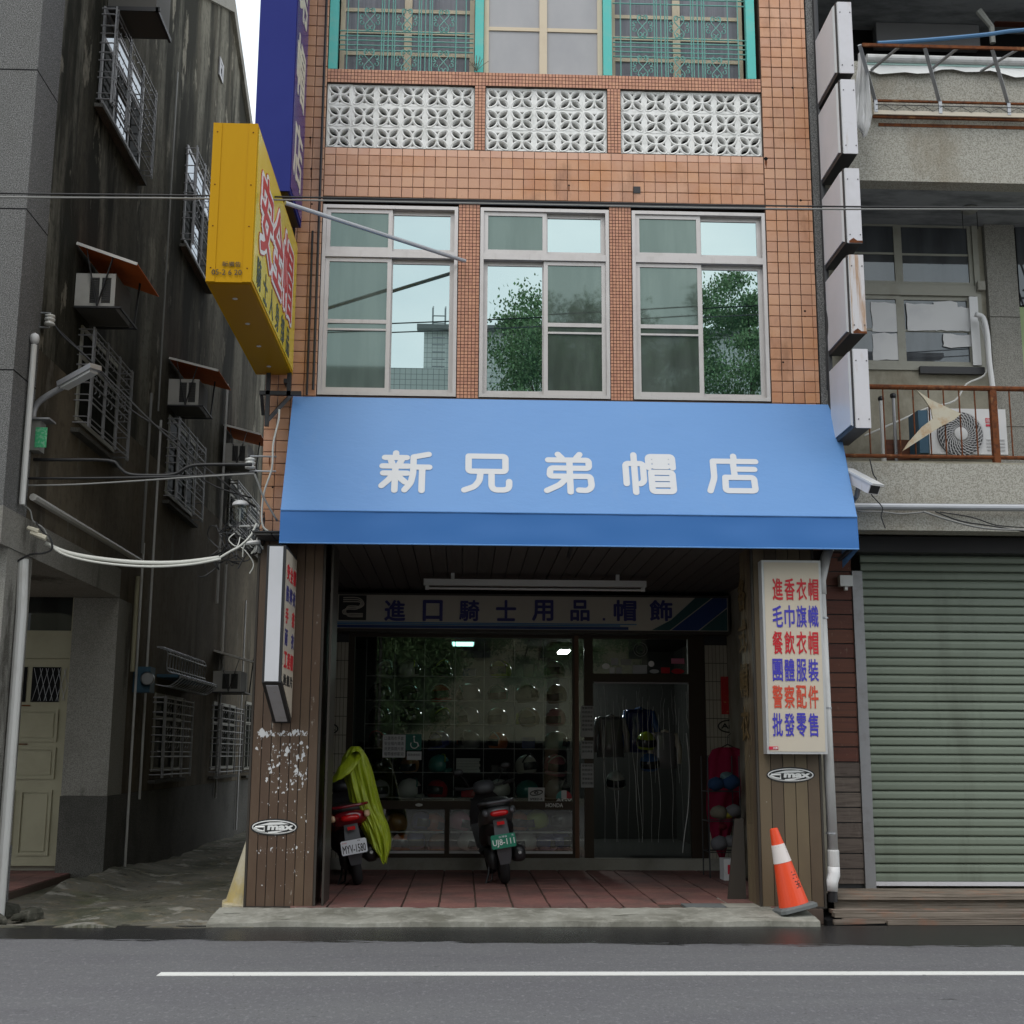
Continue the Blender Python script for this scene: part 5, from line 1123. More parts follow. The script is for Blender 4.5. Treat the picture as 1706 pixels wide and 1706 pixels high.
# raincoat ------------------------------------------------------
def coat():
    Y0 = 14.02
    rows_ = [(1243, 583, 598), (1250, 576, 604), (1262, 569, 610), (1278, 566, 616), (1296, 572, 621), (1316, 579, 626), (1338, 583, 632), (1358, 590, 640), (1378, 600, 648), (1398, 611, 651), (1413, 619, 650), (1424, 629, 647), (1432, 634, 644), (1437, 639, 645)]
    mb = MB(); rings = []; n = 96
    R2 = []
    for a_, b_ in zip(rows_[:-1], rows_[1:]):
        for s_ in range(4): R2.append(tuple(a_[i]+(b_[i]-a_[i])*s_/4 for i in range(3)))
    R2.append(rows_[-1]); rows_ = R2
    for k4, (py, xa, xb) in enumerate(rows_):
        k = k4/4; a = atY(xa, py, Y0-.25+.01*k); b = atY(xb, py, Y0-.25+.01*k); cx = (a.x+b.x)/2; hw = (b.x-a.x)/2; dp = .05+.08*min(1, k/5)
        rg = []
        for j in range(n):
            q = 2*math.pi*j/n; f = 1+min(1, k/2)*(.50*abs(nzv(2.1*math.cos(q), 2.1*math.sin(q), 1, k*.14))-.10+.34*abs(nzv(5.2*math.cos(q)+k*.25, 5.2*math.sin(q), 1, 3+k*.22))-.05+.10*nzv(11*math.cos(q), 11*math.sin(q), 1, k*.6))+.07*nzv(math.cos(q)*1.5, k*.45, 1, math.sin(q)*1.5)
            rg.append((cx+hw*math.cos(q)*(f if abs(math.cos(q)) < .8 else 1+(f-1)*.3), Y0-.1+dp*math.sin(q)*f*1.3, a.z+.012*math.sin(4*q)*(k > 8)))
        rings.append(rg)
    mb.loft(rings)
    t = thing('raincoat', 'yellow-green raincoat draped over the red scooter handlebar', 'raincoat', (rings[5][0][0], Y0, .5))
    o = mb.build('body', 'rain_yellow', t, smooth=True)
    m = o.modifiers.new('s', 'SUBSURF'); m.levels = 1; m.render_levels = 1
    s_ = MB(); pts = [atY(592, 1262, Y0-.30), atY(578, 1277, Y0-.33), atY(566, 1290, Y0-.33), atY(555, 1299, Y0-.30)]
    rr = [.085, .085, .062, .035]; rings = []
    for k, (p, r_) in enumerate(zip(smooth_path(pts, 4), [.07+.0*i for i in range(13)])):
        r2 = [.075, .08, .085, .088, .086, .08, .074, .067, .06, .053, .045, .038, .03][k]
        rings.append([(p.x+r2*.75*math.cos(2*math.pi*j/16)*(1+.14*math.sin(3*2*math.pi*j/16+k)), p.y+.06*math.sin(2*math.pi*j/16), p.z+r2*.9*math.sin(2*math.pi*j/16)*(1+.22*nzv(j*.9, k*.5))) for j in range(16)])
    s_.loft(rings); s_.build('sleeve', 'rain_yellow', t, smooth=True)
    f = MB()
    for (xa, ya, xb, yb_, sg_) in ((600, 1268, 612, 1380, .02), (592, 1275, 603, 1340, -.015), (606, 1300, 640, 1420, .02), (598, 1292, 598, 1330, .01), (614, 1330, 632, 1405, -.01)):
        A = atY(xa, ya, Y0-.27); B = atY(xb, yb_, Y0-.24); f.tube([A.lerp(B, i/8)+Vector((sg_*math.sin(i/8*math.pi), .0, 0)) for i in range(9)], [.004+.014*math.sin(math.pi*(i+.5)/9.5) for i in range(9)], 7)
    pass
coat()
# ================================================================= CONES
def cone(name, m, h, rb, rt, label, base_m, band=None, square=.2):
    t = thing(name, label, 'traffic cone')
    MB().lathe([(rb, .03), (rb*1.0, .035), (rt, h), (rt*.7, h+.004), (rt*.6, h-.02)], n=28).build('body', m, t, smooth=False)
    if band:
        a, b = band; r_ = lambda z: rb+(rt-rb)*(z-.035)/(h-.035)+.0025
        MB().lathe([(r_(a)-.01, a-.001), (r_(a), a), (r_(b), b), (r_(b)-.01, b+.001)], n=28).build('band', 'cone_white', t)
    s_ = square; B = MB(); pts = [(-s_, -s_+.04), (-s_+.04, -s_), (s_-.04, -s_), (s_, -s_+.04), (s_, s_-.04), (s_-.04, s_), (-s_+.04, s_), (-s_, s_-.04)]
    B.loft([[(u, v, 0) for u, v in pts], [(u, v, .028) for u, v in pts], [(u*.86, v*.86, .045) for u, v in pts]]).build('base', base_m, t)
    return t
c1 = cone('traffic_cone', 'orange', .72, .135, .036, 'orange traffic cone with a white band leaning against the right post', 'rubber_grey', (.42, .58), .172)
hand = MB()
for i, ch in enumerate('三玉'): text(ch, (-.015+i*.004, -.1235+i*.024*.0, .27-i*.085), X_, Z_, .06, .062, None, c1, .01, .002, mb=hand)
r_ = lambda z: .135+(.036-.135)*(z-.035)/(.685)
hand.v = [(r_(v[2])*math.sin(.42+v[0]/r_(v[2])), -r_(v[2])*math.cos(.42+v[0]/r_(v[2]))-.002-(.0+(-v[1]-.1235))*.3, v[2]) for v in hand.v]
ho = hand.build('handwriting', 'black_ink', c1)
g = atY(1325, 1512, 11.85)
c1.location = (g.x, 11.86, .105); c1.rotation_euler = (R(-3), R(-13), R(4))
c2 = cone('traffic_cone', 'old_cone', .74, .175, .04, 'faded beige traffic cone half hidden behind the left post', 'old_cone', None, .20)
g = atY(398, 1515, 12.45); c2.location = (g.x+.05, 12.42, .06); c2.rotation_euler = (0, R(6), R(10))
# ================================================================= RIGHT SIDE OF THE ARCADE
wx = 3.262
# fuchsia clothing on a hanger
fu = thing('hanging_clothes', 'fuchsia long top with trailing cloth on a hanger by the tiled pier', 'clothes', (3.0, 15.5, .4))
fz = atY(1212, 1247, 15.4)
rings = []; n = 28
for k, (py, xa, xb) in enumerate(((1245, 1198, 1224), (1249, 1186, 1238), (1262, 1180, 1250), (1285, 1178, 1254), (1320, 1177, 1246), (1345, 1176, 1232), (1370, 1179, 1222), (1400, 1187, 1214), (1420, 1194, 1209), (1432, 1200, 1206))):
    a = atY(xa, py, 15.4); b = atY(xb, py, 15.4); cx = (a.x+b.x)/2; hw = (b.x-a.x)/2
    rings.append([(cx+hw*math.cos(2*math.pi*j/n), 15.4+.06*math.sin(2*math.pi*j/n)*(1+.5*math.sin(7*2*math.pi*j/n+k*.3)), a.z) for j in range(n)])
MB().loft(rings).build('cloth', 'fuchsia', fu, smooth=True)
MB().tube([atY(1190, 1252, 15.4), atY(1212, 1240, 15.4), atY(1236, 1252, 15.4)], .008, 6).tube([atY(1212, 1240, 15.4), atY(1212, 1226, 15.4), atY(1218, 1222, 15.4)], .004, 6).build('hanger', 'black_plastic', fu)
p = atY(1201, 1127, 15.90); q = atY(1229, 1190, 15.90); rp_ = thing('red_poster', 'dark red upright festival paper on the right tiled pier', 'poster', (p.x, 15.9, q.z)); MB().box(p.x, q.x, 15.915, 15.918, q.z, p.z).build('sheet', 'red_paper', rp_)
def oval_plain(px0, px1, py0, py1, Y, s_, label):
    a = atY(px0, py1, Y); b = atY(px1, py0, Y); cx, cz, rx, rz = (a.x+b.x)/2, (a.z+b.z)/2, (b.x-a.x)/2, (b.z-a.z)/2
    t = thing('oval_sticker', label, 'sticker', (cx, Y, cz)); MB().tube([(cx+rx*math.cos(2*math.pi*k/24), Y, cz+rz*math.sin(2*math.pi*k/24)) for k in range(24)], .009, 5, closed=True).build('ring', 'black_ink', t)
    text(s_, (cx-rx*.75, Y-.002, cz-rz*.4), X_, Z_, rx*1.5, rz*.9, 'black_ink', t, .03, .003)
oval_plain(1197, 1235, 1200, 1220, 15.918, 'Arai', 'black oval outline sticker with lettering on the right tiled pier')
oval_plain(536, 563, 1206, 1222, 15.918, 'a', 'black oval letter sticker on the left tiled pier')
p = atY(541, 1162, 15.86); q = atY(554, 1240, 15.86); t = thing('red_banner', 'narrow bright red couplet strip on the left tiled pier', 'poster', (p.x, 15.86, q.z)); MB().box(p.x, q.x, 15.87, 15.874, q.z, p.z).build('sheet', 'red_paper', t)
p = atY(545, 1093, 15.9); q = atY(557, 1116, 15.9); t = thing('house_number', 'small white house number plate on the left tiled pier', 'sign', (p.x, 15.9, q.z)); MB().box(p.x-.03, q.x, 15.91, 15.919, q.z, p.z).build('plate', 'plate_white', t)
text('8', ((p.x+q.x)/2-.012, 15.9085, (p.z+q.z)/2+.01), X_, Z_, .04, .055, 'black_ink', t, .02, .002); text('7', ((p.x+q.x)/2-.012, 15.9085, q.z+.012), X_, Z_, .04, .055, 'black_ink', t, .02, .002)
# goods rack with soft hats by the right party wall
gr_ = thing('hat_rack', 'small wire rack stacked with soft plush hats beside the right post', 'rack', (3.05, 14.2, .1))
rk_ = MB()
for x in (2.80, 3.16):
    for y in (14.9, 15.3): rk_.tube([(x, y, .09), (x, y, 1.45)], .008, 6)
for z in (.38, .72, 1.05): rk_.tube([(2.80, 14.9, z), (3.16, 14.9, z), (3.16, 15.3, z), (2.80, 15.3, z)], .006, 5, closed=True)
rk_.build('wire_frame', 'dark_metal', gr_)
hat_c = [('blue', 1.12, 2.93, .10), ('blue', 1.14, 3.1, .11), ('mint', 1.2, 3.05, .07), ('cream', .80, 2.96, .10), ('silver', .82, 3.12, .09), ('lime', .78, 3.06, .06), ('grey', .46, 2.95, .10), ('silver', .48, 3.1, .09), ('navy', .44, 3.16, .07), ('red', .64, 3.0, .05)]
hl = ['blue soft hat lying left on the top tier of the hat rack', 'blue soft hat lying right on the top tier of the hat rack', 'small mint soft hat on the heap of the top tier', 'cream soft hat left on the middle tier of the hat rack', 'silver soft hat right on the middle tier of the hat rack', 'small yellow-green hat in the middle tier heap', 'grey soft hat left on the lowest tier', 'silver soft hat on the lowest tier', 'navy soft hat at the right end of the lowest tier', 'small red hat hanging between the two lower tiers']
for (c_, z, x, r_), l_ in zip(hat_c, hl):
    o = MB(); o.ell((x-.04, 14.9, z+.02), (r_, r_*1.1, r_*.8), 14, 8); o.v = [(a+.012*nzv(a*9, b*9, 1, c*9), b, c+.015*nzv(a*12, c*12, 1, b*5)) for a, b, c in o.v]
    tag(o.build('soft_hat', 'plush_'+c_, smooth=True), l_, 'hat', 'soft hats on the rack')
t = thing('carton', 'small white carton with a red mark at the foot of the hat rack', 'box', (3.05, 13.6, .1)); MB().box(2.90, 3.08, 14.6, 14.85, .10, .33).build('carton_body', 'paper', t); MB().box(2.94, 3.03, 14.594, 14.599, .17, .27).build('mark', 'red_label', t)
tag(MB().hexa([(2.56, 12.75, .09), (2.74, 12.75, .09), (2.74, 12.78, .09), (2.56, 12.78, .09), (2.66, 12.80, .85), (2.742, 12.80, .85), (2.742, 12.83, .85), (2.66, 12.83, .85)]).build('loose_board', 'brown_trim'), 'dark loose board leaning on the inner side of the right post', 'board')
mb = MB()
for i, ch in enumerate('各式帽衣'): text(ch, (2.726, 12.70, 2.85-i*.42), -Y_, Z_, .34, .33, None, None, .02, .003, mb=mb)
tag(mb.build('yellow_vertical_lettering', 'gold_paint'), 'faded yellow hand-painted characters down the inner side of the right post', 'lettering')
mb = MB().tube([(2.74, 12.35, 1.55), (2.72, 12.4, 1.2), (2.73, 12.4, .82)], [.02, .07, .03], 8)
tag(mb.build('plastic_bag', 'clear_plastic', smooth=True), 'crumpled clear plastic hanging at the inner edge of the right post', 'plastic bag')
# ================================================================= LEFT OLD HOUSE
LX = -4.1
lh = thing('old_house', 'mouldy dark concrete old house along the alley, with barred windows and orange-hooded air conditioners', 'building', (-6, 16, 0))
def wx_(px, py): return atX(px, py, LX)
ARC = 3.52; AY0, AY1, FRY = 12.02, 15.43, 11.40
MB().prism([(AY0, ARC), (AY1, ARC), (AY1, -.1), (44, -.1), (44, 8.8), (27, 10.4), (22.25, 12.88), (20.28, 13.91), (17.9, 12.7), (AY0, 12.7)], 'x', LX-.25, LX).build('side_wall', 'mold_wall', lh)
# paler lower storeys, rendered a little proud of the old wall, and the dado
MB().prism([(AY0, ARC-.001), (AY1, ARC-.001), (AY1, .97), (44, .97), (44, 5.6), (30, 5.3), (AY0, 5.25)], 'x', LX+.001, LX+.006).build('lower_render', 'low_wall', lh)
MB().box(LX+.001, LX+.012, AY1+.6, 44, -.1, .965).build('dado', 'granite_low', lh)
MB().prism([(17.9, 12.7), (20.28, 13.91), (22.25, 12.88), (27, 10.4), (27, 10.62), (22.25, 13.12), (20.28, 14.15), (17.9, 12.94)], 'x', LX-.3, LX+.06).build('roof_edge', 'granite_light', lh)
MB().prism([(12.1, 12.65), (17.9, 12.65), (20.28, 13.9), (27, 10.4), (44, 8.8), (44, -.1), (17, -.1), (17, 3.6), (12.1, 3.6)], 'x', -11, LX-.26).build('house_body', 'stained_render', lh)
# front granite column strip on the upper storeys and arcade column
u = MB()
u.box(-5.2, LX+.004, FRY, AY0+.001, ARC, 12.7); u.build('granite_front', 'granite', lh)
for z in (4.85, 6.40, 7.80, 9.2): MB().box(-5.2, LX+.0055, FRY-.0015, AY0, z-.006, z+.006).build('joint', 'dark_room', lh)
MB().box(-11, -5.2, FRY+.2, AY0, ARC, 12.7).build('front_wall', 'tile', lh)
cz = wx_(56, 925)
MB().box(-4.75, LX-.002, 11.62, 12.30, .0, ARC).build('arcade_column', 'granite_light', lh)
MB().box(-4.76, LX+.004, 11.61, 12.31, -.02, .62).build('column_plinth', 'granite', lh)
MB().box(-5.3, LX+.010, FRY-.004, AY1, ARC-.26, ARC+.08).build('arcade_beam', 'granite_light', lh)
MB().box(-11, LX-.26, AY0, 16.1, ARC-.02, ARC+.02).build('arcade_ceiling', 'stained_render', lh)
MB().box(-4.62, LX+.007, AY1-.006, 16.05, .96, ARC-.265).build('rear_column', 'granite_light', lh)
MB().box(-4.63, LX+.014, AY1-.008, 16.06, -.05, .955).build('rear_column_base', 'granite_low', lh)
MB().box(-11, -4.62, 15.72, 16.1, .1, ARC).build('rear_wall', 'stained_render', lh)
# door
DY = 15.70
def dq(px, py): return atY(px, py, DY)
d0, d1 = dq(20, 1440), dq(105, 1060); top = dq(100, 960)
dx1 = dq(112, 1200).x; dx0 = dx1-1.05; dz0 = dq(100, 1442).z; dzt = dq(110, 1098).z; trz0, trz1 = dq(120, 1052).z, dq(120, 978).z
dr = MB().box(dx0, dx1, DY-.05, DY+.02, dz0, dzt).build('door', 'door_cream', lh)
def zy(py): return dq(90, py).z
p_ = MB()
for (a, b, c, d) in ((dx0+.58, dx1-.10, zy(1425), zy(1316)), (dx0+.08, dx0+.52, zy(1425), zy(1316)), (dx0+.10, dx1-.09, zy(1298), zy(1245)), (dx0+.10, dx1-.09, zy(1236), zy(1182))):
    for w4 in ((a, b, c, c+.03), (a, b, d-.03, d), (a, a+.03, c+.03, d-.03), (b-.03, b, c+.03, d-.03)): p_.box(w4[0], w4[1], DY-.068, DY-.0505, w4[2], w4[3])
    p_.box(a+.05, b-.05, DY-.060, DY-.0505, c+.05, d-.05)
p_.build('panel', 'door_cream', dr)
MB().box(dx0+.2, dx0+.56, DY-.06, DY-.0505, zy(1170), zy(1112)).box(dx0+.62, dx1-.10, DY-.06, DY-.0505, zy(1170), zy(1112)).build('window', 'dark_room', dr)
lt = MB()
for k in range(6): x = dx0+.64+k*.07; lt.tube([(x, DY-.064, zy(1168)), (x+.1, DY-.064, zy(1114))], .003, 4).tube([(x+.1, DY-.064, zy(1168)), (x, DY-.064, zy(1114))], .003, 4)
lt.build('lattice', 'grey_metal', dr)
MB().box(dx0+.3, dx0+.62, DY-.068, DY-.05, zy(1177), zy(1175)).box(dx0+.3, dx0+.62, DY-.068, DY-.05, zy(1241), zy(1239)).build('mail_slot', 'rust', dr)
fr_ = MB().box(dx1+.002, dx1+.07, DY-.09, DY+.02, dz0, trz1+.06).box(dx0, dx1, DY-.085, DY+.02, dzt+.002, trz0-.03).box(dx0, dx1, DY-.09, DY, trz0-.03, trz0).box(dx0, dx1, DY-.09, DY, trz1, trz1+.06)
w_ = fr_.build('door_frame', 'door_cream', lh)
MB().box(dx0, dx1, DY-.03, DY-.02, trz0, trz1).build('transom_pane', 'dim_glass', w_); MB().box(dx1-.62, dx1-.57, DY-.05, DY-.031, trz0, trz1).build('transom_bar', 'door_cream', w_)
# red tiled strip in the old arcade
tf = struct(MB().box(-11, -4.45, 12.3, 15.75, -.05, .085).build('old_arcade_floor', 'paver_joint'))
bm2 = MB().box(-.145, .145, -.095, .095, 0, .012).mesh('paver', 'paver')
for i in range(7):
    for j in range(17): piece('paver', bm2, (-4.61-i*.30, 12.42+j*.2, .086), tf)
rb = MB()
for k in range(9):
    c = (-4.15+random.uniform(-.05, .5), 12.0+random.uniform(-.25, .35), .03); r0 = random.uniform(.05, .13); b0 = len(rb.v)
    rb.ell(c, (r0, r0*.9, r0*.7), 8, 5); rb.v[b0:] = [(a+.04*nzv(a*7, b*7, 1, z*7), b, z+.04*nzv(z*9, a*9)) for a, b, z in rb.v[b0:]]
rb = rb.build('rubble', 'rubble', None, kind='stuff')
# side windows with grilles
def side_window(xl, yt, yb, xr, ybr, mech=True, ghost=False):
    A = wx_(xl, yb); T = wx_(xl, yt); B = wx_(xr, ybr); y0, y1, z0, z1 = A.y, B.y, (A.z+B.z)/2, T.z
    fr = MB(); t = .05; X0, X1 = LX+.008, LX+.03
    fr.box(X0, X1, y0+.06, y0+.06+t, z0+.06, z1).box(X0, X1, y1-t-.06, y1-.06, z0+.06, z1).box(X0, X1, y0+.11, y1-.11, z1-t, z1).box(X0, X1, y0+.11, y1-.11, z0+.06, z0+.06+t)
    for f in (1/3, 2/3): yy = y0+(y1-y0)*f; fr.box(X0, X1-.003, yy-.025, yy+.025, z0+.11, z1-t)
    fr.box(X0, X1-.005, y0+.11, y1-.11, z0+(z1-z0)*.68, z0+(z1-z0)*.68+.05)
    w = fr.build('window', 'grey_metal' if ghost else 'grey_cream', lh)
    zsp = z0+(z1-z0)*.70
    MB().box(LX+.010, LX+.018, y0+.1, y1-.1, z0+.1, zsp).build('pane', 'dim_glass', w); MB().box(LX+.010, LX+.018, y0+.1, y1-.1, zsp+.002, z1-.04).build('pane', 'sky_glass' if ghost else 'dim_glass', w)
    if ghost: MB().box(LX+.019, LX+.021, y0+(y1-y0)*.36, y0+(y1-y0)*.62, z0+.12, z0+(z1-z0)*.42).build('pane', 'sky_glass', w)
    if not mech: return
    g = MB(); XG = LX+.17; wd = y1-y0; hh = z1-z0
    for f in (.0, .035, .32, .35, .63, .66, .965, 1.0):
        g.bar((XG, y0+wd*f, z0-.02), (XG, y0+wd*f, z1-.04), .018, .012)
    for f in (.02, .08, .24, .30, .42, .50, .60, .70, .78, .90, .96):
        z = z0+hh*f*.98; r_ = .006 if f in (.08, .3, .7) else .009
        g.tube([(LX+.01, y0-.005, z), (XG-.02, y0-.005, z), (XG, y0+.02, z), (XG, y1, z), (LX+.01, y1+.01, z)], r_, 5)
    for f0 in (.1, .4, .74):
        for fz in (.34, .46, .55, .74, .84):
            for q in (.0, .09): yy = y0+wd*(f0+q); z = z0+hh*fz; g.tube([(XG, yy, z), (XG, yy+.05, z+.035), (XG, yy+.03, z+.075)], .006, 4)
    g.build('grille', 'grey_metal', w)
    MB().box(LX+.006, LX+.10, y0-.05, y1+.05, z0-.09, z0-.045).build('sill', 'granite_low', w)
side_window(158, -20, 174, 230, 290, ghost=True)
side_window(300, 217, 402, 342, 479, ghost=True)
side_window(119, 525, 708, 188, 764)
side_window(271, 680, 829, 318, 868)
side_window(376, 790, 893, 428, 917)
side_window(247, 1152, 1294, 297, 1290)
side_window(347, 1167, 1287, 386, 1287)
side_window(402, 1167, 1288, 424, 1286)
side_window(361, 84, 134, 370, 141, mech=False, ghost=True)
# air conditioners with tilted hoods
def aircon(px0, py0, px1, py1, label, hood, depth_y=.62, outw=None):
    """px0..px1 the louvred side that faces the street; py0/py1 its top and bottom at px0"""
    A = wx_(px0, py1); T = wx_(px0, py0); y = A.y; z0, z1 = A.z, T.z
    B = atY(px1, py1, y); X1 = B.x; t = thing('air_conditioner', label, 'air conditioner', (LX+.3, y+.3, z0), 'window air conditioners on the old house')
    MB().box(LX+.008, X1, y+.012, y+depth_y, z0, z1).build('case', 'ac_dark', t)
    f = MB(); e = .045
    f.box(LX+.008, X1, y, y+.011, z0, z0+e).box(LX+.008, X1, y, y+.011, z1-e, z1).box(LX+.008, LX+.16, y, y+.011, z0+e, z1-e).box(X1-e, X1, y, y+.011, z0+e, z1-e).box((LX+.16+X1-e)/2-.012, (LX+.16+X1-e)/2+.012, y, y+.011, z0+e, z1-e)
    f.build('face_frame', 'ac_body', t)
    lo = MB(); n = 12
    for k in range(n): z = z0+e+(k+.5)*(z1-z0-2*e)/n; lo.bar((LX+.16, y+.006, z), (X1-e, y+.006, z), .006, .012)
    lo.build('louvres', 'louvre', t)
    b = MB()
    xm = (LX+X1)/2+.04
    b.bar((LX+.10, y-.03, z1+.30), (xm, y-.03, z0-.0), .03, .008).bar((X1-.02, y-.03, z1+.22), (xm, y-.03, z0-.0), .03, .008).bar((LX+.02, y-.03, z0-.012), (X1+.08, y-.03, z0-.012), .03, .02).bar((LX+.02, y+depth_y+.02, z0-.012), (X1+.08, y+depth_y+.02, z0-.012), .03, .02).bar((X1+.07, y-.03, z0-.012), (X1+.07, y+depth_y+.02, z0-.012), .02, .02).bar((X1+.05, y+depth_y, z0), (X1+.10, y+depth_y, z1+.25), .02, .02)
    b.build('bracket', 'dark_metal', t)
    (hx0, hy0), (hx1, hy1) = hood[0]; yh = y-.06
    P0 = atY(hx0, hy0, yh); P1 = atY(hx1, hy1, yh); P0 = Vector((LX+.01, yh, P0.z)); L = depth_y+.35; m_ = hood[1]
    MB().hexa([P0, P1, P1+Y_*L, P0+Y_*L, P0+Z_*.012, P1+Z_*.012, P1+Y_*L+Z_*.012, P0+Y_*L+Z_*.012]).build('hood', m_, t)
    MB().bar(P0-Y_*.006+Z_*.004, P1-Y_*.006+Z_*.004, .012, .03).build('hood_edge', 'white_edge', t)
aircon(122, 450, 190, 511, 'largest orange-hooded air conditioner, nearest the granite corner', (((126, 406), (229, 441)), 'orange_sheet'))
aircon(278, 628, 330, 675, 'second orange-hooded air conditioner, below the yellow sign', (((288, 597), (364, 618)), 'orange_sheet'))
aircon(370, 736, 412, 772, 'third orange-hooded air conditioner beside the tiled corner', (((378, 708), (434, 724)), 'orange_sheet'))
aircon(353, 1117, 400, 1152, 'low air conditioner under a cream hood, ground floor of the alley', (((353, 1084), (422, 1103)), 'cream_paint'))
# air conditioner seen from below at the top of the frame
p = wx_(185, 0)
t = thing('air_conditioner', 'air conditioner seen from below at the very top left', 'air conditioner', (LX+.3, p.y, p.z), 'window air conditioners on the old house')
q0 = wx_(178, 14); MB().box(LX+.01, LX+.55, q0.y, q0.y+.62, q0.z, q0.z+.6).build('case', 'ac_dark', t); MB().box(LX+.55, LX+.58, q0.y-.02, q0.y+.64, q0.z-.03, q0.z+.02).box(LX+.01, LX+.6, q0.y-.02, q0.y, q0.z-.03, q0.z+.02).build('bracket', 'dark_metal', t)
# round-bellied cage
cg = thing('bar_cage', 'rounded bulging bar cage over the ground-floor alley window', 'grille', (LX+.2, 17, 1.9))
A = wx_(256, 1140); B = wx_(322, 1150); T = wx_(256, 1077); mb = MB(); n = 15
for i in range(n):
    y = A.y+(B.y-A.y)*i/(n-1); z0, z1 = A.z, T.z
    mb.tube(smooth_path([(LX+.02, y, z1), (LX+.16, y, z1-.03), (LX+.17, y, z1-.30), (LX+.34, y, z1-.36), (LX+.34, y, z0+.08), (LX+.2, y, z0-.02), (LX+.02, y, z0)], 4), .008, 5)
for xo, z in ((.17, T.z-.08), (.17, T.z-.27), (.345, T.z-.38), (.345, A.z+.10), (.2, A.z-.02)): mb.tube([(LX+xo, A.y, z), (LX+xo, B.y, z)], .009, 5)
mb.build('bars', 'galv', cg)
MB().box(LX+.01, LX+.3, A.y+.1, B.y-.4, A.z+.1, T.z-.35).build('inner_unit', 'meter_blue', cg)
# electric meter
me_ = thing('electric_meter', 'blue electric meter box with round glass dial on the alley wall', 'meter', (LX, 16, 2)); A = wx_(219, 1153); B = wx_(246, 1117)
MB().box(LX+.01, LX+.22, A.y, A.y+.25, A.z, B.z).build('meter_case', 'meter_blue', me_); p = atY(250, 1131, A.y+.02); MB().lathe([(.085, -.05), (.085, .02), (.06, -.09)][:1]+[(.075, -.05), (.075, .04)], c=(p.x-.02, A.y+.0, p.z), n=16, axis='y').build('dial', 'galv', me_)
# pipes on the side wall
def wall_pipe(px0, py0, px1, py1, r_, m, label, off=.05, vertical=True):
    a = wx_(px0, py0); b = wx_(px1, py1)
    if vertical: b.y = a.y
    a.x = b.x = LX+off; tag(MB().tube([a, b], r_, 8).build('wall_pipe', m), label, 'pipe', 'pipes on the old house wall'); return a, b
wall_pipe(233, 905, 212, 1455, .016, 'pvc', 'thin grey pipe down the alley wall beside the rear granite column')
wall_pipe(223, 960, 219, 1120, .028, 'door_cream', 'cream pipe dropping to the blue meter box')
wall_pipe(262, 700, 238, 1330, .016, 'pvc', 'long thin pipe left of the ground-floor barred window')
wall_pipe(246, 655, 228, 920, .018, 'cable_grey', 'grey conduit rising past the middle floor of the alley wall')
wall_pipe(372, 940, 352, 1330, .02, 'pvc', 'pipe between the two barred alley windows')
wall_pipe(290, 120, 262, 690, .012, 'cable_grey', 'thin downlead from the roof between the upper barred windows')
wall_pipe(374, 640, 348, 1000, .022, 'pvc', 'pipe beside the third barred window')
wall_pipe(405, 1000, 396, 1380, .018, 'pvc', 'furthest pipe on the alley wall')
a = wx_(38, 836); b = wx_(222, 929); zz = (a.z+b.z)/2
tag(MB().tube([(LX+.09, a.y, zz), (LX+.09, b.y, zz)], .035, 8).build('wall_pipe', 'ac_body'), 'grimy horizontal drain pipe above the arcade beam', 'pipe', 'pipes on the old house wall')
# white conduit on granite and its cap, downpipe
p0, p1 = atX(47, 565, LX+.05), atX(27, 835, LX+.05); ct = thing('conduit', 'white conduit pipe with a weather cap on the speckled granite corner', 'pipe', (LX+.05, 11.75, p1.z)); MB().tube([(LX+.05, 11.75, p0.z), (LX+.05, 11.75, p1.z)], .028, 10).build('tube', 'pvc_white', ct)
MB().ell((LX+.05, 11.75, p0.z+.06), (.045, .045, .06), 10, 6).build('cap', 'white_plastic', ct, smooth=True)
tag(MB().tube([(LX+.05, 11.95, -.02), (LX+.05, 11.95, 2.7), (LX+.03, 11.95, 3.2)], .05, 12).build('downpipe', 'pvc_white'), 'white downpipe on the left arcade column', 'pipe')
# wall lamp
wl_ = thing('wall_lamp', 'tubular street light on a curved arm above a grey control box', 'lamp', atY(60, 700, 12.0))
LYY = 12.0
def lp(px, py, Y=LYY): return atY(px, py, Y)
MB().tube(smooth_path([lp(54, 702), lp(58, 680), lp(72, 664), lp(104, 645)], 5), .030, 10).build('arm', 'grey_metal', wl_)
A = lp(104, 642, 11.98); B = lp(160, 611, 11.7); d = (B-A).normalized()
MB().bar(A, B, .13, .05).build('housing', 'galv', wl_); MB().bar(A+d*.03-Z_*.035, B-d*.03-Z_*.035, .09, .03).build('lens', 'lamp_white', wl_)
A = lp(45, 752); B = lp(66, 702); MB().box(LX+.0, B.x+.03, LYY-.06, LYY+.10, A.z, B.z).build('control_box', 'box_grey', wl_)
A = lp(57, 745, LYY-.07); B = lp(79, 712, LYY-.07); MB().box(A.x, B.x-.0, LYY-.068, LYY-.062, A.z, B.z).build('sticker', 'green_sticker', wl_)
MB().box(A.x-.04, B.x+.02, LYY-.09, LYY+.11, lp(60, 702).z, lp(60, 699).z).build('lid', 'grey_metal', wl_)
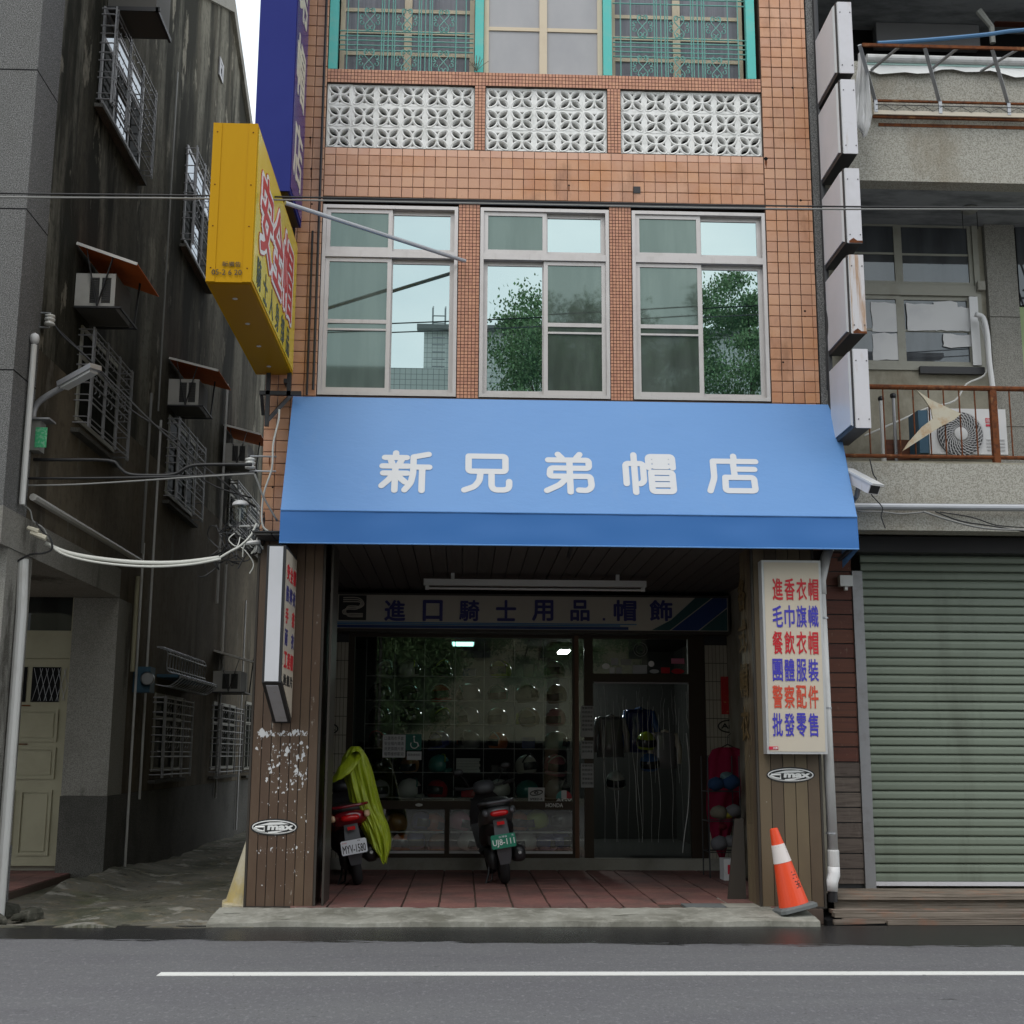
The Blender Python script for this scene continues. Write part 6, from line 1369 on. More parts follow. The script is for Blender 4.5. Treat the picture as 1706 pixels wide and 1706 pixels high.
# insulators and floodlight
def insul(px, py, Y, label, n=3):
    t = thing('insulator', label, 'insulator', atY(px, py, Y), 'porcelain insulators'); c = atY(px, py, Y)
    MB().lathe([(.02, -.06), (.05, -.05), (.05, -.03), (.03, -.02), (.05, -.005), (.05, .012), (.03, .02), (.048, .03), (.048, .045), (.02, .055)], c=c, n=14).build('body', 'porcelain', t, smooth=True)
    MB().tube([(LX if px < 200 else c.x+.25, Y, c.z+.07), (c.x, Y, c.z+.07), (c.x, Y, c.z-.075), (LX if px < 200 else c.x+.25, Y, c.z-.075)], .009, 6).build('clevis', 'galv', t)
insul(83, 533, 12.0, 'stacked porcelain insulator by the granite corner'); insul(417, 772, 12.2, 'porcelain insulator where black cables meet the tiled corner')
fl = thing('flood_lamp', 'small security lamp with a pale cap above the alley', 'lamp', atY(402, 850, 12.4)); c = atY(401, 843, 12.4)
MB().ell((c.x, 12.4, c.z), (.085, .085, .06), 16, 6, 0, 1).build('cap', 'white_plastic', fl, smooth=True); MB().lathe([(.078, -.002), (.055, -.14), (.02, -.15)], c=(c.x, 12.4, c.z), n=14).build('glass_bowl', 'shop_glass', fl); MB().tube([(c.x, 12.4, c.z-.02), (c.x, 12.4, c.z-.20), (c.x+.26, 12.42, c.z-.19)], .014, 6).build('stem', 'pvc_white', fl)
# ================================================================= RIGHT BALCONY HOUSE
rh = thing('balcony_house', 'weathered washed-stone house with two balconies and a green roller shutter', 'building', (7, 12.6, 0))
RX = 3.60; RX2 = 11.0
def ry(px, py, Y=FY): return atY(px, py, Y)
zs0, zs1 = ry(1560, 884).z, ry(1560, 772).z; zp0, zp1 = ry(1560, 303).z, ry(1560, 105).z
print('right', zs0, zs1, zp0, zp1)
MB().box(RX-.07, RX, 12.28, 13.4, zs0, 10.5).build('party_strip', 'granite', rh)
MB().box(3.66, RX2, FY, FY+.25, zs0, zs1).box(3.66, RX2, FY+.25, 13.5, zs0+.1, zs0+.3).build('first_slab', 'washed_stone', rh)
MB().box(3.66, RX2, FY+.02, 13.5, zs1-.12, zs1+.02).build('balcony_floor', 'stained_render', rh)
MB().box(3.66, RX2, FY, FY+.2, zp0, zp1).build('upper_parapet', 'washed_stone', rh)
MB().box(3.66, RX2, FY+.2, 13.5, zp0+.0, zp0+.12).build('upper_slab', 'soffit_grey', rh)
MB().box(3.66, RX2, FY+.0, 13.6, 9.6, 9.75).build('top_slab', 'soffit_grey', rh)
MB().box(3.66, RX2, FY-.05, 24, 9.76, 10.6).build('roof_block', 'stained_render', rh)
WY = 13.4
wx0_, wx1_ = ry(1440, 500, WY).x-.25, ry(1634, 500, WY).x; wz0, wz1 = ry(1560, 612, WY).z, ry(1560, 364, WY).z; wzm = ry(1560, 485, WY).z
MB().box(3.62, RX2, WY+.08, 24, -.1, 9.7).build('rear_wall', 'stained_render', rh)
MB().box(3.62, wx1_+.0, WY, WY+.079, zs1, wz0-.03).box(wx1_+.001, wx1_+.06, WY, WY+.079, zs1, zp0).build('balcony_wall', 'stained_render', rh)
gxl = ry(1647, 500, WY-.05).x; gxr = ry(1697, 500, WY-.05).x
for a, b in ((zs1, ry(1670, 713, WY).z-.004), (ry(1670, 713, WY).z+.004, ry(1670, 531, WY).z-.004), (ry(1670, 531, WY).z+.004, zp0)): MB().box(gxl, gxr, WY-.06, WY+.07, a, b).build('stone_pier', 'granite_light', rh)
# window with papers
f = MB(); t = .06; Yw = WY-.02
f.box(wx0_, wx1_, Yw, Yw+.06, wz1-t, wz1).box(wx0_, wx1_, Yw, Yw+.06, wz0-.04, wz0+.02).box(wx1_-t, wx1_, Yw, Yw+.06, wz0+.021, wz1-t-.001).box(wx0_, wx1_-t-.001, Yw-.01, Yw+.05, wzm-.06, wzm+.06)
wr_ = f.build('window', 'grey_cream', rh)
xm = ry(1500, 500, WY).x
for (a, b, c, d) in ((wx0_, xm, wzm+.061, wz1-t), (xm+.002, wx1_-t-.002, wzm+.061, wz1-t), (wx0_, xm-.01, wz0+.021, wzm-.061), (xm-.008, wx1_-t-.05, wz0+.021, wzm-.061)):
    s_ = MB(); q = .045; yy = Yw+.01+(.012 if a > 4.6 else 0)
    s_.box(a, a+q, yy, yy+.03, c, d).box(b-q, b, yy, yy+.03, c, d).box(a+q, b-q, yy, yy+.03, c, c+q).box(a+q, b-q, yy, yy+.03, d-q, d).box(a+q, b-q, yy+.005, yy+.025, (c+d)/2-.012, (c+d)/2+.012)
    so_ = s_.build('sash', 'grey_cream', wr_); MB().box(a+q-.002, b-q+.002, yy+.014, yy+.018, c+q, d-q).build('pane', 'grey_glass', wr_)
_pn = [0]
def pap(px0, py0, px1, py1):
    a = ry(px0, py1, Yw+.02); b = ry(px1, py0, Yw+.02); 
    P_ = []
    for (ua, va, ub, vb) in ((a.x, a.z, b.x, a.z), (b.x, a.z, b.x, b.z), (b.x, b.z, a.x, b.z), (a.x, b.z, a.x, a.z)):
        for t_ in (0, .25, .5, .75): P_.append((ua+(ub-ua)*t_+random.uniform(-.008, .008), va+(vb-va)*t_+random.uniform(-.012, .012)))
    _pn[0] += 1; MB().prism(P_, 'y', Yw+.012+.0006*_pn[0], Yw+.0124+.0006*_pn[0]).build('paper_sheet', 'paper', wr_)
pap(1453, 505, 1495, 552); pap(1512, 507, 1562, 550); pap(1558, 503, 1594, 551); pap(1588, 513, 1617, 551); pap(1572, 558, 1618, 578); pap(1455, 556, 1495, 600)
a = ry(1533, 622, WY-.06); b = ry(1640, 612, WY-.06); MB().box(a.x, b.x, WY-.07, WY-.021, a.z, b.z).build('sill_shadow_strip', 'dark_metal', rh)  # dark strip standing in for the shadow below the sill
a = ry(1628, 510, Yw); MB().box(ry(1620, 600, Yw).x, ry(1634, 600, Yw).x, Yw-.02, Yw-.001, wz0+.02, wzm-.07).build('white_filler', 'white_plastic', wr_)
a = ry(1634, 477, WY-.05); MB().box(a.x-.04, a.x+.04, WY-.08, WY-.02, a.z-.05, a.z+.05).build('switch_box', 'step_concrete', rh)
# second window at the right edge, green frame
x0 = ry(1697, 500, WY).x; MB().box(x0, x0+1.6, WY-.01, WY+.05, ry(1697, 680, WY).z, ry(1697, 512, WY).z).build('green_frame', 'green_paint', rh)
MB().box(x0+.02, x0+1.6, WY-.0, WY+.05, ry(1697, 510, WY).z+.01, ry(1697, 360, WY).z).build('pane', 'grey_glass', rh)
g_ = MB()
for k in range(7): g_.tube([(x0+.04+k*.22, WY-.12, 6.0), (x0+.12+k*.22, WY-.12, 6.35), (x0+.0+k*.22, WY-.12, 6.8)], .012, 5)
g_.tube([(x0, WY-.12, 6.0), (x0+1.6, WY-.12, 6.0)], .012, 5).tube([(x0, WY-.12, 6.5), (x0+1.6, WY-.12, 6.5)], .012, 5); g_.build('grille', 'dark_metal', rh)
# dark upper balcony fittings
MB().box(3.62, RX2, 13.3, 13.399, zp1-.2, 9.6).build('upper_wall', 'dark_room', rh)
a = ry(1462, 72, 13.1); b = ry(1632, 40, 13.1); MB().box(a.x, b.x, 13.12, 13.25, a.z, b.z).build('panel_board', 'shell_grey', rh)
a = ry(1655, 38, 13.1); MB().box(a.x, a.x+1.2, 13.05, 13.15, a.z-.02, a.z+.06).build('shelf_board', 'plank_red', rh)
a = ry(1400, 12, 12.9); MB().tube([(3.9, 12.9, a.z), (9, 12.9, a.z-.0)], .02, 6).build('ceiling_pipe', 'box_grey', rh)
MB().tube([ry(1630, 18, 12.6), ry(1652, 45, 12.6), ry(1654, 72, 12.6)], [.04, .03, .03], 7).build('hook_arm', 'box_grey', rh)
a = ry(1440, 97, FY-.03); tag(MB().tube([(ry(1443, 97, 12.27).x, 12.26, ry(1560, 100, 12.26).z), (10, 12.26, ry(1560, 100, 12.26).z)], .045, 12).build('rail_pipe', 'pvc'), 'thick grey plastic pipe along the top of the upper parapet', 'pipe')
tag(MB().tube(smooth_path([ry(1462, 72, 12.1), ry(1540, 67, 12.1), ry(1640, 58, 12.1), ry(1706, 50, 12.1), ry(1900, 40, 12.1), ry(2100, 52, 12.3), ry(2140, 90, 12.45)], 4), .022, 8).build('hose', 'blue_hose'), 'blue hose slung across the upper balcony', 'hose')
tarp = MB(); A = ry(1450, 106, 12.27)
pts_t, pts_b = [], []
for k in range(30):
    x = 4.15+k*.13; zt3 = zp1-.03; pts_t.append((x, 12.275, zt3)); pts_b.append((x, 12.25+.01*math.sin(k), zt3-.10-.03*math.sin(k*.6)-.02*math.sin(k*1.7)))
tarp.loft([pts_t, pts_b], closed_ring=False); tag(tarp.build('tarpaulin_strip', 'white_ink'), 'torn white tarpaulin strip hanging along the upper parapet', 'tarpaulin')
tag(MB().box(4.15, 9, 12.262, 12.272, zp1-.055, zp1-.015).build('net_strip', 'shell_mint'), 'green net strip above the torn tarpaulin', 'net')
tp = MB(); rows_ = []
for k, (py, xa, xb) in enumerate(((88, 1430, 1436), (110, 1430, 1443), (135, 1427, 1447), (165, 1424, 1451), (190, 1421, 1454), (205, 1421, 1452), (222, 1436, 1446), (228, 1437, 1440))):
    a = ry(xa, py, 12.0); b = ry(xb, py, 12.0); rows_.append([(a.x+(b.x-a.x)*j/9, 12.0+.04*math.sin(j*1.9+k*.6), a.z) for j in range(10)])
tp.loft(rows_, closed_ring=False); tag(tp.build('torn_plastic', 'white_plastic', smooth=True), 'torn white plastic sheet dangling between the light boxes and the balcony frame', 'plastic sheet')
# outward-leaning frame on the upper balcony
bf = thing('flower_frame', 'outward-leaning white and rusty steel frame on the upper balcony', 'frame', (6, 12, 8)); TY, BYY = 11.75, 12.22
zt4 = ry(1560, 78, TY).z; zb4 = ry(1560, 170, BYY).z; zb5 = ry(1560, 190, BYY).z
MB().bar((ry(1436, 72, TY).x, TY, zt4), (9.5, TY, zt4), .025, .03).build('top_rail', 'rust', bf)
MB().bar((ry(1455, 168, BYY).x, BYY, zb4), (9.5, BYY, zb4), .025, .02).build('bottom_rail', 'rust', bf)
MB().bar((ry(1455, 192, BYY).x, BYY, zb5), (9.5, BYY, zb5), .03, .045).build('ledge_rail', 'board_face', bf)
MB().bar((ry(1455, 192, BYY).x, BYY+.02, zb5-.035), (9.5, BYY+.02, zb5-.035), .03, .025).build('ledge_angle', 'rust', bf)
for (xa, xb) in ((1432, 1458), (1540, 1565), (1652, 1679), (1762, 1790)):
    a = ry(xa, 75, TY); b = ry(xb, 168, BYY); MB().bar((a.x, TY, zt4), (b.x, BYY, zb4), .035, .02).build('stay', 'galv', bf); MB().bar((b.x, BYY-.01, zb4), (b.x, BYY-.01, zb5), .035, .02).build('short_post', 'galv', bf)
for (xa, xb, yb2) in ((1500, 1450, 118), (1597, 1552, 115), (1697, 1632, 120)):
    a = ry(xa, 78, TY); b = ry(xb, yb2, 12.28); MB().bar((a.x, TY, zt4), (b.x, 12.28, b.z), .03, .015).build('strut', 'grey_metal', bf)
zig = MB(); x = ry(1458, 180, BYY).x; k = 0
while x < 8: zig.tube([(x, BYY-.02, zb5+.02), (x+.10, BYY-.02, zb4-.06), (x+.20, BYY-.02, zb5+.02)], .003, 4); x += .20
zig.tube([(ry(1458, 175, BYY).x, BYY-.02, zb4-.055), (9, BYY-.02, zb4-.055)], .005, 4); zig.build('zigzag_wire', 'dark_metal', bf)
rst = MB(); 
tag(MB().box(4.25, 9.5, FY-.006, FY-.001, zb5-.11, zb5-.075).build('rust_stain_strip', 'rust'), 'rusty strip along the parapet under the leaning frame', 'strip')
# iron railing
rl = thing('iron_railing', 'rusty red iron railing of the lower balcony', 'railing', (6, 12.33, zs1)); RY = 12.36
zr1 = ry(1560, 646, RY).z; zr0 = ry(1560, 761, RY).z
MB().tube([(3.75, RY, zr1), (10.5, RY, zr1)], .026, 10).build('handrail', 'rust', rl); MB().tube([(3.75, RY, zr0), (10.5, RY, zr0)], .020, 8).build('bottom_rail', 'rust', rl)
xs_ = [atY(v, 700, RY).x for v in (1448, 1473, 1498, 1523, 1549, 1574, 1600, 1626, 1684, 1710, 1736)]
for x in xs_: MB().tube([(x, RY, zr0), (x, RY, zr1)], .0075, 6).build('baluster', 'rust', rl)
x = atY(1656, 700, RY).x; MB().box(x-.032, x+.032, RY-.03, RY+.03, zs1, zr1-.02).build('post', 'rust', rl)
# boomerang shaped plate
bo = MB(); YB = RY-.05; poly = [(1525, 650), (1550, 667), (1572, 677), (1600, 690), (1589, 700), (1565, 712), (1545, 725), (1520, 741), (1503, 752), (1512, 738), (1535, 712), (1553, 698), (1550, 682), (1538, 664)]
bo.prism([(lambda q: (q.x, q.z))(atY(a, b, YB)) for a, b in poly], 'y', YB-.02, YB)
tag(bo.build('bent_plate', 'pale_rust'), 'boomerang-shaped pale rusty plate tied to the red railing', 'metal plate')
# outdoor AC unit
ao = thing('outdoor_unit', 'white outdoor air conditioner unit with round fan grille behind the red railing', 'air conditioner', (5.6, 12.8, zs1)); OY = 12.62
A = atY(1550, 759, OY); B = atY(1680, 682, OY); B.x = atY(1676, 700, OY).x
MB().box(A.x, B.x, OY, OY+.32, A.z+.02, B.z).build('casing', 'ac_white', ao)
c = atY(1599, 724, OY); MB().lathe([(.236, -.006), (.236, .0)], c=(c.x-.0, OY, c.z), n=36, axis='y').build('fan_opening', 'fan_dark', ao)
g = MB()
for k in range(30):
    a = 2*math.pi*k/30; g.tube([(c.x+r_*math.cos(a+.9*(r_-.07)/.16), OY-.014-.02*math.sin(math.pi*(r_)/.3), c.z+r_*math.sin(a+.9*(r_-.07)/.16)) for r_ in (.06, .10, .14, .18, .23)], .0055, 4)
for r_ in (.09, .12, .15, .18, .21, .234): g.tube([(c.x+r_*math.cos(2*math.pi*k/30), OY-.014-.02*math.sin(math.pi*r_/.3), c.z+r_*math.sin(2*math.pi*k/30)) for k in range(30)], .0028, 4, closed=True)
g.build('fan_grille', 'ac_grille', ao); MB().lathe([(.068, -.045), (.066, -.035), (.03, -.05)][::-1][:1]+[(.066, -.042), (.070, -.034), (.06, -.01)], c=(c.x, OY, c.z), n=20, axis='y').build('hub', 'ac_white', ao)
sv = MB(); xa, xb = atY(1644, 740, OY).x, B.x-.03
for k in range(4): sv.box(xa, xb, OY-.008, OY-.001, A.z+.06+k*.035, A.z+.075+k*.035)
sv.build('vents', 'ac_grille', ao)
a = atY(1642, 705, OY); b = atY(1663, 697, OY); MB().box(a.x, b.x, OY-.004, OY-.001, a.z, b.z).build('brand_label', 'red_label', ao); MB().box(a.x, b.x, OY-.004, OY-.001, a.z-.035, a.z-.012).build('brand_label', 'red_label', ao)
text('日立牌', (a.x+.01, OY-.0055, a.z+.006), X_, Z_, b.x-a.x-.02, b.z-a.z-.012, 'white_ink', ao, .01, .001)
# side fin of the unit (dark coils) and leaning panes
MB().box(A.x-.10, A.x-.002, OY+.01, OY+.30, A.z+.03, B.z-.02).build('coil', 'meter_blue', ao)
for (a_, b_, lab) in ((1468, 688, 'white upright pipe with a dark cap behind the railing next to the light box'), (1488, 683, 'second thinner grey pipe with a dark cap behind the railing')):
    p = atY(a_, b_-22, 13.0); t = thing('capped_pipe', lab, 'pipe', (p.x, 13, zs1), 'capped pipes on the lower balcony'); MB().tube([(p.x, 13.0, zs1), (p.x, 13.0, p.z)], .026 if a_ < 1480 else .018, 8).build('tube', 'pvc_white' if a_ < 1480 else 'grey_metal', t); MB().ell((p.x, 13.0, p.z+.01), (.035, .035, .035), 10, 6).build('cap', 'black_plastic', t)
tag(MB().tube(smooth_path([ry(1440, 726, 13.3), ry(1500, 700, 13.3), ry(1545, 680, 13.3), ry(1590, 668, 13.3), ry(1610, 640, 13.3), ry(1640, 625, 13.3), ry(1644, 600, 13.3), ry(1640, 560, 13.3), ry(1630, 530, 13.3)], 4), .010, 6).build('refrigerant_hose', 'pvc_white'), 'thin white hose climbing diagonally across the balcony wall', 'hose')
tag(MB().tube(smooth_path([ry(1625, 524, 13.25), ry(1638, 530, 13.25), ry(1645, 560, 13.25), ry(1648, 600, 13.25), ry(1653, 640, 13.25), ry(1660, 700, 13.25)], 4), .030, 8).build('insulated_pipe', 'white_plastic', smooth=True), 'thick white insulated pipe bending down beside the papered window', 'pipe')
a = ry(1478, 765, 13.05); b = ry(1530, 733, 13.05); tag(MB().box(a.x, b.x, 13.05, 13.09, a.z, b.z).build('stored_board', 'plank_red'), 'brown board stored low behind the railing', 'board')
# bowl lamp under soffit
cl = ry(1614, 335, 12.9); t = thing('soffit_lamp', 'small wire-caged round lamp under the upper balcony', 'lamp', (cl.x, 12.9, zp0-.1)); MB().ell((cl.x, 12.9, zp0-.03), (.09, .09, .05), 14, 6).build('dish', 'box_grey', t); MB().tube([(cl.x-.08, 12.9, zp0-.04), (cl.x-.08, 12.9, zp0-.25)], .005, 5).tube([(cl.x+.08, 12.9, zp0-.04), (cl.x+.08, 12.9, zp0-.25)], .005, 5).build('wires', 'cable_black', t)
# grey service pipe and camera on slab
zpipe = ry(1560, 844, 12.2).z
tag(MB().tube([(3.70, 12.22, zpipe-.005), (10, 12.22, zpipe+.02)], .036, 12).build('service_pipe', 'galv'), 'long grey pipe fixed along the washed-stone beam over the shutter', 'pipe')
cc = thing('security_camera', 'white bullet security camera beside the awning corner', 'camera', atY(1430, 810, 11.95)); A = atY(1414, 792, 12.05); B = atY(1457, 815, 11.75); d = (B-A).normalized()
MB().bar(A, B, .13, .10).build('housing', 'pale_panel', cc); MB().bar(A+Z_*.06-d*.02, B+Z_*.06+d*.06, .15, .02).build('sunshield', 'white_plastic', cc); MB().bar(B-d*.005, B+d*.004, .11, .085).build('lens_face', 'black_plastic', cc)
MB().tube([A.lerp(B, .4)-Z_*.04, A.lerp(B, .3)-Z_*.16, atY(1418, 838, 12.25)], .025, 8).build('bracket', 'grey_metal', cc)
# shutter ------------------------------------------------------
SHY = 13.0; shx0 = ry(1452, 1200, SHY).x-.06; shz0 = ry(1560, 1474, SHY).z; shz1 = 3.60
sh = thing('roller_shutter', 'closed pale green roller shutter of horizontal slats', 'shutter', (6, SHY, shz0))
ph = (ry(1560, 1474, SHY).z-ry(1560, 975, SHY).z)/-33.7
n = int((shz1-shz0)/ph)
prof = [(.010, 0), (-.016, .001), (-.020, ph*.12), (-.020, ph*.55), (-.016, ph*.78), (-.002, ph*.88), (.006, ph*.97), (.010, ph), (.014, ph), (.014, 0)]
slm = MB().prism(prof, 'x', 0, 6.2).mesh('slat', 'shutter')
for k in range(n): piece('slat', slm, (shx0+.02, SHY+.02+random.uniform(-.003, .003), shz0+.03+k*ph), sh, rot=(random.uniform(-.05, .05), 0, random.uniform(-.0006, .0006)))
MB().box(shx0, shx0+6.2, SHY-.01, SHY+.03, shz0-.01, shz0+.028).build('bottom_bar', 'pale_panel', sh)
MB().box(shx0-.085, shx0+.02, SHY-.04, SHY+.06, shz0-.06, ry(1430, 952, SHY).z).build('guide_rail', 'grey_metal', sh)
MB().box(3.7, RX2, SHY-.16, SHY+.05, 3.50, 3.66).build('shutter_header', 'dark_metal', sh)
# plank wall strip
pk = thing('plank_wall', 'narrow wall of horizontal red-brown boards weathering to grey beside the shutter', 'wall', (3.8, 13.0, .2)); PKY = 12.98
px_0, px_1 = 3.52, shx0-.09; n = 23; z = .22; 
z_top = ry(1410, 905, PKY).z; pit = (z_top-.22)/n
MB().box(px_0, px_1, PKY+.02, PKY+.08, .0, 3.6).build('backing', 'dark_metal', pk)
pR = MB().box(px_0, px_1, 0, .02, .004, pit-.008).mesh('plank', 'plank_red'); pG = MB().box(px_0, px_1, 0, .02, .004, pit-.008).mesh('plank', 'plank_grey')
for k in range(n+1): piece('plank', pG if k < 8 else pR, (random.uniform(-.004, .004), PKY-random.uniform(0, .006), z+k*pit), pk)
t = MB(); a = ry(1400, 968, PKY-.1); tag(t.box(a.x, a.x+.13, PKY-.1, PKY-.01, a.z-.05, a.z+.06).box(a.x+.05, a.x+.08, PKY-.08, PKY-.03, a.z-.09, a.z-.0505).build('junction_box', 'pvc_white'), 'small white junction box at the top of the plank strip', 'box')
# wooden steps
ws = thing('wooden_steps', 'old weathered timber steps below the roller shutter', 'steps', (6, 12.2, 0))
def plank(x0, x1, y0, y1, z0, z1, tilt=0): MB().hexa([(x0, y0, z0), (x1, y0, z0+tilt), (x1, y1, z0+tilt), (x0, y1, z0), (x0, y0, z1), (x1, y0, z1+tilt), (x1, y1, z1+tilt), (x0, y1, z1)]).build('plank', 'plank_old', ws)
for q in range(4): plank(3.44+.02*q, 9, 12.25+q*.18, 12.42+q*.18, .150+.002*q, .180+.002*(q % 2))
plank(3.46, 9, 12.29, 12.33, .02, .148); plank(3.38, 9, 12.05, 12.20, .045, .078, .003); plank(3.36, 6.1, 11.93, 12.03, .03, .068, -.004); plank(6.12, 9, 11.93, 12.035, .03, .065, .004); plank(3.40, 9, 11.80, 11.86, .0, .035); plank(3.30, 3.75, 11.74, 11.79, -.01, .03, .012); plank(3.78, 5.4, 11.745, 11.785, -.015, .022, .006)
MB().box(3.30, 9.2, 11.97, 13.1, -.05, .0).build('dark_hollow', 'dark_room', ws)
# downpipe
dp = thing('downpipe', 'grey plastic downpipe with an elbow outlet between the right post and the planks', 'pipe', (3.5, 12.15, .1)); DX0 = atY(1374, 970, 12.2).x; DX = atY(1387, 1400, 12.2).x
zz0 = atY(1388, 1450, 12.15).z; zt5 = 3.0
MB().tube([(DX-.02, 12.2, zt5), (DX, 12.2, zz0+.15)], .048, 14).build('pipe_length', 'pvc', dp, smooth=True)
MB().tube([(DX-.02, 12.2, zt5-.02), (DX-.02, 12.2, zt5+.12), (DX+.05, 12.22, zt5+.35), (DX+.16, 12.4, zt5+.5)], [.055, .055, .05, .045], 12).build('upper_bend', 'pvc', dp, smooth=True)
MB().lathe([(.052, zz0+.02), (.056, zz0+.04), (.056, zz0+.17), (.052, zz0+.18)], c=(DX, 12.2, 0), n=16).build('coupling', 'pvc', dp)
MB().tube([(DX, 12.2, zz0+.03), (DX-.002, 12.2, zz0-.04), (DX-.03, 12.17, zz0-.10), (DX-.035, 12.16, zz0-.19)], [.056, .060, .058, .052], 14).build('elbow', 'white_plastic', dp, smooth=True)
for z in (.75, 1.9, 2.75): MB().lathe([(.052, z-.008), (.052, z+.008)], c=(DX-.01, 12.2, 0), n=14).build('clip', 'galv', dp)
MB().tube([(DX-.03, 12.16, zz0-.28), (DX-.03, 12.16, zz0-.19)], .045, 12).build('outlet_hose', 'black_plastic', dp)
# ================================================================= CABLES
cab_n = [0]
def cable(pts, r_, m, label, grp='cables slung between the houses', n=4):
    o = MB().tube(smooth_path(pts, n), r_, 6).build('cable', 'cable_black' if m == 'b' else 'cable_white' if m == 'w' else 'cable_grey', None, smooth=True); return tag(o, label, 'cable', grp)
def cpx(l, Y): return [atY(a, b, Y) for a, b in l]
cable([atY(-900, 305, 10.2), atY(-60, 321, 10.5), atY(350, 326, 10.6), atY(900, 336, 10.8), atY(1300, 343, 11.0), atY(1800, 346, 11.2), atY(3000, 345, 11.8)], .008, 'b', 'thin black overhead wire crossing the whole upper facade')
cable([atY(-900, 318, 10.1), atY(-60, 328, 10.4), atY(350, 331, 10.5), atY(900, 341, 10.7), atY(1300, 348, 10.9), atY(1800, 349, 11.1), atY(3000, 352, 11.7)], .008, 'g', 'thin grey overhead wire just beneath the black one')
cable(cpx([(-20, 764), (80, 766), (180, 767), (200, 780), (215, 790), (250, 792), (290, 790), (315, 777), (345, 774), (420, 774)], 12.1), .016, 'b', 'thick black cable with a dip below the barred window')
cable(cpx([(-20, 797), (60, 797), (200, 796), (330, 793), (424, 788)], 12.0), .012, 'b', 'black cable running nearly straight under the dipped one')
cable(cpx([(-20, 809), (100, 808), (200, 803), (320, 795), (424, 789)], 11.9), .008, 'g', 'thin pale grey cable under the two black ones')
wb = [(76, 905), (110, 920), (160, 930), (230, 937), (300, 937), (365, 929)]
cable(cpx(wb, 11.95), .020, 'w', 'thick white cable bundle sagging across the alley mouth'); cable(cpx([(80, 906), (110, 925), (170, 938), (250, 944), (320, 940), (368, 931)], 11.93), .012, 'w', 'thinner white cable hanging just below the white bundle')
cable(cpx([(88, 538), (97, 550), (110, 565), (150, 600), (200, 650), (250, 700), (300, 745), (350, 785), (425, 845)], 12.4), .010, 'b', 'black cable slanting down from the granite corner to the tiled corner')
cable(cpx([(98, 550), (160, 610), (215, 680), (300, 735), (340, 800), (420, 830)], 12.6), .008, 'b', 'second slanting cable a little above the first')
cable(cpx([(465, 682), (464, 700), (455, 740), (453, 780), (440, 820), (436, 860), (440, 880), (455, 890), (450, 897), (440, 893)], 12.15), .010, 'w', 'white cable hanging down the tiled corner beside the awning')
cable(cpx([(424, 790), (430, 805), (440, 830), (462, 868)], 12.1), .010, 'g', 'stiff grey cable slanting to the awning edge')
cable(cpx([(365, 930), (385, 918), (400, 910), (416, 895), (422, 885), (428, 872)], 12.0), .012, 'w', 'white cable end turning up beside the tiled corner')
cable(cpx([(60, 870), (72, 886), (84, 897), (86, 915), (70, 922), (50, 924), (20, 940)], 11.9), .010, 'b', 'black loop of cable at the arcade beam corner')
cable(cpx([(35, 840), (50, 850), (55, 868), (72, 880), (82, 900)], 11.9), .008, 'g', 'grey loose wire beside the arcade beam')
cable(cpx([(1538, 852), (1580, 866), (1640, 880), (1710, 883)], 12.1), .010, 'g', 'grey sagging cable below the service pipe')
cable(cpx([(1558, 852), (1600, 868), (1650, 876), (1710, 886)], 12.12), .007, 'b', 'thin black cable sagging beside the grey one'); cable(cpx([(1566, 853), (1620, 862), (1660, 875), (1710, 879)], 12.14), .006, 'b', 'uppermost thin black cable by the service pipe')
cable(cpx([(1428, 852), (1470, 853), (1500, 856), (1540, 853)], 12.12), .008, 'g', 'short grey cable under the pipe by the awning')
cable(cpx([(1449, 765), (1455, 790), (1460, 800), (1450, 820), (1470, 845), (1468, 860), (1475, 880)], 12.1), .006, 'b', 'black camera lead looping beside the awning')
cable(cpx([(1373, 500), (1379, 540), (1376, 590), (1378, 650)], 11.9), .006, 'b', 'black lead hanging along the fourth light box')
kn = MB()
for k in range(26):
    x, y = random.uniform(370, 435), random.uniform(880, 925); p = [atY(x, y, 12.2)]
    for j in range(4): x += random.uniform(-30, 24); y += random.uniform(-25, 28); p.append(atY(max(330, min(440, x)), max(850, min(960, y)), 12.2+random.uniform(-.1, .1)))
    kn.tube(smooth_path(p, 4), random.choice([.004, .006, .007]), 4)
tag(kn.build('wire_tangle', 'cable_black', None), 'dense tangle of thin black wires beside the narrow light box', 'wires')
kn = MB()
for k in range(5):
    x, y = random.uniform(395, 430), random.uniform(890, 915); p = [atY(x, y, 12.15)]
    for j in range(3): x += random.uniform(-20, 20); y += random.uniform(-14, 22); p.append(atY(min(438, x), y, 12.1))
    kn.tube(smooth_path(p, 4), .006, 4)
tag(kn.build('wire_tangle', 'cable_white', None), 'few looping white wires over the black tangle', 'wires')
cn = MB()
for (x, y, c) in ((68, 893, 0), (55, 882, 0), (60, 890, 0)): a = atY(x-9, y-3, 11.9); b = atY(x+9, y+4, 11.9); cn.tube([a, b], [.02, .028], 7)
tag(cn.build('cable_joints', 'cream_letters', None), 'cream cable joints at the end of the white bundle', 'cable joint')
a = atY(410, 905, 12.1); tag(MB().tube([a, atY(434, 903, 12.1)], .022, 8).build('wire_tube', 'pvc_white'), 'short white tube among the wires above the narrow light box', 'pipe')
a = atY(433, 915, 12.15); tag(MB().lathe([(.03, -.04), (.04, .0), (.03, .04)], c=(a.x-.02, 12.15, a.z), n=12).build('round_fitting', 'porcelain'), 'small white round cap beside the narrow light box top', 'cap')
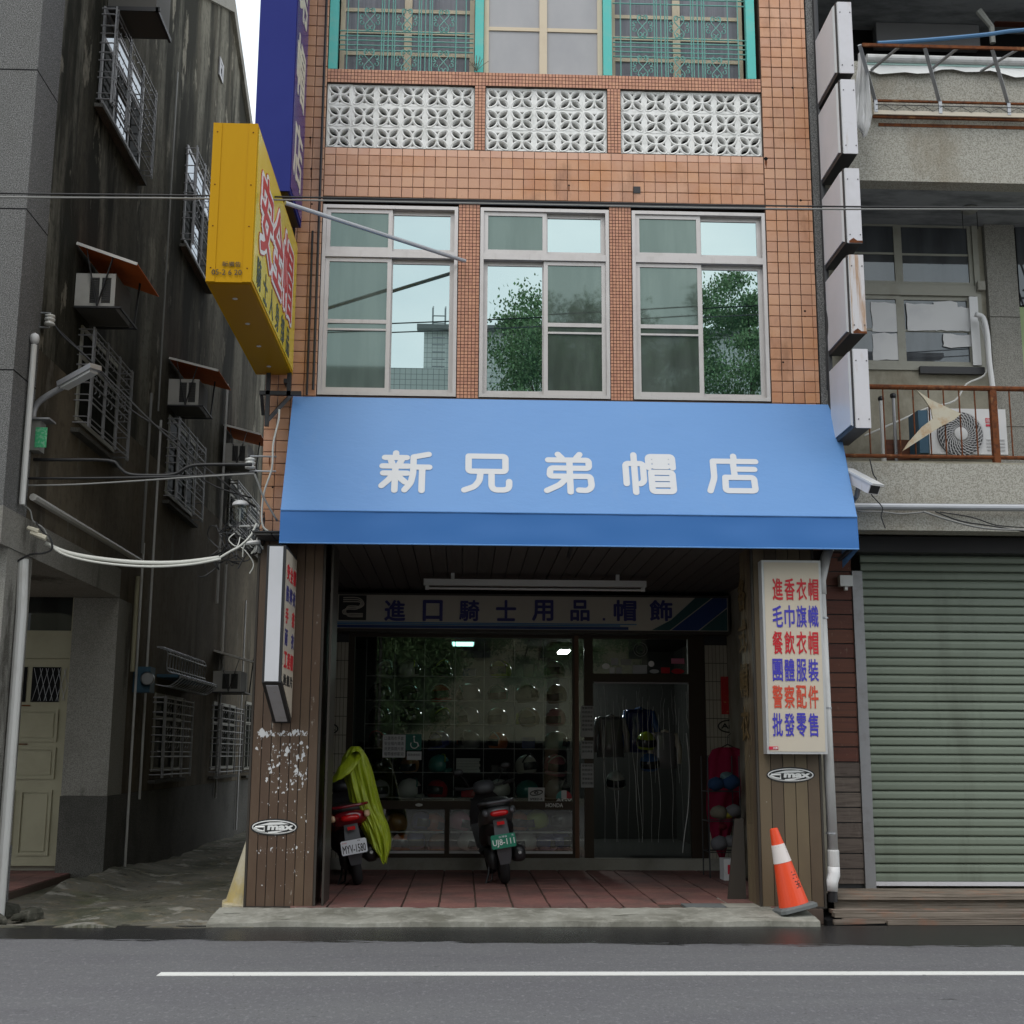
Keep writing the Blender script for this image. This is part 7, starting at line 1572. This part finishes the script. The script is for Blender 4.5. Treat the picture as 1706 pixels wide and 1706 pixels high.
eh = thing('alley_end_house', 'plain grey house closing the far end of the alley', 'building', (-2, 48, 0)); MB().box(-9, 6, 46, 54, -.1, 8.5).build('wall', 'stained_render', eh); MB().box(-9.3, 6.3, 45.7, 54, 8.5, 8.8).build('roof', 'roof_grey', eh); MB().box(-2.9, -2.0, 45.95, 46.0, 4.5, 5.8).build('window', 'dim_glass', eh)
# ================================================================= ACROSS THE STREET (seen mirrored in the glass)
ob = thing('opposite_house', 'pale tiled flat-roofed house across the street, seen only as a reflection in the glass', 'building', (4, -16, 0))
MB().box(-1.38, 16, -22, -15, 0, 14.8).build('wall', 'white_tile_wall', ob); MB().box(-14, 16, -10.85, -10.8, 0, 1.9).build('ground_floor', 'dark_room', ob); MB().box(-1.6, 16.2, -15.1, -14.7, 14.8, 14.95).build('cornice', 'roof_grey', ob); MB().box(-14, .4, -22, -11, 0, 12.35).build('lower_wing', 'white_tile_wall', ob); MB().box(-14, 9, -10.99, -10.9, 1.9, 11.1).build('lower_wall', 'beige_wall', ob)
ld = MB().tube([(-1.1, -14.8, 14.9), (-1.1, -14.8, 15.5), (-1.1, -15.2, 15.7)], .03, 5).tube([(-.7, -14.8, 14.9), (-.7, -14.8, 15.5), (-.7, -15.2, 15.7)], .03, 5)
for k in range(12): ld.tube([(-1.1, -14.75, 12.6+k*.24), (-.7, -14.75, 12.6+k*.24)], .02, 5)
ld.build('roof_ladder', 'grey_metal', ob)
w2 = MB()
for i in range(9):
    for j in range(3): w2.box(-12.5+i*3.0, -11.1+i*3.0, -10.9, -10.86, 4.6+j*2.6 if i > 3 else 4.2+j*2.0, 6.2+j*2.6 if i > 3 else 5.2+j*2.0)
w2.build('window', 'grey_glass', ob)
def tree(x, y, h, rx_, rz_, label, seed):
    rnd = random.Random(seed); t = thing('street_tree', label, 'tree', (x, y, 0), 'street trees across the road')
    tr = MB(); tr.tube([(x, y, 0), (x+.1, y, h*.3), (x-.1, y+.1, h*.55), (x, y, h*.8)], [.22, .17, .12, .05], 10)
    cl_ = []
    for k in range(190):
        a = rnd.uniform(0, 6.283); e_ = rnd.uniform(-.9, 1); r_ = rnd.uniform(.02, 1)**.36; c_ = (x+rx_*r_*math.cos(a)*math.sqrt(max(0, 1-e_*e_)), y+rx_*.8*r_*math.sin(a)*math.sqrt(max(0, 1-e_*e_)), h-rz_+rz_*e_*r_); cl_.append(c_)
        if k < 14: tr.tube([(x, y, h*rnd.uniform(.3, .6)), ((x+c_[0])/2, (y+c_[1])/2, (h*.5+c_[2])/2+.3), c_], [.07, .04, .02], 5)
    tr.build('trunk', 'bark', t); lf = MB()
    for c_ in cl_:
        s0 = rnd.uniform(.4, .85)
        for j in range(480):
            d = Vector((rnd.gauss(0, 1), rnd.gauss(0, 1), rnd.gauss(0, .7)))*s0*.42; p = Vector(c_)+d; q = Euler((rnd.uniform(0, 6), rnd.uniform(0, 6), rnd.uniform(0, 6))).to_matrix(); L_, W2 = rnd.uniform(.035, .06), rnd.uniform(.022, .038)
            lf.quad(*[p+q@Vector(v) for v in ((-L_, 0, 0), (0, -W2, .01), (L_, 0, 0), (0, W2, .01))])
    o = lf.mesh('crown', 'dark_green_leaf'); oo = bpy.data.objects.new('crown', o); C.objects.link(oo); oo.parent = t; oo.location = -Vector(t.location)
tree(2.6, -6.8, 13.4, 2.8, 5.4, 'leafy street tree reflected in the middle upper window', 3)
tree(7.4, -7.2, 13.8, 3.1, 5.5, 'leafy street tree reflected in the right upper window', 5)
tree(-6.5, -7.5, 8.5, 2.4, 3.0, 'lower street tree across the road, furthest left', 8)
tree(-2.4, -6.8, 7.0, 2.0, 2.8, 'small street tree mirrored in the left of the display window', 9)
